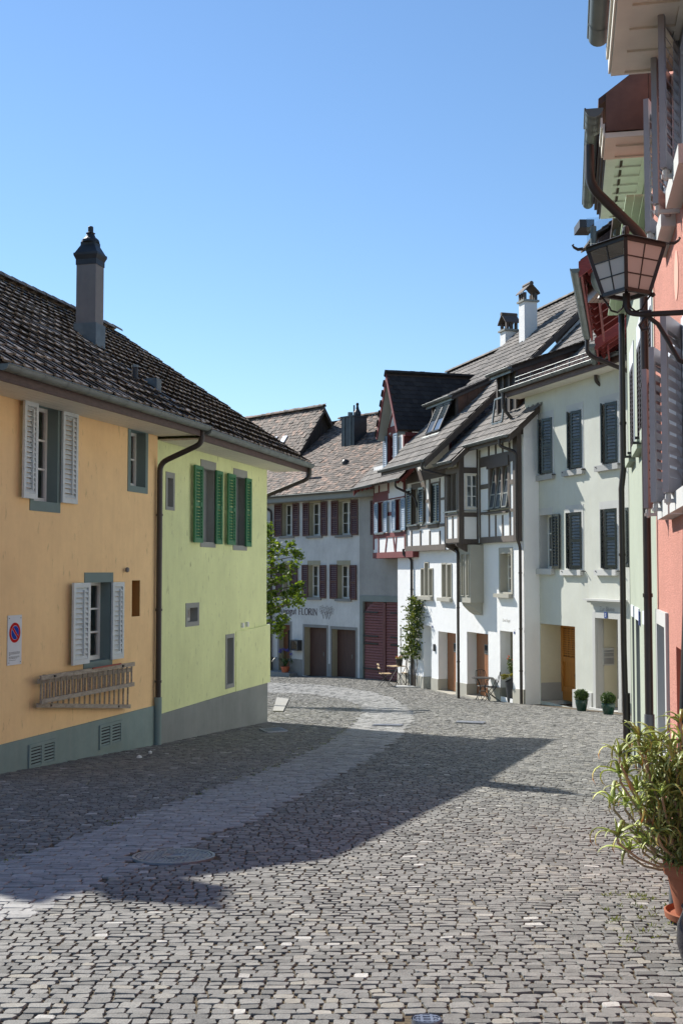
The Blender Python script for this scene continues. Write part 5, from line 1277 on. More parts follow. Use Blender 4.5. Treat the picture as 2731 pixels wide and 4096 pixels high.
for (ya, yb) in ((1695, 1740), (1455, 1495), (1052, 1105)): MB().fbox(F_s, .0, L_s, fz(F_s, 'D', 960, yb), fz(F_s, 'D', 960, ya), -.05, .026).build('beam', bd, whl)
MB().fbox(F_s, .0, .14, zb0, zt0 - .04, -.05, .028).build('beam', bd, whl); MB().fbox(F_s, L_s - .09, L_s, zb0, zt0 + .2, -.05, .028).build('beam', bd, whl)
MB().fbox(F_s, .14, L_s - .09, fz(F_s, 'D', 960, 1447), fz(F_s, 'D', 960, 1436), -.02, .06).build('sill', M['greystone'], whl)
MB().fbox(F_o, u0, u1, zb0 - .03, zb0, -.7, .02).build('oriel_floor', bd, whl)
for a in (u0 + .1, u1 - .1):                                # carved brackets
    MB().prism([F_o.P(a - .06, zb0 - .02, .1), F_o.P(a - .06, zb0 - .02, -.7), F_o.P(a - .06, zb0 - .34, -.7), F_o.P(a - .06, zb0 - .3, -.3), F_o.P(a - .06, zb0 - .16, -.02), F_o.P(a - .06, zb0 - .1, .08)], F_o.u * .12).build('bracket', bd, whl)
# stone oriel below
F_q = F_w.off(.45); rq = R(F_q, 'E', 858, 225, 966, 690); u0, u1, z0, z1 = rq; holes = []
for x0, x1 in ((886, 909), (931, 955)):
    w_, rr1 = open_window(whl, F_q, 'E', x0, 264, x1, 630, .08, g, 1, 1, holes, .02)
    mb = MB(); nn = 11
    for k in range(nn):
        zt1 = rr1[3] - k * .045; mb.fbox(F_q, rr1[0] + .01, rr1[1] - .01, zt1 - .042, zt1, -.085, -.06 - .01)
    mb.build('roller_shutter', M['white_paint'], w_)
z1 = zjb + .1
wall(whl, F_q, u0, u1, z0, z1, holes, M['greige'], 'stone_oriel_front')
MB().fbox(F_q, u0, u0 + .02, z0, z1, -.46, -.001).build('stone_oriel_side', M['greige'], whl); MB().fbox(F_q, u1 - .02, u1, z0, z1, -.46, -.001).build('stone_oriel_side', M['greige'], whl)
MB().fbox(F_q, u0, u1, z0 - .03, z0, -.45, .004).build('stone_oriel_floor', M['greige'], whl)
MB().prism([F_q.P(u0 + .12, z0 - .03, -.05), F_q.P(u0 + .12, z0 - .03, -.44), F_q.P(u0 + .12, z0 - .42, -.44), F_q.P(u0 + .12, z0 - .33, -.3), F_q.P(u0 + .12, z0 - .14, -.1)], F_q.u * (u1 - u0 - .2)).build('stone_corbel', M['greige'], whl)
# roofs: high left part, lower right part over the oriel
tL, bL_ = .9325, 4.90; zL = planeZ(bL_, tL); tQ = .94; bQ = 4.37; zQ = planeZ(bQ, tQ)
rL = roof_poly(whl, bL_, tL, [(-8.1, -1.45), (-3.8, -1.45), (-3.8, 5.5), (-9.8, 5.5), (-9.4, 3.5), (-8.3, 1.4)], .30, .345, pan, (M['conc_j'], M['conc_o']), jit=.004, yaw=.004)
ridge_tiles(rL, F_w.P(-9.8, zL(5.5), -5.5), F_w.P(-3.8, zL(5.5), -5.5), M['conc_o'], .13, .38)
uo0, uo1 = ro[0] - .1, ro[1] + .12
rQ = roof_poly(whl, bQ, tQ, [(-3.75, -.3), (uo0, -.3), (uo0, -1.02), (uo1, -1.02), (uo1, -.5), (.42, -.5), (.42, 4.6), (-3.75, 4.6)], .30, .345, pan, (M['conc_j'], M['conc_o']), jit=.004, yaw=.004)
for (bz, a0, a1, d, mat_) in ((zL, -8.1, -3.8, -1.45, 0), (zQ, uo0, uo1, -1.02, 0), (zQ, uo1 - .05, .42, -.5, 0)):
    gutter(whl, F_w.P(a0, bz(d), -d + .075), F_w.P(a1, bz(d), -d + .075), M['zinc'], .075, F_w.n)
    MB().fbox(F_w, a0 + .05, a1 - .02, bz(d) - .17, bz(d) - .02, -d - .06, -d - .02).build('eaves_board', bd, whl)
    n = max(2, int((a1 - a0) / .55))
    for k in range(n):
        uu = a0 + .15 + (a1 - a0 - .3) * k / (n - 1); e = d + .08; f_ = min(e + 1.0, .0)
        MB().bar(F_w.P(uu, bz(e) - .16, -e), F_w.P(uu, bz(f_) - .16, -f_), .09, .13).build('rafter', bd, whl)
for (bz, uu, d0, d1, w_) in ((zL, -3.8, -1.45, 5.5, .24), (zQ, .42, -.5, 4.6, .22), (zQ, uo1, -1.02, -.5, .2), (zL, -8.1, -1.45, .6, .2)):
    MB().prism([F_w.P(uu, bz(d0) + .0, -d0), F_w.P(uu, bz(d1) + .0, -d1), F_w.P(uu, bz(d1) - w_, -d1), F_w.P(uu, bz(d0) - w_, -d0)], F_w.u * .05).build('verge_board', bd, whl)
MB().prism([F_w.P(-3.95, zQ(.2) - .2, -.2), F_w.P(-3.95, zL(5.4) - .2, -5.4), F_w.P(-3.95, zQ(5.4) - .8, -5.4), F_w.P(-3.95, zQ(.2) - .8, -.2)], F_w.u * .04).build('gable_strip', M['white'], whl)
MB().prism([F_w.P(.30, 3.0, -.02), F_w.P(.30, zQ(0) - .15, -.02), F_w.P(.30, zQ(4.5) - .15, -4.5), F_w.P(.30, 3.0, -4.5)], F_w.u * .03).build('gable_wall', M['white'], whl)
a, b, c, d = [F_w.P(*q) for q in ((-8.2, 0, 0), (-8.2, 0, -9.5), (.35, 0, -9.5), (.35, 0, 0))]
sheet_walls(whl, [(a.x, a.y), (b.x, b.y), (c.x, c.y), (d.x, d.y)], -4.3, 5.5, M['white'])
MB().prism([F_w.P(-9.6, zL(5.45), -5.5), F_w.P(-3.8, zL(5.45), -5.5), F_w.P(-3.8, 5.0, -10.2), F_w.P(-9.6, 5.0, -10.2)], (0, 0, -.06)).build('roof_back', M['conc_j'], whl)
MB().prism([F_w.P(-3.75, zQ(4.55), -4.6), F_w.P(.42, zQ(4.55), -4.6), F_w.P(.42, 5.0, -9.5), F_w.P(-3.75, 5.0, -9.5)], (0, 0, -.06)).build('roof_back', M['conc_j'], whl)
# shed dormers
def shed(house, bz, ua, ub, dE, zEv, dB, tS, win):
    dz = zEv + CAMZ; fd = dE + .22
    v = -F_w.n * math.cos(math.atan(tS)) + up * math.sin(math.atan(tS)); W_ = (dB - dE) / math.cos(math.atan(tS))
    tr_ = tile_roof(house, F_w.P(ua, dz, -dE), F_w.u, v, ub - ua, W_, .30, .345, pan, (M['conc_j'], M['conc_o']), name='dormer_roof', jit=.004, yaw=.004, maxn=60)
    gutter(house, F_w.P(ua - .05, dz - .02, -dE + .07), F_w.P(ub + .02, dz - .02, -dE + .07), M['zinc'], .07, F_w.n)
    MB().fbox(F_w, ua, ub, dz - .17, dz - .04, -dE - .05, -dE - .01).build('eaves_board', M['zinc'], house)
    for uu in (ua, ub - .05): MB().prism([F_w.P(uu, dz + .01, -dE), F_w.P(uu, dz + .01 + tS * (dB - dE), -dB), F_w.P(uu, dz - .17 + tS * (dB - dE), -dB), F_w.P(uu, dz - .17, -dE)], F_w.u * .05).build('verge_board', bd, house)
    n = 5
    for uu in (ua + .1, ub - .14):                          # copper-clad cheeks in upright sheets
        for k in range(n):
            d0 = fd + (dB - fd) * k / n; d1 = fd + (dB - fd) * (k + 1) / n - .012
            MB().prism([F_w.P(uu, bz(d0) - .05, -d0), F_w.P(uu, bz(d1) - .05, -d1), F_w.P(uu, dz - .12 + tS * (d1 - dE), -d1), F_w.P(uu, dz - .12 + tS * (d0 - dE), -d0)], F_w.u * .04).build('cheek_sheet', M['copper'], house)
    zb_ = bz(fd)
    MB().fbox(F_w, ua + .14, ub - .14, zb_ - .1, dz + .05, -fd - .05, -fd - .03).build('dormer_front', M['dark'], house)
    for k in range(win + 1):
        uu = ua + .14 + (ub - ua - .28) * k / win; MB().fbox(F_w, uu - .05, uu + .05, zb_ - .05, dz - .05, -fd - .04, -fd + .03).build('dormer_post', bd, house)
    return fd, zb_, dz
fd, zb_, dz = shed(whl, zL, -7.75, -5.3, .12, 5.93, 2.3, .46, 2)
a0, a1 = -6.85, -5.5
for k in range(2):                                          # tilted roof windows with slatted blinds
    x0 = a0 + (a1 - a0) * k / 2 + .04; x1 = a0 + (a1 - a0) * (k + 1) / 2 - .04
    pA = F_w.P(x0, zL(-.25) + .1, .25); pB = F_w.P(x1, zL(-.25) + .1, .25); pC = F_w.P(x1, dz - .2, -fd + .16); pD = F_w.P(x0, dz - .2, -fd + .16)
    mb = MB()
    for q0, q1 in ((pA, pB), (pB, pC), (pC, pD), (pD, pA)): mb.bar(q0, q1, .06, .05)
    rw = mb.build('roof_window', M['dark_metal'], whl)
    MB().quad(pA, pB, pC, pD).build('pane', mat_plain('blue_reflecting_glass', (.12, .15, .2), .08, .05, bmp=0), rw)
    for j in range(9):
        f = .45 + .06 * j; MB().bar(pA.lerp(pD, f) + up * .03, pB.lerp(pC, f) + up * .03, .05, .008).build('blind_slat', M['zinc'], rw)
MB().prism([F_w.P(a0 - .1, zL(-.3) + .03, .3), F_w.P(a1 + .1, zL(-.3) + .03, .3), F_w.P(a1 + .1, zL(-.38) + .04, .38), F_w.P(a0 - .1, zL(-.38) + .04, .38)], (0, 0, .02)).build('flashing', M['zinc'], whl)
fd2, zb2, dz2 = shed(whl, zQ, -2.65, -1.05, .3, 6.17, 3.4, .36, 3)
mb = MB(); q0 = F_w.P(-1.9, zQ(.1) + .1, -.1)
for a_, b_ in ((F_w.P(-2.0, zQ(.1) + .06, -.1), F_w.P(-1.3, zQ(.1) + .06, -.1)), (F_w.P(-1.3, zQ(.1) + .06, -.1), F_w.P(-1.3, zQ(.45) + .5, -.2)), (F_w.P(-1.3, zQ(.45) + .5, -.2), F_w.P(-2.0, zQ(.45) + .5, -.2)), (F_w.P(-2.0, zQ(.45) + .5, -.2), F_w.P(-2.0, zQ(.1) + .06, -.1))): mb.bar(a_, b_, .05)
mb.build('roof_window', M['zinc'], whl)
# chimneys of the white house
def tiled_chimney(house, px0, px1, pyb, pyt, Y, open_front, name='chimney'):
    a, b = at_depth(*px('F', px0, pyb), Y), at_depth(*px('F', px1, pyb), Y); zt = at_depth(*px('F', (px0 + px1) / 2, pyt), Y).z
    c = (a + b) / 2; h = (b - a).length / 2.55; z0 = c.z - 2.2
    ch = MB().obox(Vector((c.x, c.y, (z0 + zt) / 2)), F_w.u * h * .9, F_w.n * h, Vector((0, 0, (zt - z0) / 2))).build(name, M['white'], house)
    MB().obox(Vector((c.x, c.y, zt)), F_w.u * h * 1.15, F_w.n * h * 1.25, Vector((0, 0, .035))).build('cap_slab', M['greystone'], ch)
    cen = Vector((c.x, c.y, zt)); hh = h * 1.3
    ax, bx = (F_w.n, F_w.u) if open_front else (F_w.u, F_w.n)
    for s1 in (-1, 1):
        for s2 in (-1, 0, 1): MB().obox(cen + ax * s1 * h * .85 + bx * s2 * h * .7 + up * .16, ax * .05, bx * .05, up * .14).build('cap_pier', M['conc_tile'], ch)
        n = 4
        for k in range(n):
            f0, f1 = k / n, (k + 1) / n; p0 = cen + ax * s1 * h * (1.35 * (1 - f0)) + up * (.26 + f0 * hh); p1 = cen + ax * s1 * h * (1.35 * (1 - f1) - .05) + up * (.26 + f1 * hh + .03)
            MB().prism([p0 - bx * h * 1.2, p0 + bx * h * 1.2, p1 + bx * h * 1.2, p1 - bx * h * 1.2], up * .04).build('cap_tile', M['conc_tile'], ch)
    MB().tube([cen + up * (.3 + hh) - bx * h * 1.25, cen + up * (.3 + hh) + bx * h * 1.25], .08, 8).build('cap_ridge', M['conc_tile'], ch)
M['conc_tile'] = mat_plain('brown_cap_tile', (.10, .08, .07), .8, .25, 6)
tiled_chimney(whl, 295, 462, 400, 370, 41.2, True)
tiled_chimney(whl, 118, 283, 690, 645, 44.2, False)
# rainwater pipes of the timber houses
def drop(house, pts, **k): pipe(house, smooth_path(pts), M['brownpipe'], .045, **k)
def fp(W, x, y, d): u, z = F_w.uz(W, x, y, d); return F_w.P(u, z, d)
for W, top_, bot in ((('E', 437, 300, .06), None, ('E', 433, 1440, .06)),):
    a = fp(*W); b_ = fp(*bot); drop(whl, [F_w.P((a - F_w.p).dot(F_w.u) - .3, a.z + .35, .26), F_w.P((a - F_w.p).dot(F_w.u) - .3, a.z + .12, .26), a, Vector((a.x, a.y, gz(a.x, a.y) - .1))], clamps=(1.0, -.8))
a = fp('E', 852, 240, .50); drop(whl, [a + up * .1 - F_w.u * .3, a, Vector((a.x, a.y, gz(a.x, a.y) - .1))], clamps=(.5, -1.2))
g0 = F_w.P(-.05, zQ(-.5) - .07, .57); a = fp('D', 1377, 1100, .18); b_ = fp('D', 1383, 1690, .16); c_ = fp('E', 1410, 160, .08)
drop(whl, [g0, g0 - up * .2, Vector((a.x, a.y, a.z + .6)), b_, c_ - up * .1, Vector((c_.x, c_.y, gz(c_.x, c_.y) - .1))], clamps=(3.0, 1.6, 0, -1.2))
g1 = F_w.P(-3.9, zL(-1.45) - .06, 1.5); g2 = F_w.P(uo1 - 1.2, zQ(-.7) - .35, .3)
pipe(whl, smooth_path([g1, g1 - up * .25, F_w.P(-3.5, 4.6, .45), F_w.P(-3.45, 4.2, .3)]), M['brownpipe'], .04)
g1 = F_w.P(-8.2, zRed(-.8) - .08, .88); pipe(redh, smooth_path([g1, g1 - up * .2, F_w.P(-7.7, 4.3, .35), F_w.P(-7.6, 3.9, .28)]), M['brownpipe'], .04)
# names and numbers on the white wall
M['faint'] = mat_plain('faded_grey_lettering', (.28, .27, .25), .8, .1)
u_, z_ = F_w.uz('E', 582, 800); text_obj('Zur', F_w, u_, z_, .07, M['faint'], whl, .006, align='CENTER'); u_, z_ = F_w.uz('E', 582, 830); text_obj('Stadtmauer', F_w, u_, z_, .085, M['faint'], whl, .006, cw=.75, align='CENTER')
u_, z_ = F_w.uz('E', 1288, 868); text_obj('Zwei Engel', F_w, u_, z_, .085, M['faint'], whl, .006, align='CENTER')
M['plateblue'] = mat_plain('blue_enamel', (.03, .06, .22), .3, .05)
for (x0, y0, x1, y1, t_) in ((621, 903, 630, 921, '11'), (1355, 954, 1366, 976, '7'), (357, 916, 366, 934, '13')):
    r = R(F_w, 'E', x0, y0, x1, y1); pl = MB().fbox(F_w, r[0], r[1], r[2], r[3], 0, .012).build('house_number', M['plateblue'], whl); text_obj(t_, F_w, (r[0] + r[1]) / 2, r[2] + .04, .1, M['sign_white'], pl, .014, align='CENTER', name='digit')
r = R(F_w, 'E', 641, 1068, 653, 1132); MB().fbox(F_w, r[0], r[1], r[2], r[3], 0, .05).build('intercom', M['dark_metal'], whl)

# ------------------------------------------------------------------ beige house
M['beige'] = mat_plaster('pale_grey_green_render', (.56, .57, .51), .05, 60, .5, .006, streak=.35, streakcol=(.50, .47, .34), lo=.5, hi=.7)
M['beigecream'] = mat_plaster('cream_reveal_render', (.62, .58, .44), .04, 70, .4, .005)
M['lightstone'] = mat_plaster('pale_stone_trim', (.52, .52, .50), .05, 90, .25, .003)
M['be_plinth'] = mat_plaster('grey_socle', (.38, .38, .37), .06, 70, .4, .005)
beige = thing('beige_house', F_be.P(3, gz(6.4, 31)), 'pale grey-green rendered house with dark louvred shutters and an orange wooden door', 'house')
UB0, UB1 = F_be.uz('F', 352, 1700)[0], F_be.uz('N', 2540, 2300)[0]
ZB = 5.38 + CAMZ; holes = []
SB = M['shutter_black']; SL = mat_plain('sky_sheen_slat', (.11, .125, .13), .3, .2, 6)  # slat colour lightened to stand in for sky glint on the dark paint
for (x0, y0, x1, y1, W, sill) in ((487, 1483, 612, 1980, 'F', (455, 1975, 632, 1988)), (757, 1412, 888, 1930, 'F', (720, 1932, 915, 1946)), (1072, 1335, 1225, 1878, 'F', (1030, 1885, 1252, 1890)), (702, 135, 858, 722, 'G', (655, 727, 870, 775)), (1060, 98, 1228, 720, 'G', (1010, 729, 1240, 775))):
    r = R(F_be, W, x0, y0, x1, y1); rs_ = R(F_be, W, *sill)
    window(beige, F_be, r, .1, .2, .04, .16, .008, M['lightstone'], holes=holes, ny=1, leaves=1, sill=(rs_[0], rs_[1], r[2] - .17, r[2] - .02, .1), sillmat=M['be_plinth'] if W == 'F' else M['lightstone'])
    um = r[0] + (r[1] - r[0]) * .36                          # left leaf stands ajar, right leaf nearly closed
    hinge = F_be.P(r[0] + .02, 0, .0); Fl = Fac(hinge, F_be.u * .80 + F_be.n * .6); wd = (r[1] - r[0]) * .5
    Fl.n = Fl.n if Fl.n.dot(F_be.n) > 0 else -Fl.n
    shutter(beige, Fl, (0, wd, r[2] + .02, r[3] - .02), SB, 16, -.02, .035, rod=False, mid=.5, slatmat=SL)
    h2 = F_be.P(r[1] - .02, 0, .0); dv = (-F_be.u * .93 + F_be.n * .36).normalized(); Fr = Fac(h2 + dv * wd, -dv)
    shutter(beige, Fr, (0, wd, r[2] + .02, r[3] - .02), SB, 16, -.02, .035, rod=False, mid=.5, slatmat=SL)
    for uu in (r[0] - .16, r[1] + .16): MB().bar(F_be.P(uu, r[2] - .06, 0), F_be.P(uu, r[2] - .06, .12), .025).build('shutter_stay', M['blackiron'], beige)
r = R(F_be, 'G', 414, 162, 540, 716); rs_ = R(F_be, 'G', 362, 724, 570, 772)
window(beige, F_be, r, .06, .2, .04, .25, .008, M['lightstone'], holes=holes, ny=3, leaves=2, curtain=.5, sill=(rs_[0], rs_[1], r[2] - .17, r[2] - .01, .12))
shutter(beige, F_be, R(F_be, 'G', 314, 170, 384, 722, d=.05), SB, 16, .04, .035); shutter(beige, F_be, R(F_be, 'G', 542, 150, 622, 720, d=.05), SB, 16, .04, .035)
shutter(beige, F_be, R(F_be, 'G', 1312, 80, 1346, 705, d=.05), SB, 16, .04, .035)
# orange wooden door in a deep cream recess
r = R(F_be, 'G', 420, 1292, 790, 2180); u0, u1, z0, z1 = r
M['orangewood'] = mat_wood('orange_varnished_oak', (.42, .17, .035), .4, 2, .2); M['orangedark'] = mat_wood('dark_orange_oak', (.22, .085, .02), .5, 2, .2)  # darker oak tone for the lattice backing and diamond
rv = recess(beige, F_be, r, .70, M['beigecream'], holes, M['orangewood'], 'door', name='doorway')
F_d = F_be.off(-.70); zf = z0 + .25
for (a, b, zz0, zz1, t_) in ((u0, u0 + .12, zf, z1, .05), (u1 - .12, u1, zf, z1, .05), (u0 + .12, u1 - .12, z1 - .12, z1, .045), (u0 + .12, u1 - .12, zf + .85, zf + 1.0, .045), (u0 + .12, u1 - .12, zf, zf + .15, .045)): MB().fbox(F_d, a, b, zz0, zz1, 0, t_).build('door_rail', M['orangewood'], rv)
nx_, nz_ = 8, 13; ga, gb, gc, gd = u0 + .12, u1 - .12, zf + 1.0, z1 - .12
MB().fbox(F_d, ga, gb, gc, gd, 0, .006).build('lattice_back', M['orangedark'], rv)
for k in range(1, nx_): MB().fbox(F_d, ga + (gb - ga) * k / nx_ - .018, ga + (gb - ga) * k / nx_ + .018, gc, gd, .006, .034).build('lattice_bar', M['orangewood'], rv)
for k in range(1, nz_): MB().fbox(F_d, ga, gb, gc + (gd - gc) * k / nz_ - .018, gc + (gd - gc) * k / nz_ + .018, .006, .036).build('lattice_bar', M['orangewood'], rv)
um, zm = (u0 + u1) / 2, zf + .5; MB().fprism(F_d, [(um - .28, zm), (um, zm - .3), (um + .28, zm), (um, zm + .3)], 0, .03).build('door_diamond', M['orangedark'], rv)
zt1 = F_be.uz('G', 405, 1908)[1]
MB().add([F_be.P(u0 + .006, z0, .0), F_be.P(u0 + .006, z0, -.69), F_be.P(u0 + .006, zt1, -.69), F_be.P(u0 + .006, zt1, .0)], [(0, 1, 2, 3)]).build('reveal_plinth', M['be_plinth'], rv)
# stone portal with mailbox in its side wall
r = R(F_be, 'G', 1010, 1232, 1262, 2250); u0, u1, z0, z1 = r
rv2 = recess(beige, F_be, r, .72, M['beigecream'], holes, M['doorwood'], 'door', name='portal')
mb = MB(); MB().fbox(F_be, u0 - .13, u0, z0, z1 + .16, -.2, .06).build('portal_jamb', M['lightstone'], rv2); MB().fbox(F_be, u1, u1 + .13, z0, z1 + .16, -.2, .06).build('portal_jamb', M['lightstone'], rv2); MB().fbox(F_be, u0, u1, z1, z1 + .16, -.2, .058).build('portal_lintel', M['lightstone'], rv2)
zc1 = F_be.uz('G', 1100, 1100)[1]; zc2 = F_be.uz('G', 1100, 1036)[1]
MB().fbox(F_be, u0 - .12, u1 + .12, z1 + .16, zc1, -.02, .03).build('portal_frieze', M['lightstone'], rv2)
for k, (o_, h_) in enumerate(((.08, .33), (.14, .33), (.21, .34))):
    MB().fbox(F_be, u0 - .16 - .09 * k, u1 + .16 + .09 * k, zc1 + (zc2 - zc1) * k / 3 + .0005, zc1 + (zc2 - zc1) * (k + 1) / 3, -.02, o_).build('cornice', M['lightstone'], rv2)
text_obj('Zur Blume', F_be, (u0 + u1) / 2, (z1 + .16 + zc1) / 2 - .06, .12, M['wi_plinth'], rv2, .034, align='CENTER')
pl = MB().fbox(F_be, (u0 + u1) / 2 - .07, (u0 + u1) / 2 + .07, z1 + .01, z1 + .17, .06, .075).build('house_number', M['plateblue'], rv2); text_obj('5', F_be, (u0 + u1) / 2, z1 + .05, .09, M['sign_white'], pl, .078, align='CENTER', name='digit')
Fm = Fac(F_be.P(u0 + .003, 0, 0), -F_be.n)                   # the left side wall of the portal
for a, b in ((.2, .34), (.58, .715)): MB().fbox(Fm, a - .2 if a < .3 else a, b - .16 if a < .3 else b, z0, z1, 0, .012).build('reveal_trim', M['lightstone'], rv2)
rm = R(Fm, 'G', 1070, 1550, 1187, 1728); MB().fbox(Fm, rm[0], rm[1], rm[2], rm[3], 0, .03).build('mailbox', M['zincl'] if 'zincl' in M else M['lightstone'], rv2)
h_ = rm[3] - rm[2]
for k, f in enumerate((.08, .52, .63, .78)): MB().fbox(Fm, rm[0] + .02, rm[1] - .02, rm[2] + h_ * f, rm[2] + h_ * f + (.36 * h_ if k == 0 else .09 * h_), .03, .036).build('mailbox_flap', mat_plain('brushed_steel', (.36, .38, .4), .4, .1, metal=.5), rv2)
MB().fbox(F_be, u0 - .3, u1 + .3, z0 - .1, F_be.uz('G', 1100, 2195)[1], -.7, .12).build('threshold', M['lightstone'], rv2)
wall(beige, F_be, UB0, UB1, -4.2, ZB - .12, holes, M['beige'])
def plin(xa, xb, ya, m=M['be_plinth']):
    a = F_be.uz('G', xa, 1950)[0]; b = F_be.uz('G', xb, 1950)[0]; z = F_be.uz('G', (xa + xb) / 2, ya)[1]; MB().fbox(F_be, a, b, -4.2, z, -.01, .05).build('plinth', m, beige)
plin(232, 405, 1892); plin(770, 968, 2000, M['lightstone']); plin(1246, 1345, 2090, M['lightstone'])
# roof
PBe = math.radians(25); vb = -F_be.n * math.cos(PBe) + up * math.sin(PBe); c_ = math.cos(PBe)
hc = [(0, (.085, .055, .046)), (.5, (.125, .085, .07)), (1, (.18, .125, .10))]
M['brn_j'] = mat_ramp('brown_clay_tiles', hc, .8, True, bmp=.4, nscale=8); M['brn_o'] = mat_ramp('brown_clay_tile', hc, .8, False, bmp=.4, nscale=8)
tile_roof(beige, F_be.P(UB0 - .35, ZB, .5), F_be.u, vb, UB1 - UB0 + .7, 3.7 / c_, .26, .33, tile_pan(.27, .41, .032, .02, .025), (M['brn_j'], M['brn_o']), jit=.006, yaw=.008)
gutter(beige, F_be.P(UB0 - .4, ZB - .0, .575), F_be.P(UB1 + .3, ZB, .575), M['zinc'], .08, F_be.n)
MB().fbox(F_be, UB0 - .35, UB1 + .35, ZB - .22, ZB - .03, .44, .48).build('fascia', M['fascia'], beige)
MB().fbox(F_be, UB0 - .3, UB1 + .3, ZB - .24, ZB - .22, 0, .44).build('soffit', M['cream'], beige)
MB().prism([F_be.P(UB0 - .35, ZB - .2, .5), F_be.P(UB0 - .35, ZB + .02, .5), F_be.P(UB0 - .35, ZB + .02 + 3.7 * math.tan(PBe), -3.2), F_be.P(UB0 - .35, ZB - .2 + 3.7 * math.tan(PBe), -3.2)], F_be.u * -.04).build('verge_board', M['fascia'], beige)
for k in range(8):                                          # snow guard
    uu = UB0 + .1 + k * .75; q = F_be.P(uu, ZB + .25 * math.tan(PBe) + .03, .25); MB().bar(q, q + up * .24, .02).build('snow_guard_post', M['zinc'], beige); MB().bar(q + up * .2, q - F_be.n * .28 + up * .13, .015).build('snow_guard_stay', M['zinc'], beige)
for h_ in (.1, .22): MB().tube([F_be.P(UB0 - .1, ZB + .25 * math.tan(PBe) + .03 + h_, .26), F_be.P(UB1, ZB + .25 * math.tan(PBe) + .03 + h_, .26)], .009, 6).build('snow_guard_rail', M['zinc'], beige)
a, b, c, d = [F_be.P(*q) for q in ((UB0 + .02, 0, 0), (UB0 + .02, 0, -6.5), (UB1, 0, -6.5), (UB1, 0, 0))]
sheet_walls(beige, [(a.x, a.y), (b.x, b.y), (c.x, c.y), (d.x, d.y)], -4.2, ZB - .1, M['beige'])
MB().prism([F_be.P(UB0 - .3, ZB + 3.68 * math.tan(PBe), -3.2), F_be.P(UB1 + .3, ZB + 3.68 * math.tan(PBe), -3.2), F_be.P(UB1 + .3, ZB, -6.9), F_be.P(UB0 - .3, ZB, -6.9)], up * -.06).build('roof_back', M['brn_j'], beige)
g0 = F_be.P(UB0 - .28, ZB - .08, .57); a = fp('F', 350, 1700, .35) if False else F_be.P(UB0 - .02, 0, .10)
pipe(beige, smooth_path([g0, g0 - up * .45, Vector((a.x, a.y, ZB - 1.25)), Vector((a.x, a.y, gz(a.x, a.y) - .1))]), M['brownpipe'], .05, clamps=(4.0, 1.8, -.6))
a = F_be.P(UB0 + .14, 0, .03); MB().tube([Vector((a.x, a.y, -1.9)), Vector((a.x, a.y, 5.6))], .02, 8).build('conduit', M['white_paint'], beige)
a2 = F_be.P(*F_be.uz('G', 262, 1600), .06); MB().obox(a2, F_be.u * .1, F_be.n * .06, up * .12).build('junction_box', M['white_paint'], beige)
a3 = F_be.P(*F_be.uz('G', 238, 1605), .14); MB().lathe(a3 - up * .16, [(.02, 0), (.1, .04), (.12, .14), (.09, .26), (.02, .3)], 12).build('cable_reel', M['white_paint'], beige)

# ------------------------------------------------------------------ light green, red-eaved and pink houses (right edge)
M['mint'] = mat_plaster('pale_green_render', (.385, .43, .35), .05, 50, .5, .006, streak=.25, streakcol=(.33, .38, .29))
M['mintboard'] = mat_plain('pale_green_boards', (.42, .53, .33), .6, .06, 4)
M['pink'] = mat_plaster('coarse_salmon_render', (.70, .325, .255), .07, 55, 1.2, .02, speck=.7, streak=.15, streakcol=(.76, .40, .31), patch=.5)
M['pinksmooth'] = mat_plaster('smooth_salmon_patch', (.74, .40, .31), .04, 80, .3, .004)
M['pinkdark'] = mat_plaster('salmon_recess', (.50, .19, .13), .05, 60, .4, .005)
M['shutter_brown'] = mat_plain('dark_brown_shutter', (.045, .025, .022), .5, .2, 5)
M['shutter_taupe'] = mat_plain('taupe_aluminium_shutter', (.27, .255, .27), .45, .08, 4)
M['redpaint'] = mat_wood('red_painted_rafter', (.20, .03, .026), .6, 0, .25)
M['bluewhite'] = mat_plaster('bluish_white_lintel', (.62, .66, .72), .03, 80, .2, .003)
mint = thing('mint_house', F_lg.P(2.7, gz(3.8, 14.7)), 'pale green rendered house with dark brown shutters and boarded eaves', 'house')
def Yu(F, Y): return (F.p.y - Y) / -F.u.y if F.u.y < 0 else (Y - F.p.y) / F.u.y
holes = []
for (Ya, Yb, zl, zh) in ((16.4, 15.62, 3.30, 4.50), (14.7, 13.75, 3.28, 4.50), (13.0, 12.2, 3.28, 4.50)):
    r = (Yu(F_lg, Ya), Yu(F_lg, Yb), zl, zh)
    window(mint, F_lg, r, .08, .3, .04, .1, .012, M['bluewhite'], ny=1, leaves=1, holes=holes, sill=(r[0] - .1, r[1] + .1, zl - .16, zl - .03, .09), sillmat=M['mint'])
    shutter(mint, F_lg, (r[0], (r[0] + r[1]) / 2, zl, zh), M['shutter_brown'], 18, -.02, .04, rod=False); shutter(mint, F_lg, ((r[0] + r[1]) / 2 + .003, r[1], zl, zh), M['shutter_brown'], 18, -.02, .04, rod=False)
    for uu in (r[0] - .12, r[1] + .12): MB().bar(F_lg.P(uu, zl - .1, 0), F_lg.P(uu, zl - .1, .14), .03).build('shutter_stay', M['blackiron'], mint)
for (Ya, Yb) in ((16.85, 16.35), (15.9, 15.1), (14.2, 13.35)):
    pa = F_lg.P(Yu(F_lg, Ya), 0); zz = gz(pa.x, pa.y); r = (Yu(F_lg, Ya), Yu(F_lg, Yb), zz - .2, 1.0)
    rv = recess(mint, F_lg, r, .25, M['greystone'], holes, M['greystone'], 'door', name='doorway')
    MB().fbox(F_lg, r[0] - .06, r[1] + .06, 1.0, 1.16, -.05, .015).build('lintel', M['bluewhite'], rv)
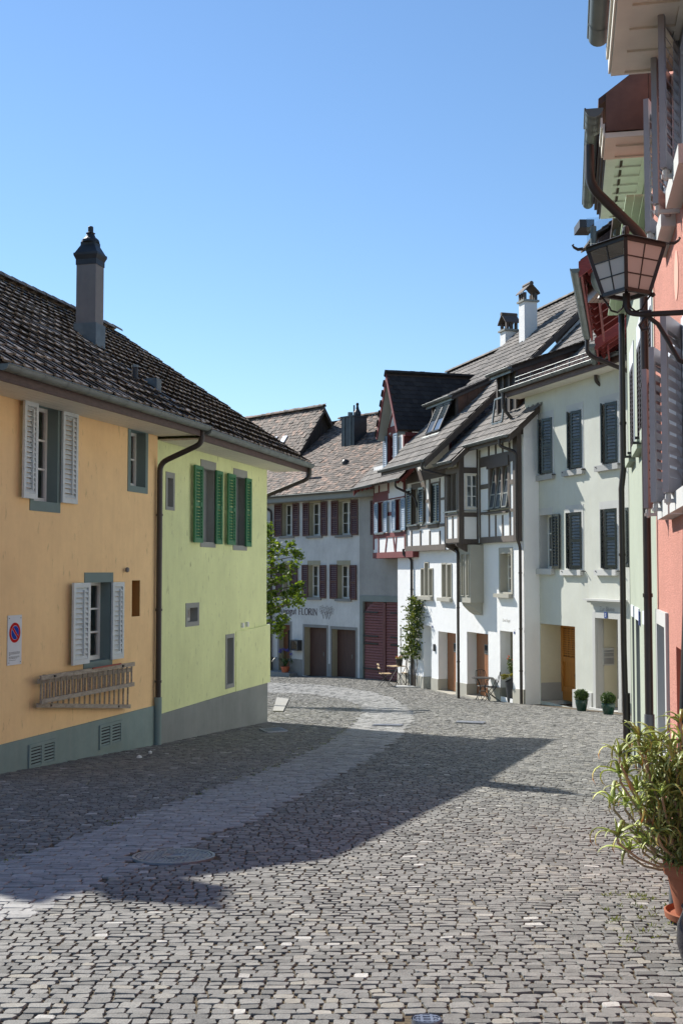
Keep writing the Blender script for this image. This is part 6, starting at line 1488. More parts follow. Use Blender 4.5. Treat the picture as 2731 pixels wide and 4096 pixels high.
pl = MB().fbox(F_lg, Yu(F_lg, 15.0), Yu(F_lg, 14.85), .95, 1.13, 0, .02).build('house_number', M['plateblue'], mint)
uN = Yu(F_lg, 12.0)
wall(mint, F_lg, 0, uN, -2.0, 6.2, holes, M['mint'])
q0, q1, q2, q3 = F_lg.P(0, 0, 0), F_lg.P(0, 0, -7), F_lg.P(uN, 0, -7), F_lg.P(uN, 0, 0)
sheet_walls(mint, [(q0.x, q0.y), (q1.x, q1.y), (q2.x, q2.y)], -2.2, 6.2, M['mint'])
for k in range(3): MB().fbox(F_lg, -.15, uN + .1, 5.60, 5.62, .004 + k * .09, .004 + (k + 1) * .09 - .006).build('soffit_board', M['mintboard'], mint)
# cream eave of the mint house's upper roof, with gutter
uE0 = Yu(F_lg, 14.4); zC = 4.5 + CAMZ
def coffered(house, F, ua, ub, z, d0, d1, n, mat, name='soffit', endcap=True):
    sf = MB().fbox(F, ua, ub, z + .02, z + .05, d0, d1).build(name, mat, house)
    for dd in ((d0, d0 + .07), (d1 - .11, d1)): MB().fbox(F, ua, ub, z, z + .02, *dd).build('soffit_rail', mat, sf)
    for k in range(n + 1):
        a = ua + (ub - ua) * k / n; MB().fbox(F, max(ua, a - .035), min(ub, a + .035), z + .001, z + .0195, d0 + .07, d1 - .11).build('soffit_batten', mat, sf)
    return sf
coffered(mint, F_lg, uE0, uN, zC, .0, .46, 8, M['white_paint'])
for k in range(3): MB().fbox(F_lg, uE0 - .03 * (2 - k), uN, zC + .02 + .05 * k, zC + .07 + .05 * k, .462, .475 + .03 * k).build('eaves_moulding', M['fascia'], mint)
gutter(mint, F_lg.P(uE0 - .1, zC + .24, .61), F_lg.P(uN, zC + .24, .61), M['greygutter'], .07, F_lg.n)
MB().prism([F_lg.P(-.2, 6.15, .3), F_lg.P(uN, 6.15, .3), F_lg.P(uN, 8.8, -3.5), F_lg.P(-.2, 8.8, -3.5)], (0, 0, .08)).build('roof', M['brn_j'], mint)
MB().prism([F_lg.P(uE0 - .05, zC + .2, .56), F_lg.P(uN, zC + .2, .56), F_lg.P(uN, 8.9, -3.0), F_lg.P(uE0 - .05, 8.9, -3.0)], (0, 0, .06)).build('roof', M['brn_j'], mint)
pb = F_lg.P(.02, 0, .07)
pipe(mint, [Vector((pb.x, pb.y, 5.58)), Vector((pb.x, pb.y, 3.2)), Vector((pb.x - .035, pb.y, 2.9)), Vector((pb.x - .03, pb.y, .5)), Vector((pb.x, pb.y, gz(pb.x, pb.y) - .1))], M['brownpipe'], .045, clamps=(3.9, 1.9, -.6))
pipe(mint, [Vector((pb.x, pb.y, gz(pb.x, pb.y) + .95)), Vector((pb.x, pb.y, gz(pb.x, pb.y) - .1))], M['brownpipe'], .056, name='pipe_boot')
# glass screen fixed under the eave
gp = thing('glass_screen', F_lg.P(Yu(F_lg, 15.0), 6.0, .3), 'clear glass pane projecting from the pale green house above the lantern', 'glass pane')
Fg2 = Fac(F_lg.P(Yu(F_lg, 15.0), 0, 0), -F_lg.n)
MB().fbox(Fac(F_lg.P(Yu(F_lg, 15.0), 0, .62), -F_lg.n), 0, .62, 4.36 + CAMZ, 4.71 + CAMZ, 0, .008).build('pane', M['clear'], gp)
MB().bar(F_lg.P(Yu(F_lg, 15.0), 4.45 + CAMZ, .26), F_lg.P(Yu(F_lg, 15.0), 4.75 + CAMZ, .26), .03, .03).build('clip', M['iron'], gp)
MB().bar(F_lg.P(Yu(F_lg, 15.0), 4.6 + CAMZ, 0), F_lg.P(Yu(F_lg, 15.0), 4.6 + CAMZ, .28), .02).build('bracket', M['iron'], gp)

# house with red rafters between the mint and the beige house
F_re = Fac((5.45, 20.0), (-.25, -1.0))
reave = thing('red_eaved_house', F_re.P(-4, gz(6, 24)), 'house with red painted rafters and wide eaves beyond the mint house', 'house')
def ru(Y): return Yu(F_re, Y)
q0, q1, q2, q3 = F_re.P(ru(29.4), 0), F_re.P(ru(18.2), 0), F_re.P(ru(18.2), 0, -6), F_re.P(ru(29.4), 0, -6)
sheet_walls(reave, [(q0.x, q0.y), (q1.x, q1.y), (q2.x, q2.y), (q3.x, q3.y), (q0.x, q0.y)], -3.5, 7.7, M['panel'], 'wall')
tE = math.tan(math.radians(33))
for (Ya, Yb, zz, nR, oo) in ((20.0, 25.7, 5.36 + CAMZ, 9, 1.22), (26.7, 29.6, 5.34 + CAMZ, 5, 1.14)):
    ua, ub = ru(Yb), ru(Ya)
    MB().prism([F_re.P(ua, zz + .12, oo), F_re.P(ub, zz + .12, oo), F_re.P(ub, zz + .12 + tE * (oo + 2.4), -2.4), F_re.P(ua, zz + .12 + tE * (oo + 2.4), -2.4)], up * .09).build('roof', M['brn_j'], reave)
    MB().prism([F_re.P(ua, zz + .10, oo), F_re.P(ub, zz + .10, oo), F_re.P(ub, zz + .10 + tE * oo, 0), F_re.P(ua, zz + .10 + tE * oo, 0)], up * .015).build('soffit_boards', M['redpaint'], reave)
    for k in range(nR):
        uu = ua + .12 + (ub - ua - .24) * k / (nR - 1)
        a = F_re.P(uu, zz + .02, oo - .1); b = F_re.P(uu, zz + .02 + tE * (oo - .1), 0); MB().bar(a, b, .12, .17).build('rafter', M['redpaint'], reave)
    MB().fbox(F_re, ua, ub, zz - .1, zz + .1, oo - .04, oo).build('eaves_board', M['redpaint'], reave); MB().fbox(F_re, ua, ub, zz - .13, zz - .0, oo - .3, oo - .26).build('eaves_board', M['redpaint'], reave)
    MB().prism([F_re.P(ub, zz + .16, oo + .03), F_re.P(ub, zz + .16 + tE * oo, 0), F_re.P(ub, zz - .08 + tE * oo, 0), F_re.P(ub, zz - .12, oo + .03)], F_re.u * .05).build('verge_board', M['redpaint'], reave)
    gutter(reave, F_re.P(ua, zz + .0, oo + .09), F_re.P(ub + .08, zz + .03, oo + .09), M['greygutter'], .085, F_re.n, n=9)
    e0 = F_re.P(ua, zz - .06, oo + .09)
    tgt = F_lg.P(.02, 0, .07) if Ya < 22 else F_lg.P(-.3, 0, .12)
    pipe(reave, smooth_path([e0, e0 - up * .3, e0 - up * .42 + F_re.n * -.12, Vector((F_re.P(ua, 0, .06).x, F_re.P(ua, 0, .06).y, zz - 1.0))]), M['brownpipe'], .05)
# boarded dormer above the red eaves
b0 = at_depth(2395, 985, 20.6); b1 = at_depth(2530, 850, 20.6)
nb = 7
for k in range(nb):
    x0 = b0.x + (b1.x - b0.x) * k / nb; x1 = b0.x + (b1.x - b0.x) * (k + 1) / nb; h0 = b1.z - (b1.z - b0.z) * .75 * (1 - k / nb)
    MB().hexa([(x0, 20.6, b0.z - .8), (x1 - .006, 20.6, b0.z - .8), (x1 - .006, 21.6, b0.z - .8), (x0, 21.6, b0.z - .8), (x0, 20.6, h0), (x1 - .006, 20.6, h0 + .06), (x1 - .006, 21.6, h0 + .06), (x0, 21.6, h0)]).build('dormer_board', M['copper'], reave)
for k in range(5):
    f = k / 5; x0 = b0.x - .1 + (b1.x - b0.x) * f; z_ = b1.z - (b1.z - b0.z) * .75 * (1 - f) + .03; MB().hexa([(x0, 20.45, z_), (x0 + .24, 20.45, z_ + .12), (x0 + .24, 21.7, z_ + .12), (x0, 21.7, z_), (x0, 20.45, z_ + .04), (x0 + .24, 20.45, z_ + .17), (x0 + .24, 21.7, z_ + .17), (x0, 21.7, z_ + .04)]).build('dormer_tile', M['conc_tile'], reave)
a, b = at_depth(2318, 908, 20.4), at_depth(2376, 876, 20.4)
MB().hexa([(a.x, 20.4, a.z), (b.x, 20.4, a.z), (b.x, 20.9, a.z), (a.x, 20.9, a.z), (a.x, 20.4, b.z), (b.x, 20.4, b.z), (b.x, 20.9, b.z), (a.x, 20.9, b.z)]).build('canopy_roof', M['dark_metal'], reave)
a = at_depth(2372, 905, 20.35); b = at_depth(2374, 1130, 20.35); c = at_depth(2400, 1168, 20.5); d = at_depth(2470, 1185, 20.9)
pipe(reave, smooth_path([a, b, c, d]), M['greygutter'], .055)

# pink house
pinkh = thing('pink_house', F_pk.P(3.5, gz(2.6, 8.6)), 'salmon pink rough rendered house with taupe shutters and cream coffered eaves', 'house')
def pu(Y): return Yu(F_pk, Y)
holes = []
for (Ya, Yb, zl, zh) in ((10.15, 9.35, 2.27, 3.55), (8.95, 8.1, 2.27, 3.55), (10.35, 9.6, 4.7, 5.75), (8.9, 8.1, 4.7, 5.75)):
    r = (pu(Ya), pu(Yb), zl, zh); window(pinkh, F_pk, r, .1, .1, .04, .16, .015, M['bluewhite'], ny=2, leaves=2, holes=holes, sill=(r[0] - .12, r[1] + .12, zl - .16, zl - .02, .12), sillmat=M['lightstone'])
def angled(F, Yh, wdt, ang, zl, zh, name='shutter'):
    """shutter hinged at its far edge, near edge swung out from the wall"""
    h = F.P(pu(Yh), 0, .05); d = (F.u * math.cos(ang) + F.n * math.sin(ang)).normalized()
    Fs = Fac(h, d); Fs.u = d
    return shutter(pinkh, Fs, (0, wdt, zl, zh), M['shutter_taupe'], 13, 0, .045, rod=False, tilt=.6, fr=.05, endbar=.12)
for Yn, zl, zh in ((10.68, 2.24, 3.55), (9.77, 2.24, 3.58), (8.56, 2.24, 3.6), (10.0, 4.66, 5.86), (9.1, 4.62, 5.86), (8.38, 4.66, 5.95)):
    s = angled(F_pk, Yn + .48, .5, math.radians(19), zl, zh)
    q = F_pk.P(pu(Yn + .05), zl - .06, .0); MB().bar(q, q + F_pk.n * .2, .03).build('shutter_stay', M['lightstone'], pinkh); MB().lathe(q + F_pk.n * .17 - up * .03, [(.012, 0), (.022, .02), (.022, .07), (.01, .1)], 8).build('stay_knob', M['lightstone'], pinkh)
pa = F_pk.P(pu(11.3), 0); zg = gz(pa.x, pa.y)
r = (pu(11.75), pu(10.85), zg + .55, 1.12); window(pinkh, F_pk, r, .14, .14, .14, .16, .03, M['lightstone'], ny=1, leaves=1, holes=holes)
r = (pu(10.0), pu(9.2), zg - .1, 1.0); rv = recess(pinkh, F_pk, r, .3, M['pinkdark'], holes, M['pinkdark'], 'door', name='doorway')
uP0, uP1 = 0, pu(4.0); ZP = 4.157 + CAMZ
wall(pinkh, F_pk, uP0, uP1, -1.6, 6.6, holes, M['pink'])
q1, q2, q3 = F_pk.P(uP1, 0), F_pk.P(uP1, 0, -7), F_pk.P(uP0, 0, -7)
sheet_walls(pinkh, [(q1.x, q1.y), (q2.x, q2.y), (q3.x, q3.y), (F_pk.P(0, 0).x, F_pk.P(0, 0).y)], -1.6, 6.4, M['pink'])
# eave, interrupted by a dormer window
for (Ya, Yb, n) in ((9.36, 4.4, 13), (11.33, 10.74, 2)):
    ua, ub = pu(Ya), pu(Yb)
    coffered(pinkh, F_pk, ua, ub, ZP, .0, .52, n, M['cream'])
    MB().fbox(F_pk, ua, ub, ZP + .02, ZP + .14, .522, .54).build('eaves_board', M['cream'], pinkh); MB().fbox(F_pk, ua + .1, ub, ZP + .1, ZP + .2, .542, .56).build('eaves_moulding', M['cream'], pinkh)
    gutter(pinkh, F_pk.P(ua + .1, ZP + .3, .62), F_pk.P(ub, ZP + .3, .62), M['greygutter'], .085, F_pk.n, n=9)
    MB().prism([F_pk.P(ua, ZP + .32, .58), F_pk.P(ub, ZP + .32, .58), F_pk.P(ub, ZP + .32 + 2.6, -3.0), F_pk.P(ua, ZP + .32 + 2.6, -3.0)], up * .07).build('roof', M['brn_j'], pinkh)
uu = pu(10.74)
for k in range(2):                                          # copper-clad end of the short eave
    d0, d1 = .51 - .40 * k, .51 - .40 * (k + 1) + .006; t_ = 2.6 / 3.64
    MB().prism([F_pk.P(uu, ZP + .06, d0), F_pk.P(uu, ZP + .06, d1), F_pk.P(uu, ZP + .34 + t_ * (.64 - d1), d1), F_pk.P(uu, ZP + .34 + t_ * (.64 - d0), d0)], F_pk.u * .02).build('copper_sheet', M['copper'], pinkh)
g0 = F_pk.P(pu(11.5), ZP + .22, .65); 
pipe(pinkh, smooth_path([g0, g0 - up * .42 + F_pk.n * -.0, F_pk.P(pu(11.62), ZP - .75, .10), F_pk.P(pu(11.9), ZP - .95, .07)]), M['brownpipe'], .05)
pz_ = F_pk.P(.06, 0, .10); zg = gz(pz_.x, pz_.y)
pipe(pinkh, [Vector((pz_.x, pz_.y, 5.0)), Vector((pz_.x, pz_.y, zg + .9))], M['brownpipe'], .042, clamps=(3.6, 1.4))
pipe(pinkh, [Vector((pz_.x, pz_.y, zg + .95)), Vector((pz_.x, pz_.y, zg - .1))], mat_plain('grey_pipe_boot', (.12, .12, .13), .5, .1), .052, name='pipe_boot')
pipe(pinkh, [(2.285, 7.55, 2.4), (2.255, 7.52, 1.4), (2.21, 7.48, .7), (2.16, 7.44, 0), (2.135, 7.42, gz(2.1, 7.4) + .35)], M['blackiron'], .032)
pipe(pinkh, [(2.137, 7.42, gz(2.1, 7.4) + .4), (2.12, 7.4, gz(2.1, 7.4) - .05)], mat_plain('grey_pipe_foot', (.12, .125, .13), .5, .1), .05, name='pipe_boot')
pc = F_pk.uz('N', 2706, 1100); pt = F_pk.uz('N', 2706, 996); MB().fprism(F_pk, [(pc[0] + .17 * math.cos(2 * math.pi * k / 20), pc[1] + (pt[1] - pc[1]) * math.sin(2 * math.pi * k / 20)) for k in range(20)], -.01, .006).build('plaster_patch', M['pinksmooth'], pinkh)

# ------------------------------------------------------------------ wrought-iron lantern on a bracket
LC = Vector((1.903, 7.6, 0)); vd = Vector((LC.x, LC.y, 0)).normalized(); vr = Vector((vd.y, -vd.x, 0)); zt, zb = 2.14 + CAMZ, 1.84 + CAMZ
zt = at_depth(2367, 990, 7.6).z; zb = at_depth(2434, 1176, 7.6).z
lan = thing('street_lantern', Vector((LC.x, LC.y, zb)), 'black wrought iron street lantern with glass panes on a wall bracket', 'lantern')
BI = M['blackiron']; T_, B_ = .25, .15
def cnr(k, r_, z): d = (vr, -vd, -vr, vd)[k]; return LC + d * r_ + up * z           # right, front, left, back
m, nt, b, o = nodes_of('frosted_sky_lamp_glass'); M['frost_sky'] = m
b.inputs['Base Color'].default_value = (.47, .49, .48, 1); b.inputs['Roughness'].default_value = .25  # frosted white that also paints reflected sky into the left panes
tl_ = N(nt, "ShaderNodeBsdfTranslucent"); tl_.inputs[0].default_value = (.8, .8, .76, 1); mx_ = N(nt, "ShaderNodeMixShader"); mx_.inputs[0].default_value = .2
nt.links.new(b.outputs[0], mx_.inputs[1]); nt.links.new(tl_.outputs[0], mx_.inputs[2]); nt.links.new(mx_.outputs[0], o.inputs[0])
mb = MB()
for k in range(4):
    mb.bar(cnr(k, T_, zt), cnr(k, B_, zb), .024, .024); mb.bar(cnr(k, T_, zt), cnr((k + 1) % 4, T_, zt), .024, .03); mb.bar(cnr(k, B_, zb), cnr((k + 1) % 4, B_, zb), .026, .026)
mb.build('frame', BI, lan)
for k in range(4):
    a, b, c, d = cnr(k, T_, zt), cnr((k + 1) % 4, T_, zt), cnr((k + 1) % 4, B_, zb), cnr(k, B_, zb)
    for i in range(2):
        for j in range(3):
            P_ = lambda s, t: a.lerp(b, s).lerp(d.lerp(c, s), t)
            MB().quad(P_(i / 2 + .01, j / 3 + .01), P_(i / 2 + .49, j / 3 + .01), P_(i / 2 + .49, (j + 1) / 3 - .01), P_(i / 2 + .01, (j + 1) / 3 - .01)).build('pane', M['frost_sky'] if (k in (0, 3) or j > 0) else M['lampglass'], lan)
    MB().bar(a.lerp(b, .5), d.lerp(c, .5), .008).build('muntin', BI, lan)
    for t in (1 / 3, 2 / 3): MB().bar(a.lerp(d, t), b.lerp(c, t), .008).build('muntin', BI, lan)
mb = MB(); ap = LC + up * (zt + .10)
mb.add([cnr(k, T_ + .05, zt + .01) for k in range(4)] + [ap], [(0, 1, 4), (1, 2, 4), (2, 3, 4), (3, 0, 4), (3, 2, 1, 0)]); mb.build('hood', BI, lan)
MB().lathe(ap - up * .02, [(.02, 0), (.026, .03), (.02, .06), (.012, .07)], 8).build('finial', BI, lan)
for k in range(4):
    d = (vr, -vd, -vr, vd)[k]; p = LC + d * (T_ + .03) + up * (zt + .012)
    MB().tube([p, p + d * .035 + up * -.002, p + d * .06 + up * .014, p + d * .07 + up * .03, p + d * .06 + up * .036], [.012, .011, .009, .007, .004], 6).build('corner_curl', BI, lan)
st = LC + up * (zb - .02)
MB().lathe(LC + up * (zt - .2), [(.012, .0), (.03, .03), (.032, .07), (.018, .11), (.015, .16), (.015, .2)], 10).build('bulb', M['white_paint'], lan, smooth=True)
for k in (0, 2):                                            # U-shaped scrolls under the body
    d = (vr, -vd, -vr, vd)[k]
    MB().tube([cnr(k, B_, zb - .01) + d * .01, st + d * .13 - up * .03, st + d * .10 - up * .085, st + d * .06 - up * .1, st + d * .025 - up * .07, st + d * .012 - up * .01], .007, 6).build('scroll', BI, lan)
    MB().lathe(cnr(k, B_ + .02, zb - .03), [(.006, 0), (.02, .012), (.012, .03)], 7).build('leaf_end', BI, lan)
wallp = lambda z: F_pk.P(pu(7.42), z, .0)
z1 = zb - .145; aw = wallp(z1 - .01); hd = (aw - (LC + up * z1)); hd.z = 0; hd.normalize()
MB().tube(smooth_path([LC + up * zb, LC + up * (z1 + .02), LC + hd * .1 + up * z1, aw]), .019, 8).build('bracket_arm', BI, lan)
MB().tube([LC + up * (zb + .005), LC + up * (zb - .05)], .026, 8).build('socket', BI, lan)
MB().tube([LC + hd * .13 + up * z1 - hd * .015, LC + hd * .13 + up * z1 + hd * .03], .028, 8).build('collar', BI, lan)
b0 = LC + hd * .14 + up * (z1 - .02)
MB().tube([b0, b0 + hd * .06 - up * .05, b0 + hd * .12 - up * .16, b0 + hd * .19 - up * .30, wallp(z1 - .42)], .015, 8).build('brace', BI, lan)
MB().tube([b0, b0 - hd * .03 - up * .015, b0 - hd * .055 - up * .05, b0 - hd * .04 - up * .085, b0 - hd * .005 - up * .08, b0 - hd * .012 - up * .06], [.015, .014, .013, .012, .011, .01], 8).build('scroll', BI, lan)
MB().fbox(F_pk, pu(7.42) - .04, pu(7.42) + .04, z1 - .52, z1 + .06, -.01, .02).build('wall_plate', BI, lan)

# ------------------------------------------------------------------ potted aloe, right foreground
M['terra'] = mat_plaster('terracotta', (.34, .125, .07), .1, 40, .3, .003, patch=.4)
PC = Vector((2.125, 7.0, 0)); zg = gz(PC.x, PC.y)
aloe = thing('potted_aloe', Vector((PC.x, PC.y, zg)), 'tall branching aloe in a terracotta pot with saucer by the pink wall', 'potted plant')
ptop = at_depth(2650, 3440, 7.0).z; ph = ptop - zg
MB().lathe((PC.x, PC.y, zg + .02), [(.165, .0), (.185, .015), (.19, .05), (.18, .055), (.17, .03)], 28).build('saucer', M['terra'], aloe, smooth=True)
MB().lathe((PC.x, PC.y, zg + .03), [(.115, 0), (.12, .02), (.165, ph - .14), (.17, ph - .12), (.188, ph - .115), (.192, ph - .03), (.18, ph - .028), (.17, ph - .06)], 28, cap=False).build('pot', M['terra'], aloe, smooth=True)
MB().lathe((PC.x, PC.y, zg + ph - .06), [(.17, 0), (.1, .012), (.0, .02)], 20, cap=False).build('soil', M['soil'], aloe)
M['aloestem'] = mat_plain('aloe_stem', (.38, .29, .18), .8, .35, 40, bmp=.6)
def aloe_mat(joined):
    m, nt, b, o = nodes_of('aloe_leaf' + ('s' if joined else ''))
    at = N(nt, "ShaderNodeAttribute"); at.attribute_name = 'tint'
    r = N(nt, "ShaderNodeValToRGB"); e = r.color_ramp.elements; e.new(.5); e.new(.5)
    for i, (p, c) in enumerate(((0, (.44, .52, .15)), (.55, (.56, .60, .22)), (.85, (.64, .52, .2)), (1, (.6, .22, .07)))): e[i].position = p; e[i].color = c + (1,)
    nt.links.new(at.outputs['Fac'], r.inputs[0]); oi = N(nt, "ShaderNodeObjectInfo"); h = N(nt, "ShaderNodeHueSaturation")
    mr = N(nt, "ShaderNodeMapRange"); mr.inputs[3].default_value = .6; mr.inputs[4].default_value = 1.35; nt.links.new(oi.outputs['Random'], mr.inputs[0]); nt.links.new(mr.outputs[0], h.inputs['Value'])
    nt.links.new(r.outputs[0], h.inputs['Color']); nt.links.new(h.outputs[0], b.inputs['Base Color']); b.inputs['Roughness'].default_value = .4; b.inputs['Specular IOR Level'].default_value = .5
    tl = N(nt, "ShaderNodeBsdfTranslucent"); mx = N(nt, "ShaderNodeMixShader"); mx.inputs[0].default_value = .4; nt.links.new(h.outputs[0], tl.inputs[0])
    nt.links.new(b.outputs[0], mx.inputs[1]); nt.links.new(tl.outputs[0], mx.inputs[2]); nt.links.new(mx.outputs[0], o.inputs[0])
    return m
am = aloe_mat(False)
def aloe_leaf(L, curl, w, tip):
    n = 8; V = []; F = []; C = []; p = np.array([0., 0, 0]); a = math.radians(38); seg = L / n
    for i in range(n + 1):
        f = i / n; ww = w * (1 - f ** 1.6) * (.75 + .25 * min(1, f * 6)) + .0012; up_ = np.array([-math.sin(a), 0, math.cos(a)])
        tooth = .0022 if i % 2 else 0
        V += [p + np.array([0, -ww - tooth, 0]) + up_ * ww * .25, p - up_ * ww * .55, p + np.array([0, ww + tooth, 0]) + up_ * ww * .25, p + up_ * ww * .05]
        C += [min(1, max(0, (f - .35) * 1.2 * tip + .15 * tip))] * 4
        p = p + np.array([math.cos(a), 0, math.sin(a)]) * seg; a -= curl / n * (1.5 if f > .3 else .6)
    for i in range(n):
        b = i * 4
        for k in range(4): F.append((b + k, b + (k + 1) % 4, b + 4 + (k + 1) % 4, b + 4 + k))
    me = bpy.data.meshes.new('leaf'); me.from_pydata([tuple(v) for v in V], [], F)
    at = me.attributes.new('tint', 'FLOAT_COLOR', 'POINT'); at.data.foreach_set('color', np.array([[c, c, c, 1] for c in C], np.float32).ravel()); me.materials.append(am)
    me.polygons.foreach_set('use_smooth', [True] * len(me.polygons)); return me
leafs = [aloe_leaf(L, c, w, t) for L, c, w, t in ((.17, 1.5, .0105, .5), (.20, 2.2, .0105, .8), (.15, 1.0, .009, .3), (.22, 2.8, .010, 1.2), (.12, .6, .0085, .3), (.19, 3.1, .0095, 1.0))]
ros = [(350, 300), (150, 520), (160, 735), (232, 690), (88, 1030), (212, 1035), (130, 1385), (245, 1525), (550, 410), (585, 775), (800, 350), (805, 140), (430, 480), (400, 600), (485, 930), (330, 905), (365, 1065), (640, 640), (715, 430), (760, 620), (700, 780), (610, 930), (520, 1120), (740, 950), (660, 1120), (450, 1230), (330, 1330), (560, 1330), (790, 1150), (690, 1330), (480, 1440), (400, 1490), (600, 1480), (760, 1480)]
def put_leaf(base, az, tilt, sc, par):
    o = bpy.data.objects.new('leaf', random.choice(leafs)); COL.objects.link(o); o.parent = par; o.matrix_parent_inverse = Matrix.Translation(-par.location)
    o.matrix_basis = Matrix.Translation(base) @ Matrix.Rotation(az, 4, 'Z') @ Matrix.Rotation(-tilt, 4, 'Y') @ Matrix.Rotation(random.gauss(0, .2), 4, 'X') @ Matrix.Scale(sc, 4)
nl = 0
extra = [(random.uniform(840, 1000), random.uniform(150, 1400)) for i in range(10)]
for i, (x, y) in enumerate(ros + extra):
    dep = 7.0 + random.uniform(-.2, .16); q = at_depth(*px('Q', x, y), dep)
    if q.x > 2.27: q.x = 2.27 - random.uniform(0, .06)
    root_ = Vector((PC.x + random.uniform(-.1, .06), PC.y + random.uniform(-.1, .1), zg + ph - .05))
    mid = root_.lerp(q, .55); mid.z -= .10 * min(1, abs(q.x - root_.x) * 2); dn = q - up * .05
    MB().tube([root_, root_.lerp(mid, .5), mid, mid.lerp(dn, .5) - up * .02, dn, q], [.010, .009, .0085, .008, .008, .005], 6).build('stem', M['aloestem'], aloe)
    k = 9 if i < len(ros) else 4
    a0 = random.random() * 6
    for j in range(k):
        if nl >= 298: break
        put_leaf(q - up * random.uniform(0, .035), a0 + j * 2.4, random.uniform(-.35, .75), random.uniform(.85, 1.25), aloe); nl += 1
# lower tangle of leaves too dense to pick apart
rng2 = np.random.default_rng(5); V = []; Q = []; C = []; bi = 0
for i in range(1250):
    me = leafs[rng2.integers(len(leafs))]; co = np.array([v.co[:] for v in me.vertices]); fc = np.array([p.vertices[:] for p in me.polygons]); cl = np.zeros(len(co) * 4, np.float32); me.attributes['tint'].data.foreach_get('color', cl); cl = cl.reshape(-1, 4)[:, :3]
    az = rng2.uniform(0, 6.28); tl = rng2.uniform(-.6, .9); sc = rng2.uniform(.55, 1.1)
    Mx = np.array(Matrix.Rotation(az, 3, 'Z') @ Matrix.Rotation(-tl, 3, 'Y')) * sc
    h = rng2.uniform(0, 1) ** 1.2; rad = (.15 + .24 * h) * math.sqrt(rng2.uniform(0, 1)); an = rng2.uniform(0, 6.28)
    t = np.array([PC.x - .03 + rad * math.cos(an), PC.y + rad * math.sin(an), zg + ph - .03 + h * .72]); t[0] = min(t[0], 2.26)
    V.append(co @ Mx.T + t); Q.append(fc + bi); C.append(np.clip(cl * .8, 0, 1)); bi += len(co)
np_mesh('foliage', np.concatenate(V), np.concatenate(Q), am, aloe, color=np.concatenate(C), kind='stuff')
# dark glazed pot at the frame edge
bc0 = Vector((1.86, 5.87, 0)); zg = gz(bc0.x, bc0.y)
bp_ = thing('glazed_pot', Vector((bc0.x, bc0.y, zg)), 'dark blue-black glazed pot cut off by the right edge of the picture', 'pot')
MB().lathe((bc0.x, bc0.y, zg + .01), [(.1, 0), (.15, .06), (.175, .15), (.17, .24), (.14, .31), (.15, .33), (.13, .33), (.12, .28)], 28, cap=True).build('pot_body', mat_plain('blue_black_glaze', (.012, .013, .02), .12, .1, bmp=0), bp_, smooth=True)
MB().lathe((bc0.x, bc0.y, zg + .28), [(.125, 0), (.05, .01), (0, .015)], 16, cap=False).build('soil', M['soil'], bp_)
# weeds in the joints near the pot
M['weed'] = mat_leaf('weed_blade', (.10, .14, .03), (.22, .25, .07), .3)
pts = []
for i in range(34):
    c = ground_px(*px('L', random.uniform(120, 700), 1430 + random.random() ** 2 * 420)); 
    if c.x > right_x(np.array(c.y)) - .05: continue
    for k in range(random.randint(4, 12)): pts.append((c.x + random.gauss(0, .012), c.y + random.gauss(0, .012), gz(c.x, c.y) + .005))
c = ground_px(*px('L', 430, 1450))
for k in range(45): pts.append((c.x + random.gauss(0, .05), c.y + random.gauss(0, .02), gz(c.x, c.y) + random.uniform(.005, .03)))
for i in range(70):                                        # along the lane edge and house feet
    a = lane_l[random.randint(2, 7)]; b = lane_l[random.randint(3, 8)]; t = random.random(); cx_, cy_ = a[0] + (b[0] - a[0]) * t, a[1] + (b[1] - a[1]) * t
    for k in range(5): pts.append((cx_ + random.gauss(0, .03), cy_ + random.gauss(0, .03), gz(cx_, cy_) + .003))
wd = leaf_cloud('weeds', pts, .03, M['weed'], None, kind='stuff', droop=-.9, squash=.25); tag(wd, 'small green weeds growing in the paving joints', 'weeds')

# ------------------------------------------------------------------ plants and furniture along the houses
M['leaf_tree'] = mat_leaf('maple_leaf', (.035, .075, .012), (.13, .19, .025), .45)
M['leaf_box'] = mat_leaf('box_leaf', (.02, .05, .010), (.075, .13, .02), .2)
M['leaf_vine'] = mat_leaf('rose_leaf', (.025, .055, .015), (.13, .16, .035), .3)
M['leaf_yel'] = mat_leaf('yellow_green_leaf', (.13, .14, .02), (.32, .30, .05), .3)
M['petal_o'] = mat_leaf('orange_petal', (.6, .12, .02), (.7, .2, .04), .2); M['petal_p'] = mat_leaf('pink_petal', (.45, .06, .18), (.6, .15, .3), .2); M['petal_b'] = mat_leaf('blue_petal', (.08, .07, .3), (.16, .14, .42), .2)
M['bark'] = mat_wood('tree_bark', (.09, .07, .055), .9, 2, .4, bmp=.8)
def blob(c, r, n, rng, shell=.5):
    d = rng.normal(size=(n, 3)); d /= np.linalg.norm(d, axis=1)[:, None]; return np.array(c) + d * (np.array(r) * (shell + (1 - shell) * rng.random((n, 1))))
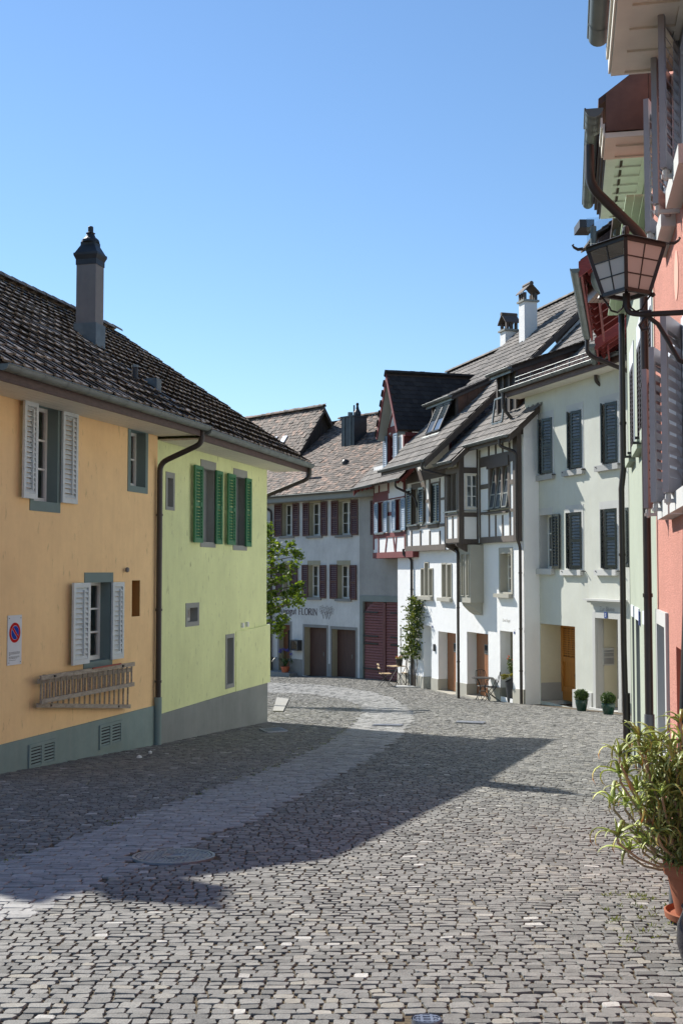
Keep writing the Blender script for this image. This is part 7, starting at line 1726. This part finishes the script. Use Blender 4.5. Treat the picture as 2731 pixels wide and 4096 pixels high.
# tree behind the green house
rng = np.random.default_rng(3); TY = 33.0; tb = Vector((-3.1, TY, gz(-3.1, TY)))
tree = thing('street_tree', tb, 'leafy maple tree showing past the corner of the green house', 'tree')
mb = MB(); top = Vector((-2.9, TY, 2.6)); mb.tube([tb - up * .1, tb + up * 1.2, tb + Vector((.1, 0, 2.2)), top], [.14, .11, .09, .03], 8)
mb.build('trunk', M['bark'], tree)
pts = []; CL = []
tgt = [(330, 500), (600, 480), (700, 640), (750, 700), (480, 620), (200, 620), (150, 420), (160, 250), (120, 120), (250, 800), (420, 900), (650, 870), (300, 1000), (520, 1060), (430, 1180), (250, 1200), (700, 1300), (790, 1270), (620, 1420), (760, 1480), (780, 1600), (680, 1620), (450, 1450), (250, 1450), (520, 1600), (250, 1600), (300, 1740), (230, 1780), (150, 1700), (400, 1950), (480, 1920), (330, 2050), (400, 2100), (340, 2200), (130, 1000), (120, 1250), (130, 1500), (60, 700), (40, 1100), (30, 1500), (-120, 800), (-150, 1200), (-100, 1600), (-260, 1000), (-300, 1400), (-200, 500), (100, 1900)]
W3 = (1040, 2080, .204082)
for i, (x, y) in enumerate(tgt):
    q = at_depth(W3[0] + x * W3[2], W3[1] + y * W3[2], TY + rng.uniform(-.7, .7)); CL.append(q)
    r = .17 + .11 * rng.random(); pts.append(blob(q, (r * .95, r * .9, r * .75), 62, rng, .2))
    a = Vector((-2.95, TY, q.z - .5 - .3 * rng.random())); a.z = max(tb.z + .9, min(2.2, a.z)); mid = a.lerp(q, .55) + up * .12
    MB().tube([a, mid, q], [.03, .018, .006], 5).build('limb', M['bark'], tree)
P_ = np.concatenate(pts)
leaf_cloud('crown', P_, .10, M['leaf_tree'], tree, seed=4, droop=.25, squash=.85)
# climbing rose on the white wall with its stems
rng = np.random.default_rng(8)
vb_ = F_w.P(*F_w.uz('E', 450, 1440), .12); vine = thing('climbing_rose', Vector((vb_.x, vb_.y, gz(vb_.x, vb_.y))), 'climbing rose with bare lower stems trained up the white wall', 'climbing plant')
pts = []
for (x, y, rx, rz, n) in ((460, 665, 22, 25, 120), (480, 700, 28, 30, 160), (440, 745, 45, 22, 150), (475, 770, 35, 35, 230), (450, 830, 45, 40, 260), (480, 880, 28, 35, 170), (430, 930, 40, 35, 220), (465, 970, 30, 35, 150), (430, 1010, 45, 25, 160), (445, 1060, 40, 25, 130), (400, 1100, 32, 25, 120), (460, 1110, 28, 25, 110), (385, 1150, 30, 20, 120), (440, 1155, 35, 20, 110), (480, 1150, 22, 20, 60), (375, 1185, 22, 15, 50), (490, 1190, 15, 14, 30)):
    for k in range(n): u_, z_ = F_w.uz('E', x + rng.normal() * rx * .6, y + rng.normal() * rz * .6, .2); pts.append(F_w.P(u_, z_, .2 + rng.normal() * .10)[:])
leaf_cloud('foliage', pts, .095, M['leaf_vine'], vine, seed=9, droop=.3, squash=.75)
for (xs) in (((395, 1440), (388, 1300), (400, 1150), (430, 1000)), ((420, 1440), (405, 1330), (385, 1250), (380, 1180)), ((455, 1445), (450, 1300), (455, 1100), (465, 800)), ((470, 1445), (480, 1320), (500, 1240), (490, 1170)), ((440, 1445), (448, 1200), (450, 900), (470, 680)), ((465, 1445), (462, 1250), (440, 1100), (430, 960))):
    MB().tube([F_w.P(*F_w.uz('E', x, y, .12), .12 + .04 * math.sin(y)) for x, y in xs], [.018, .015, .012, .006], 6).build('stem', M['bark'], vine)
st_ = ground_px(*px('E', 440, 1455)); MB().prism([st_ + Vector((-.55, -.2, .0)), st_ + Vector((.5, -.28, .0)), st_ + Vector((.5, .1, .0)), st_ + Vector((-.55, .2, .0))], up * .05).build('bed_edging', M['lightstone'], vine)
# folding slatted table and two chairs by the gate
M['slatwood'] = mat_wood('pale_acacia_slats', (.52, .38, .22), .6, 0, .2)
def folding_table(c, ang, label):
    zg = gz(c.x, c.y); o = Vector((c.x, c.y, zg)); ux = Vector((math.cos(ang), math.sin(ang), 0)); uy = Vector((-ux.y, ux.x, 0)); H = .71; w = .27
    t = thing('folding_table', o, label, 'table')
    for k in range(6): y = -w + .045 + k * .09; MB().obox(o + uy * y + up * H, ux * w, uy * .038, up * .011).build('slat', M['slatwood'], t)
    for s in (-1, 1):
        MB().tube([o + ux * s * w * .9 + uy * -w * .95, o - ux * s * w * .9 + uy * -w * .95 + up * (H - .02)], .011, 6).build('leg', BI, t); MB().tube([o + ux * s * w * .9 + uy * w * .95, o - ux * s * w * .9 + uy * w * .95 + up * (H - .02)], .011, 6).build('leg', BI, t)
    return t
def folding_chair(c, ang, label):
    zg = gz(c.x, c.y); o = Vector((c.x, c.y, zg)); ux = Vector((math.cos(ang), math.sin(ang), 0)); uy = Vector((-ux.y, ux.x, 0)); w = .2
    t = thing('folding_chair', o, label, 'chair', 'slatted folding chairs by the gate')
    for k in range(5): MB().obox(o + ux * (-.17 + k * .082) + up * .45, ux * .032, uy * w, up * .009).build('seat_slat', M['slatwood'], t)
    for s in (-1, 1):
        MB().tube([o + ux * .22 + uy * s * w, o - ux * .2 + uy * s * w + up * .46, o - ux * .28 + uy * s * w + up * .82], .010, 6).build('frame_leg', BI, t); MB().tube([o - ux * .24 + uy * s * w * .93, o + ux * .2 + uy * s * w * .93 + up * .45], .010, 6).build('leg', BI, t)
    for z in (.66, .78): MB().obox(o - ux * (.2 + (z - .46) * .22) + up * z, ux * .006, uy * w, up * .03).build('back_slat', M['slatwood'], t)
    return t
tc_ = ground_px(*px('E', 305, 1440)); folding_table(tc_, .5, 'folding table with pale slatted top beside the climbing rose')
folding_chair(tc_ + Vector((-.42, -.18, 0)), .2, 'pale slatted folding chair on the gate side of the small table'); folding_chair(tc_ + Vector((.42, .12, 0)), 3.4, 'pale slatted folding chair between small table and climbing rose')
tz_ = gz(tc_.x, tc_.y) + .722
fp_ = thing('flower_pot', Vector((tc_.x + .1, tc_.y, tz_)), 'black pot of small reddish flowers on the folding table', 'flower pot')
MB().lathe((tc_.x + .1, tc_.y, tz_), [(.1, 0), (.14, .24), (.15, .25), (.13, .25), (.12, .2)], 16).build('pot', mat_plain('black_plastic', (.02, .02, .022), .35, .1), fp_)
rng = np.random.default_rng(12); leaf_cloud('foliage', blob((tc_.x + .1, tc_.y, tz_ + .29), (.15, .15, .07), 220, rng, .2), .04, M['leaf_yel'], fp_, seed=2); leaf_cloud('flowers', blob((tc_.x + .1, tc_.y, tz_ + .33), (.15, .15, .05), 60, rng, .5), .035, M['petal_o'], fp_, seed=3)
# iron bistro table and chair
W2 = (1860, 2580, .159439)
def w2(x, y): return (W2[0] + x * W2[2], W2[1] + y * W2[2])
tb_ = ground_px(*w2(440, 1410)); zg = gz(tb_.x, tb_.y); o = Vector((tb_.x, tb_.y, zg)); H = .70
bt = thing('bistro_table', o, 'round black wrought iron bistro table before the second wooden door', 'table')
MB().lathe(o + up * H, [(.31, -.012), (.33, -.008), (.33, .008), (.31, .012), (.0, .012)], 28).build('table_top', BI, bt)
MB().lathe(o + up * .30, [(.1, -.008), (.105, 0), (.1, .008)], 16).build('ring', BI, bt)
for k in range(4):
    a = math.pi / 4 + k * math.pi / 2; d = Vector((math.cos(a), math.sin(a), 0))
    MB().tube([o + d * .27, o + d * .2 + up * .12, o + d * .11 + up * .3, o + d * .1 + up * .42, o + d * .18 + up * .6, o + d * .26 + up * (H - .01)], .011, 6).build('leg', BI, bt)
def bistro_chair(c, ang, label):
    zg = gz(c.x, c.y); o = Vector((c.x, c.y, zg)); ux = Vector((math.cos(ang), math.sin(ang), 0)); uy = Vector((-ux.y, ux.x, 0)); w = .19
    t = thing('bistro_chair', o, label, 'chair', 'black iron bistro chairs')
    MB().lathe(o + up * .44, [(.2, -.008), (.21, 0), (.2, .008), (.15, .004), (0, .004)], 22).build('seat', BI, t)
    for s in (-1, 1):
        MB().tube([o - ux * .26 + uy * s * w * .9, o + ux * .12 + uy * s * w + up * .44, o + ux * .2 + uy * s * w + up * .62, o + ux * .26 + uy * s * w * .8 + up * .88], .011, 6).build('frame_leg', BI, t)
        MB().tube([o + ux * .27 + uy * s * w * .85, o + uy * s * w * .85 + up * .22, o - ux * .17 + uy * s * w * .85 + up * .43], .011, 6).build('leg', BI, t)
    MB().tube([o + ux * .26 + uy * -w * .8 + up * .88, o + ux * .275 + up * .93, o + ux * .26 + uy * w * .8 + up * .88], .011, 6).build('back_rail', BI, t)
    for s in (-.5, 0, .5): MB().tube([o + ux * .15 + uy * s * w + up * .46, o + ux * .22 + uy * s * w * 1.4 + up * .68, o + ux * .265 + uy * s * w + up * .9], .007, 5).build('back_bar', BI, t)
bistro_chair(ground_px(*w2(640, 1425)), .1, 'black iron bistro chair nearer the tall planter')
bistro_chair(tb_ + Vector((.12, .62, 0)), 1.9, 'black iron bistro chair behind the round table')
# tall slanted planter
pc_ = ground_px(*w2(1185, 1450)); zg = gz(pc_.x, pc_.y); o = Vector((pc_.x, pc_.y, zg)); pl_ = thing('tall_planter', o, 'tall tapered anthracite planter with slanted rim and leafy plant', 'planter')
M['anth'] = mat_plain('anthracite_planter', (.045, .046, .05), .4, .08, bmp=.05)
n = 28; V = []; rb0, rt0, hL, hR = .145, .215, .60, .78
for ring in range(6):
    f = min(1, ring / 4); inner = ring == 5
    for k in range(n):
        a = 2 * math.pi * k / n; hh = (hL + (hR - hL) * (.5 + .5 * math.cos(a))) * f - (.12 if inner else 0); r = rb0 + (rt0 - rb0) * f - (.022 if inner else 0)
        V.append(o + Vector((r * math.cos(a), r * math.sin(a), hh)))
MB().add(V, [(i * n + k, i * n + (k + 1) % n, (i + 1) * n + (k + 1) % n, (i + 1) * n + k) for i in range(5) for k in range(n)] + [tuple(range(5 * n, 6 * n))]).build('planter_body', M['anth'], pl_, smooth=True)
rng = np.random.default_rng(21)
cen = [at_depth(*w2(x, y), pc_.y + rng.uniform(-.1, .1)) for x, y in ((1130, 560), (1180, 500), (1240, 450), (1320, 460), (1150, 640), (1220, 600), (1300, 560), (1360, 500), (1200, 690), (1290, 660), (1120, 470), (1110, 360), (1260, 380), (1350, 410), (1380, 560))]
leaf_cloud('foliage', np.concatenate([blob(q, (.07, .07, .07), 75, rng, .1) for q in cen]), .05, M['leaf_vine'], pl_, seed=5)
leaf_cloud('flowers', np.concatenate([blob(at_depth(*w2(x, y), pc_.y), (.02, .02, .02), 12, rng, .1) for x, y in ((1070, 345), (1185, 365), (1385, 355), (1430, 352), (1265, 375), (1090, 285))]), .035, M['petal_o'], pl_, seed=6)
leaf_cloud('trailing_foliage', np.concatenate([blob(at_depth(*w2(x, y), pc_.y - .12), (.06, .06, .05), 80, rng, .1) for x, y in ((950, 760), (1010, 760), (960, 830), (1060, 770), (1000, 830), (1140, 760), (1180, 750))]), .04, M['leaf_yel'], pl_, seed=7)
MB().tube([o + up * .55, at_depth(*w2(1230, 620), pc_.y)], .015, 6).build('stem', M['bark'], pl_)
# clipped box balls and a pink flower pot by the portal
M['greenglaze'] = mat_plain('dark_green_glaze', (.012, .045, .03), .18, .2, 4, bmp=.03)
def box_ball(gx0, gx1, gyb, gyt_pot, gyt_ball, label):
    c = ground_px(*px('G', (gx0 + gx1) / 2, gyb)); zg = gz(c.x, c.y); k = c.y / FPX * .382653; o = Vector((c.x, c.y, zg)); rp = (gx1 - gx0) / 2 * k; hp = (gyb - gyt_pot) * k
    t = thing('box_topiary', o, label, 'topiary', 'clipped box balls in green pots')
    MB().lathe(o, [(rp * .62, 0), (rp * .72, .02), (rp * .93, hp * .6), (rp * .98, hp * .85), (rp * .92, hp * .93), (rp * 1.08, hp * .95), (rp * 1.08, hp), (rp * .9, hp), (rp * .85, hp * .85)], 24).build('pot', M['greenglaze'], t, smooth=True)
    rb = (gyt_pot - gyt_ball) * k * .56; cb = o + up * (hp + rb * .72); rng = np.random.default_rng(int(gx0))
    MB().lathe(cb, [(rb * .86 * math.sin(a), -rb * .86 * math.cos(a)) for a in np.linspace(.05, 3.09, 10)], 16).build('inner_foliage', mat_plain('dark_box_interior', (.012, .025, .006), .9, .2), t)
    d = rng.normal(size=(1700, 3)); d /= np.linalg.norm(d, axis=1)[:, None]; bumpy = 1 + .05 * np.sin(d[:, :1] * 9 + d[:, 2:] * 7)
    leaf_cloud('foliage', np.array(cb[:]) + d * rb * (1.12, 1.12, .95) * bumpy * rng.uniform(.85, 1.02, (1700, 1)), .034, M['leaf_box'], t, seed=11)
box_ball(785, 916, 2210, 2090, 1975, 'clipped box ball in dark green pot beside the orange wooden door')
box_ball(1060, 1202, 2248, 2125, 2005, 'clipped box ball in dark green pot before the stone portal')
c = ground_px(*px('G', 1215, 2185)); zg = gz(c.x, c.y); o = Vector((c.x, c.y, zg)); t = thing('geranium_pot', o, 'terracotta pot of pink flowers half hidden behind a box ball', 'flower pot'); rng = np.random.default_rng(31)
MB().lathe(o, [(.1, 0), (.15, .24), (.16, .25), (.14, .25), (.13, .2)], 16).build('pot', M['terra'], t)
leaf_cloud('foliage', blob(o + up * .36, (.17, .17, .14), 260, rng, .2), .055, M['leaf_box'], t, seed=3)
leaf_cloud('flowers', np.concatenate([blob(at_depth(*px('G', x, y), c.y), (.025, .025, .025), 16, rng, .1) for x, y in ((1160, 1965), (1155, 1985), (1195, 2005), (1125, 1990), (1185, 1990), (1235, 2000))]), .04, M['petal_p'], t, seed=4)
# blue lilies in a terracotta pot on the winery step
W4 = (1050, 2480, .159439)
def w4(x, y): return (W4[0] + x * W4[2], W4[1] + y * W4[2])
u_, z_ = F_wi.uz('N', *w4(565, 1345), .3); o = F_wi.P(u_, z_, .3); t = thing('blue_lily_pot', o, 'blue flowering lily in a terracotta pot on the winery doorstep', 'potted plant'); rng = np.random.default_rng(41)
MB().lathe(o, [(.13, 0), (.17, .24), (.19, .25), (.19, .3), (.16, .3), (.15, .24)], 16).build('pot', mat_plain('orange_terracotta', (.42, .11, .05), .7, .1), t)
M['strap'] = mat_plain('strap_leaf', (.035, .08, .02), .4, .3, 10, bmp=0)
for k in range(26):
    a = rng.uniform(0, 6.28); L = rng.uniform(.35, .7); d = Vector((math.cos(a), math.sin(a), 0)); b = o + up * .28; s_ = Vector((-d.y, d.x, 0)) * .018
    pts_ = [b, b + d * L * .35 + up * L * .55, b + d * L * .75 + up * L * .6, b + d * L + up * L * .35]
    MB().add([q - s_ * w_ for q, w_ in zip(pts_, (1, 1.1, .8, .1))] + [q + s_ * w_ for q, w_ in zip(pts_, (1, 1.1, .8, .1))], [(i, i + 1, 5 + i, 4 + i) for i in range(3)]).build('leaf', M['strap'], t)
for x, y in ((510, 740), (560, 735), (640, 750), (670, 760), (430, 805), (800, 850), (485, 790)):
    q = F_wi.P(*F_wi.uz('N', *w4(x, y), .3), .3 + rng.uniform(-.1, .2)); MB().tube([o + up * .28, (o + q) / 2 + up * .25 + (q - o) * .1, q], .008, 5).build('stalk', M['strap'], t)
    leaf_cloud('flower_head', blob(q, (.08, .08, .06), 60, rng, .4), .05, M['petal_b'], t, seed=int(x))
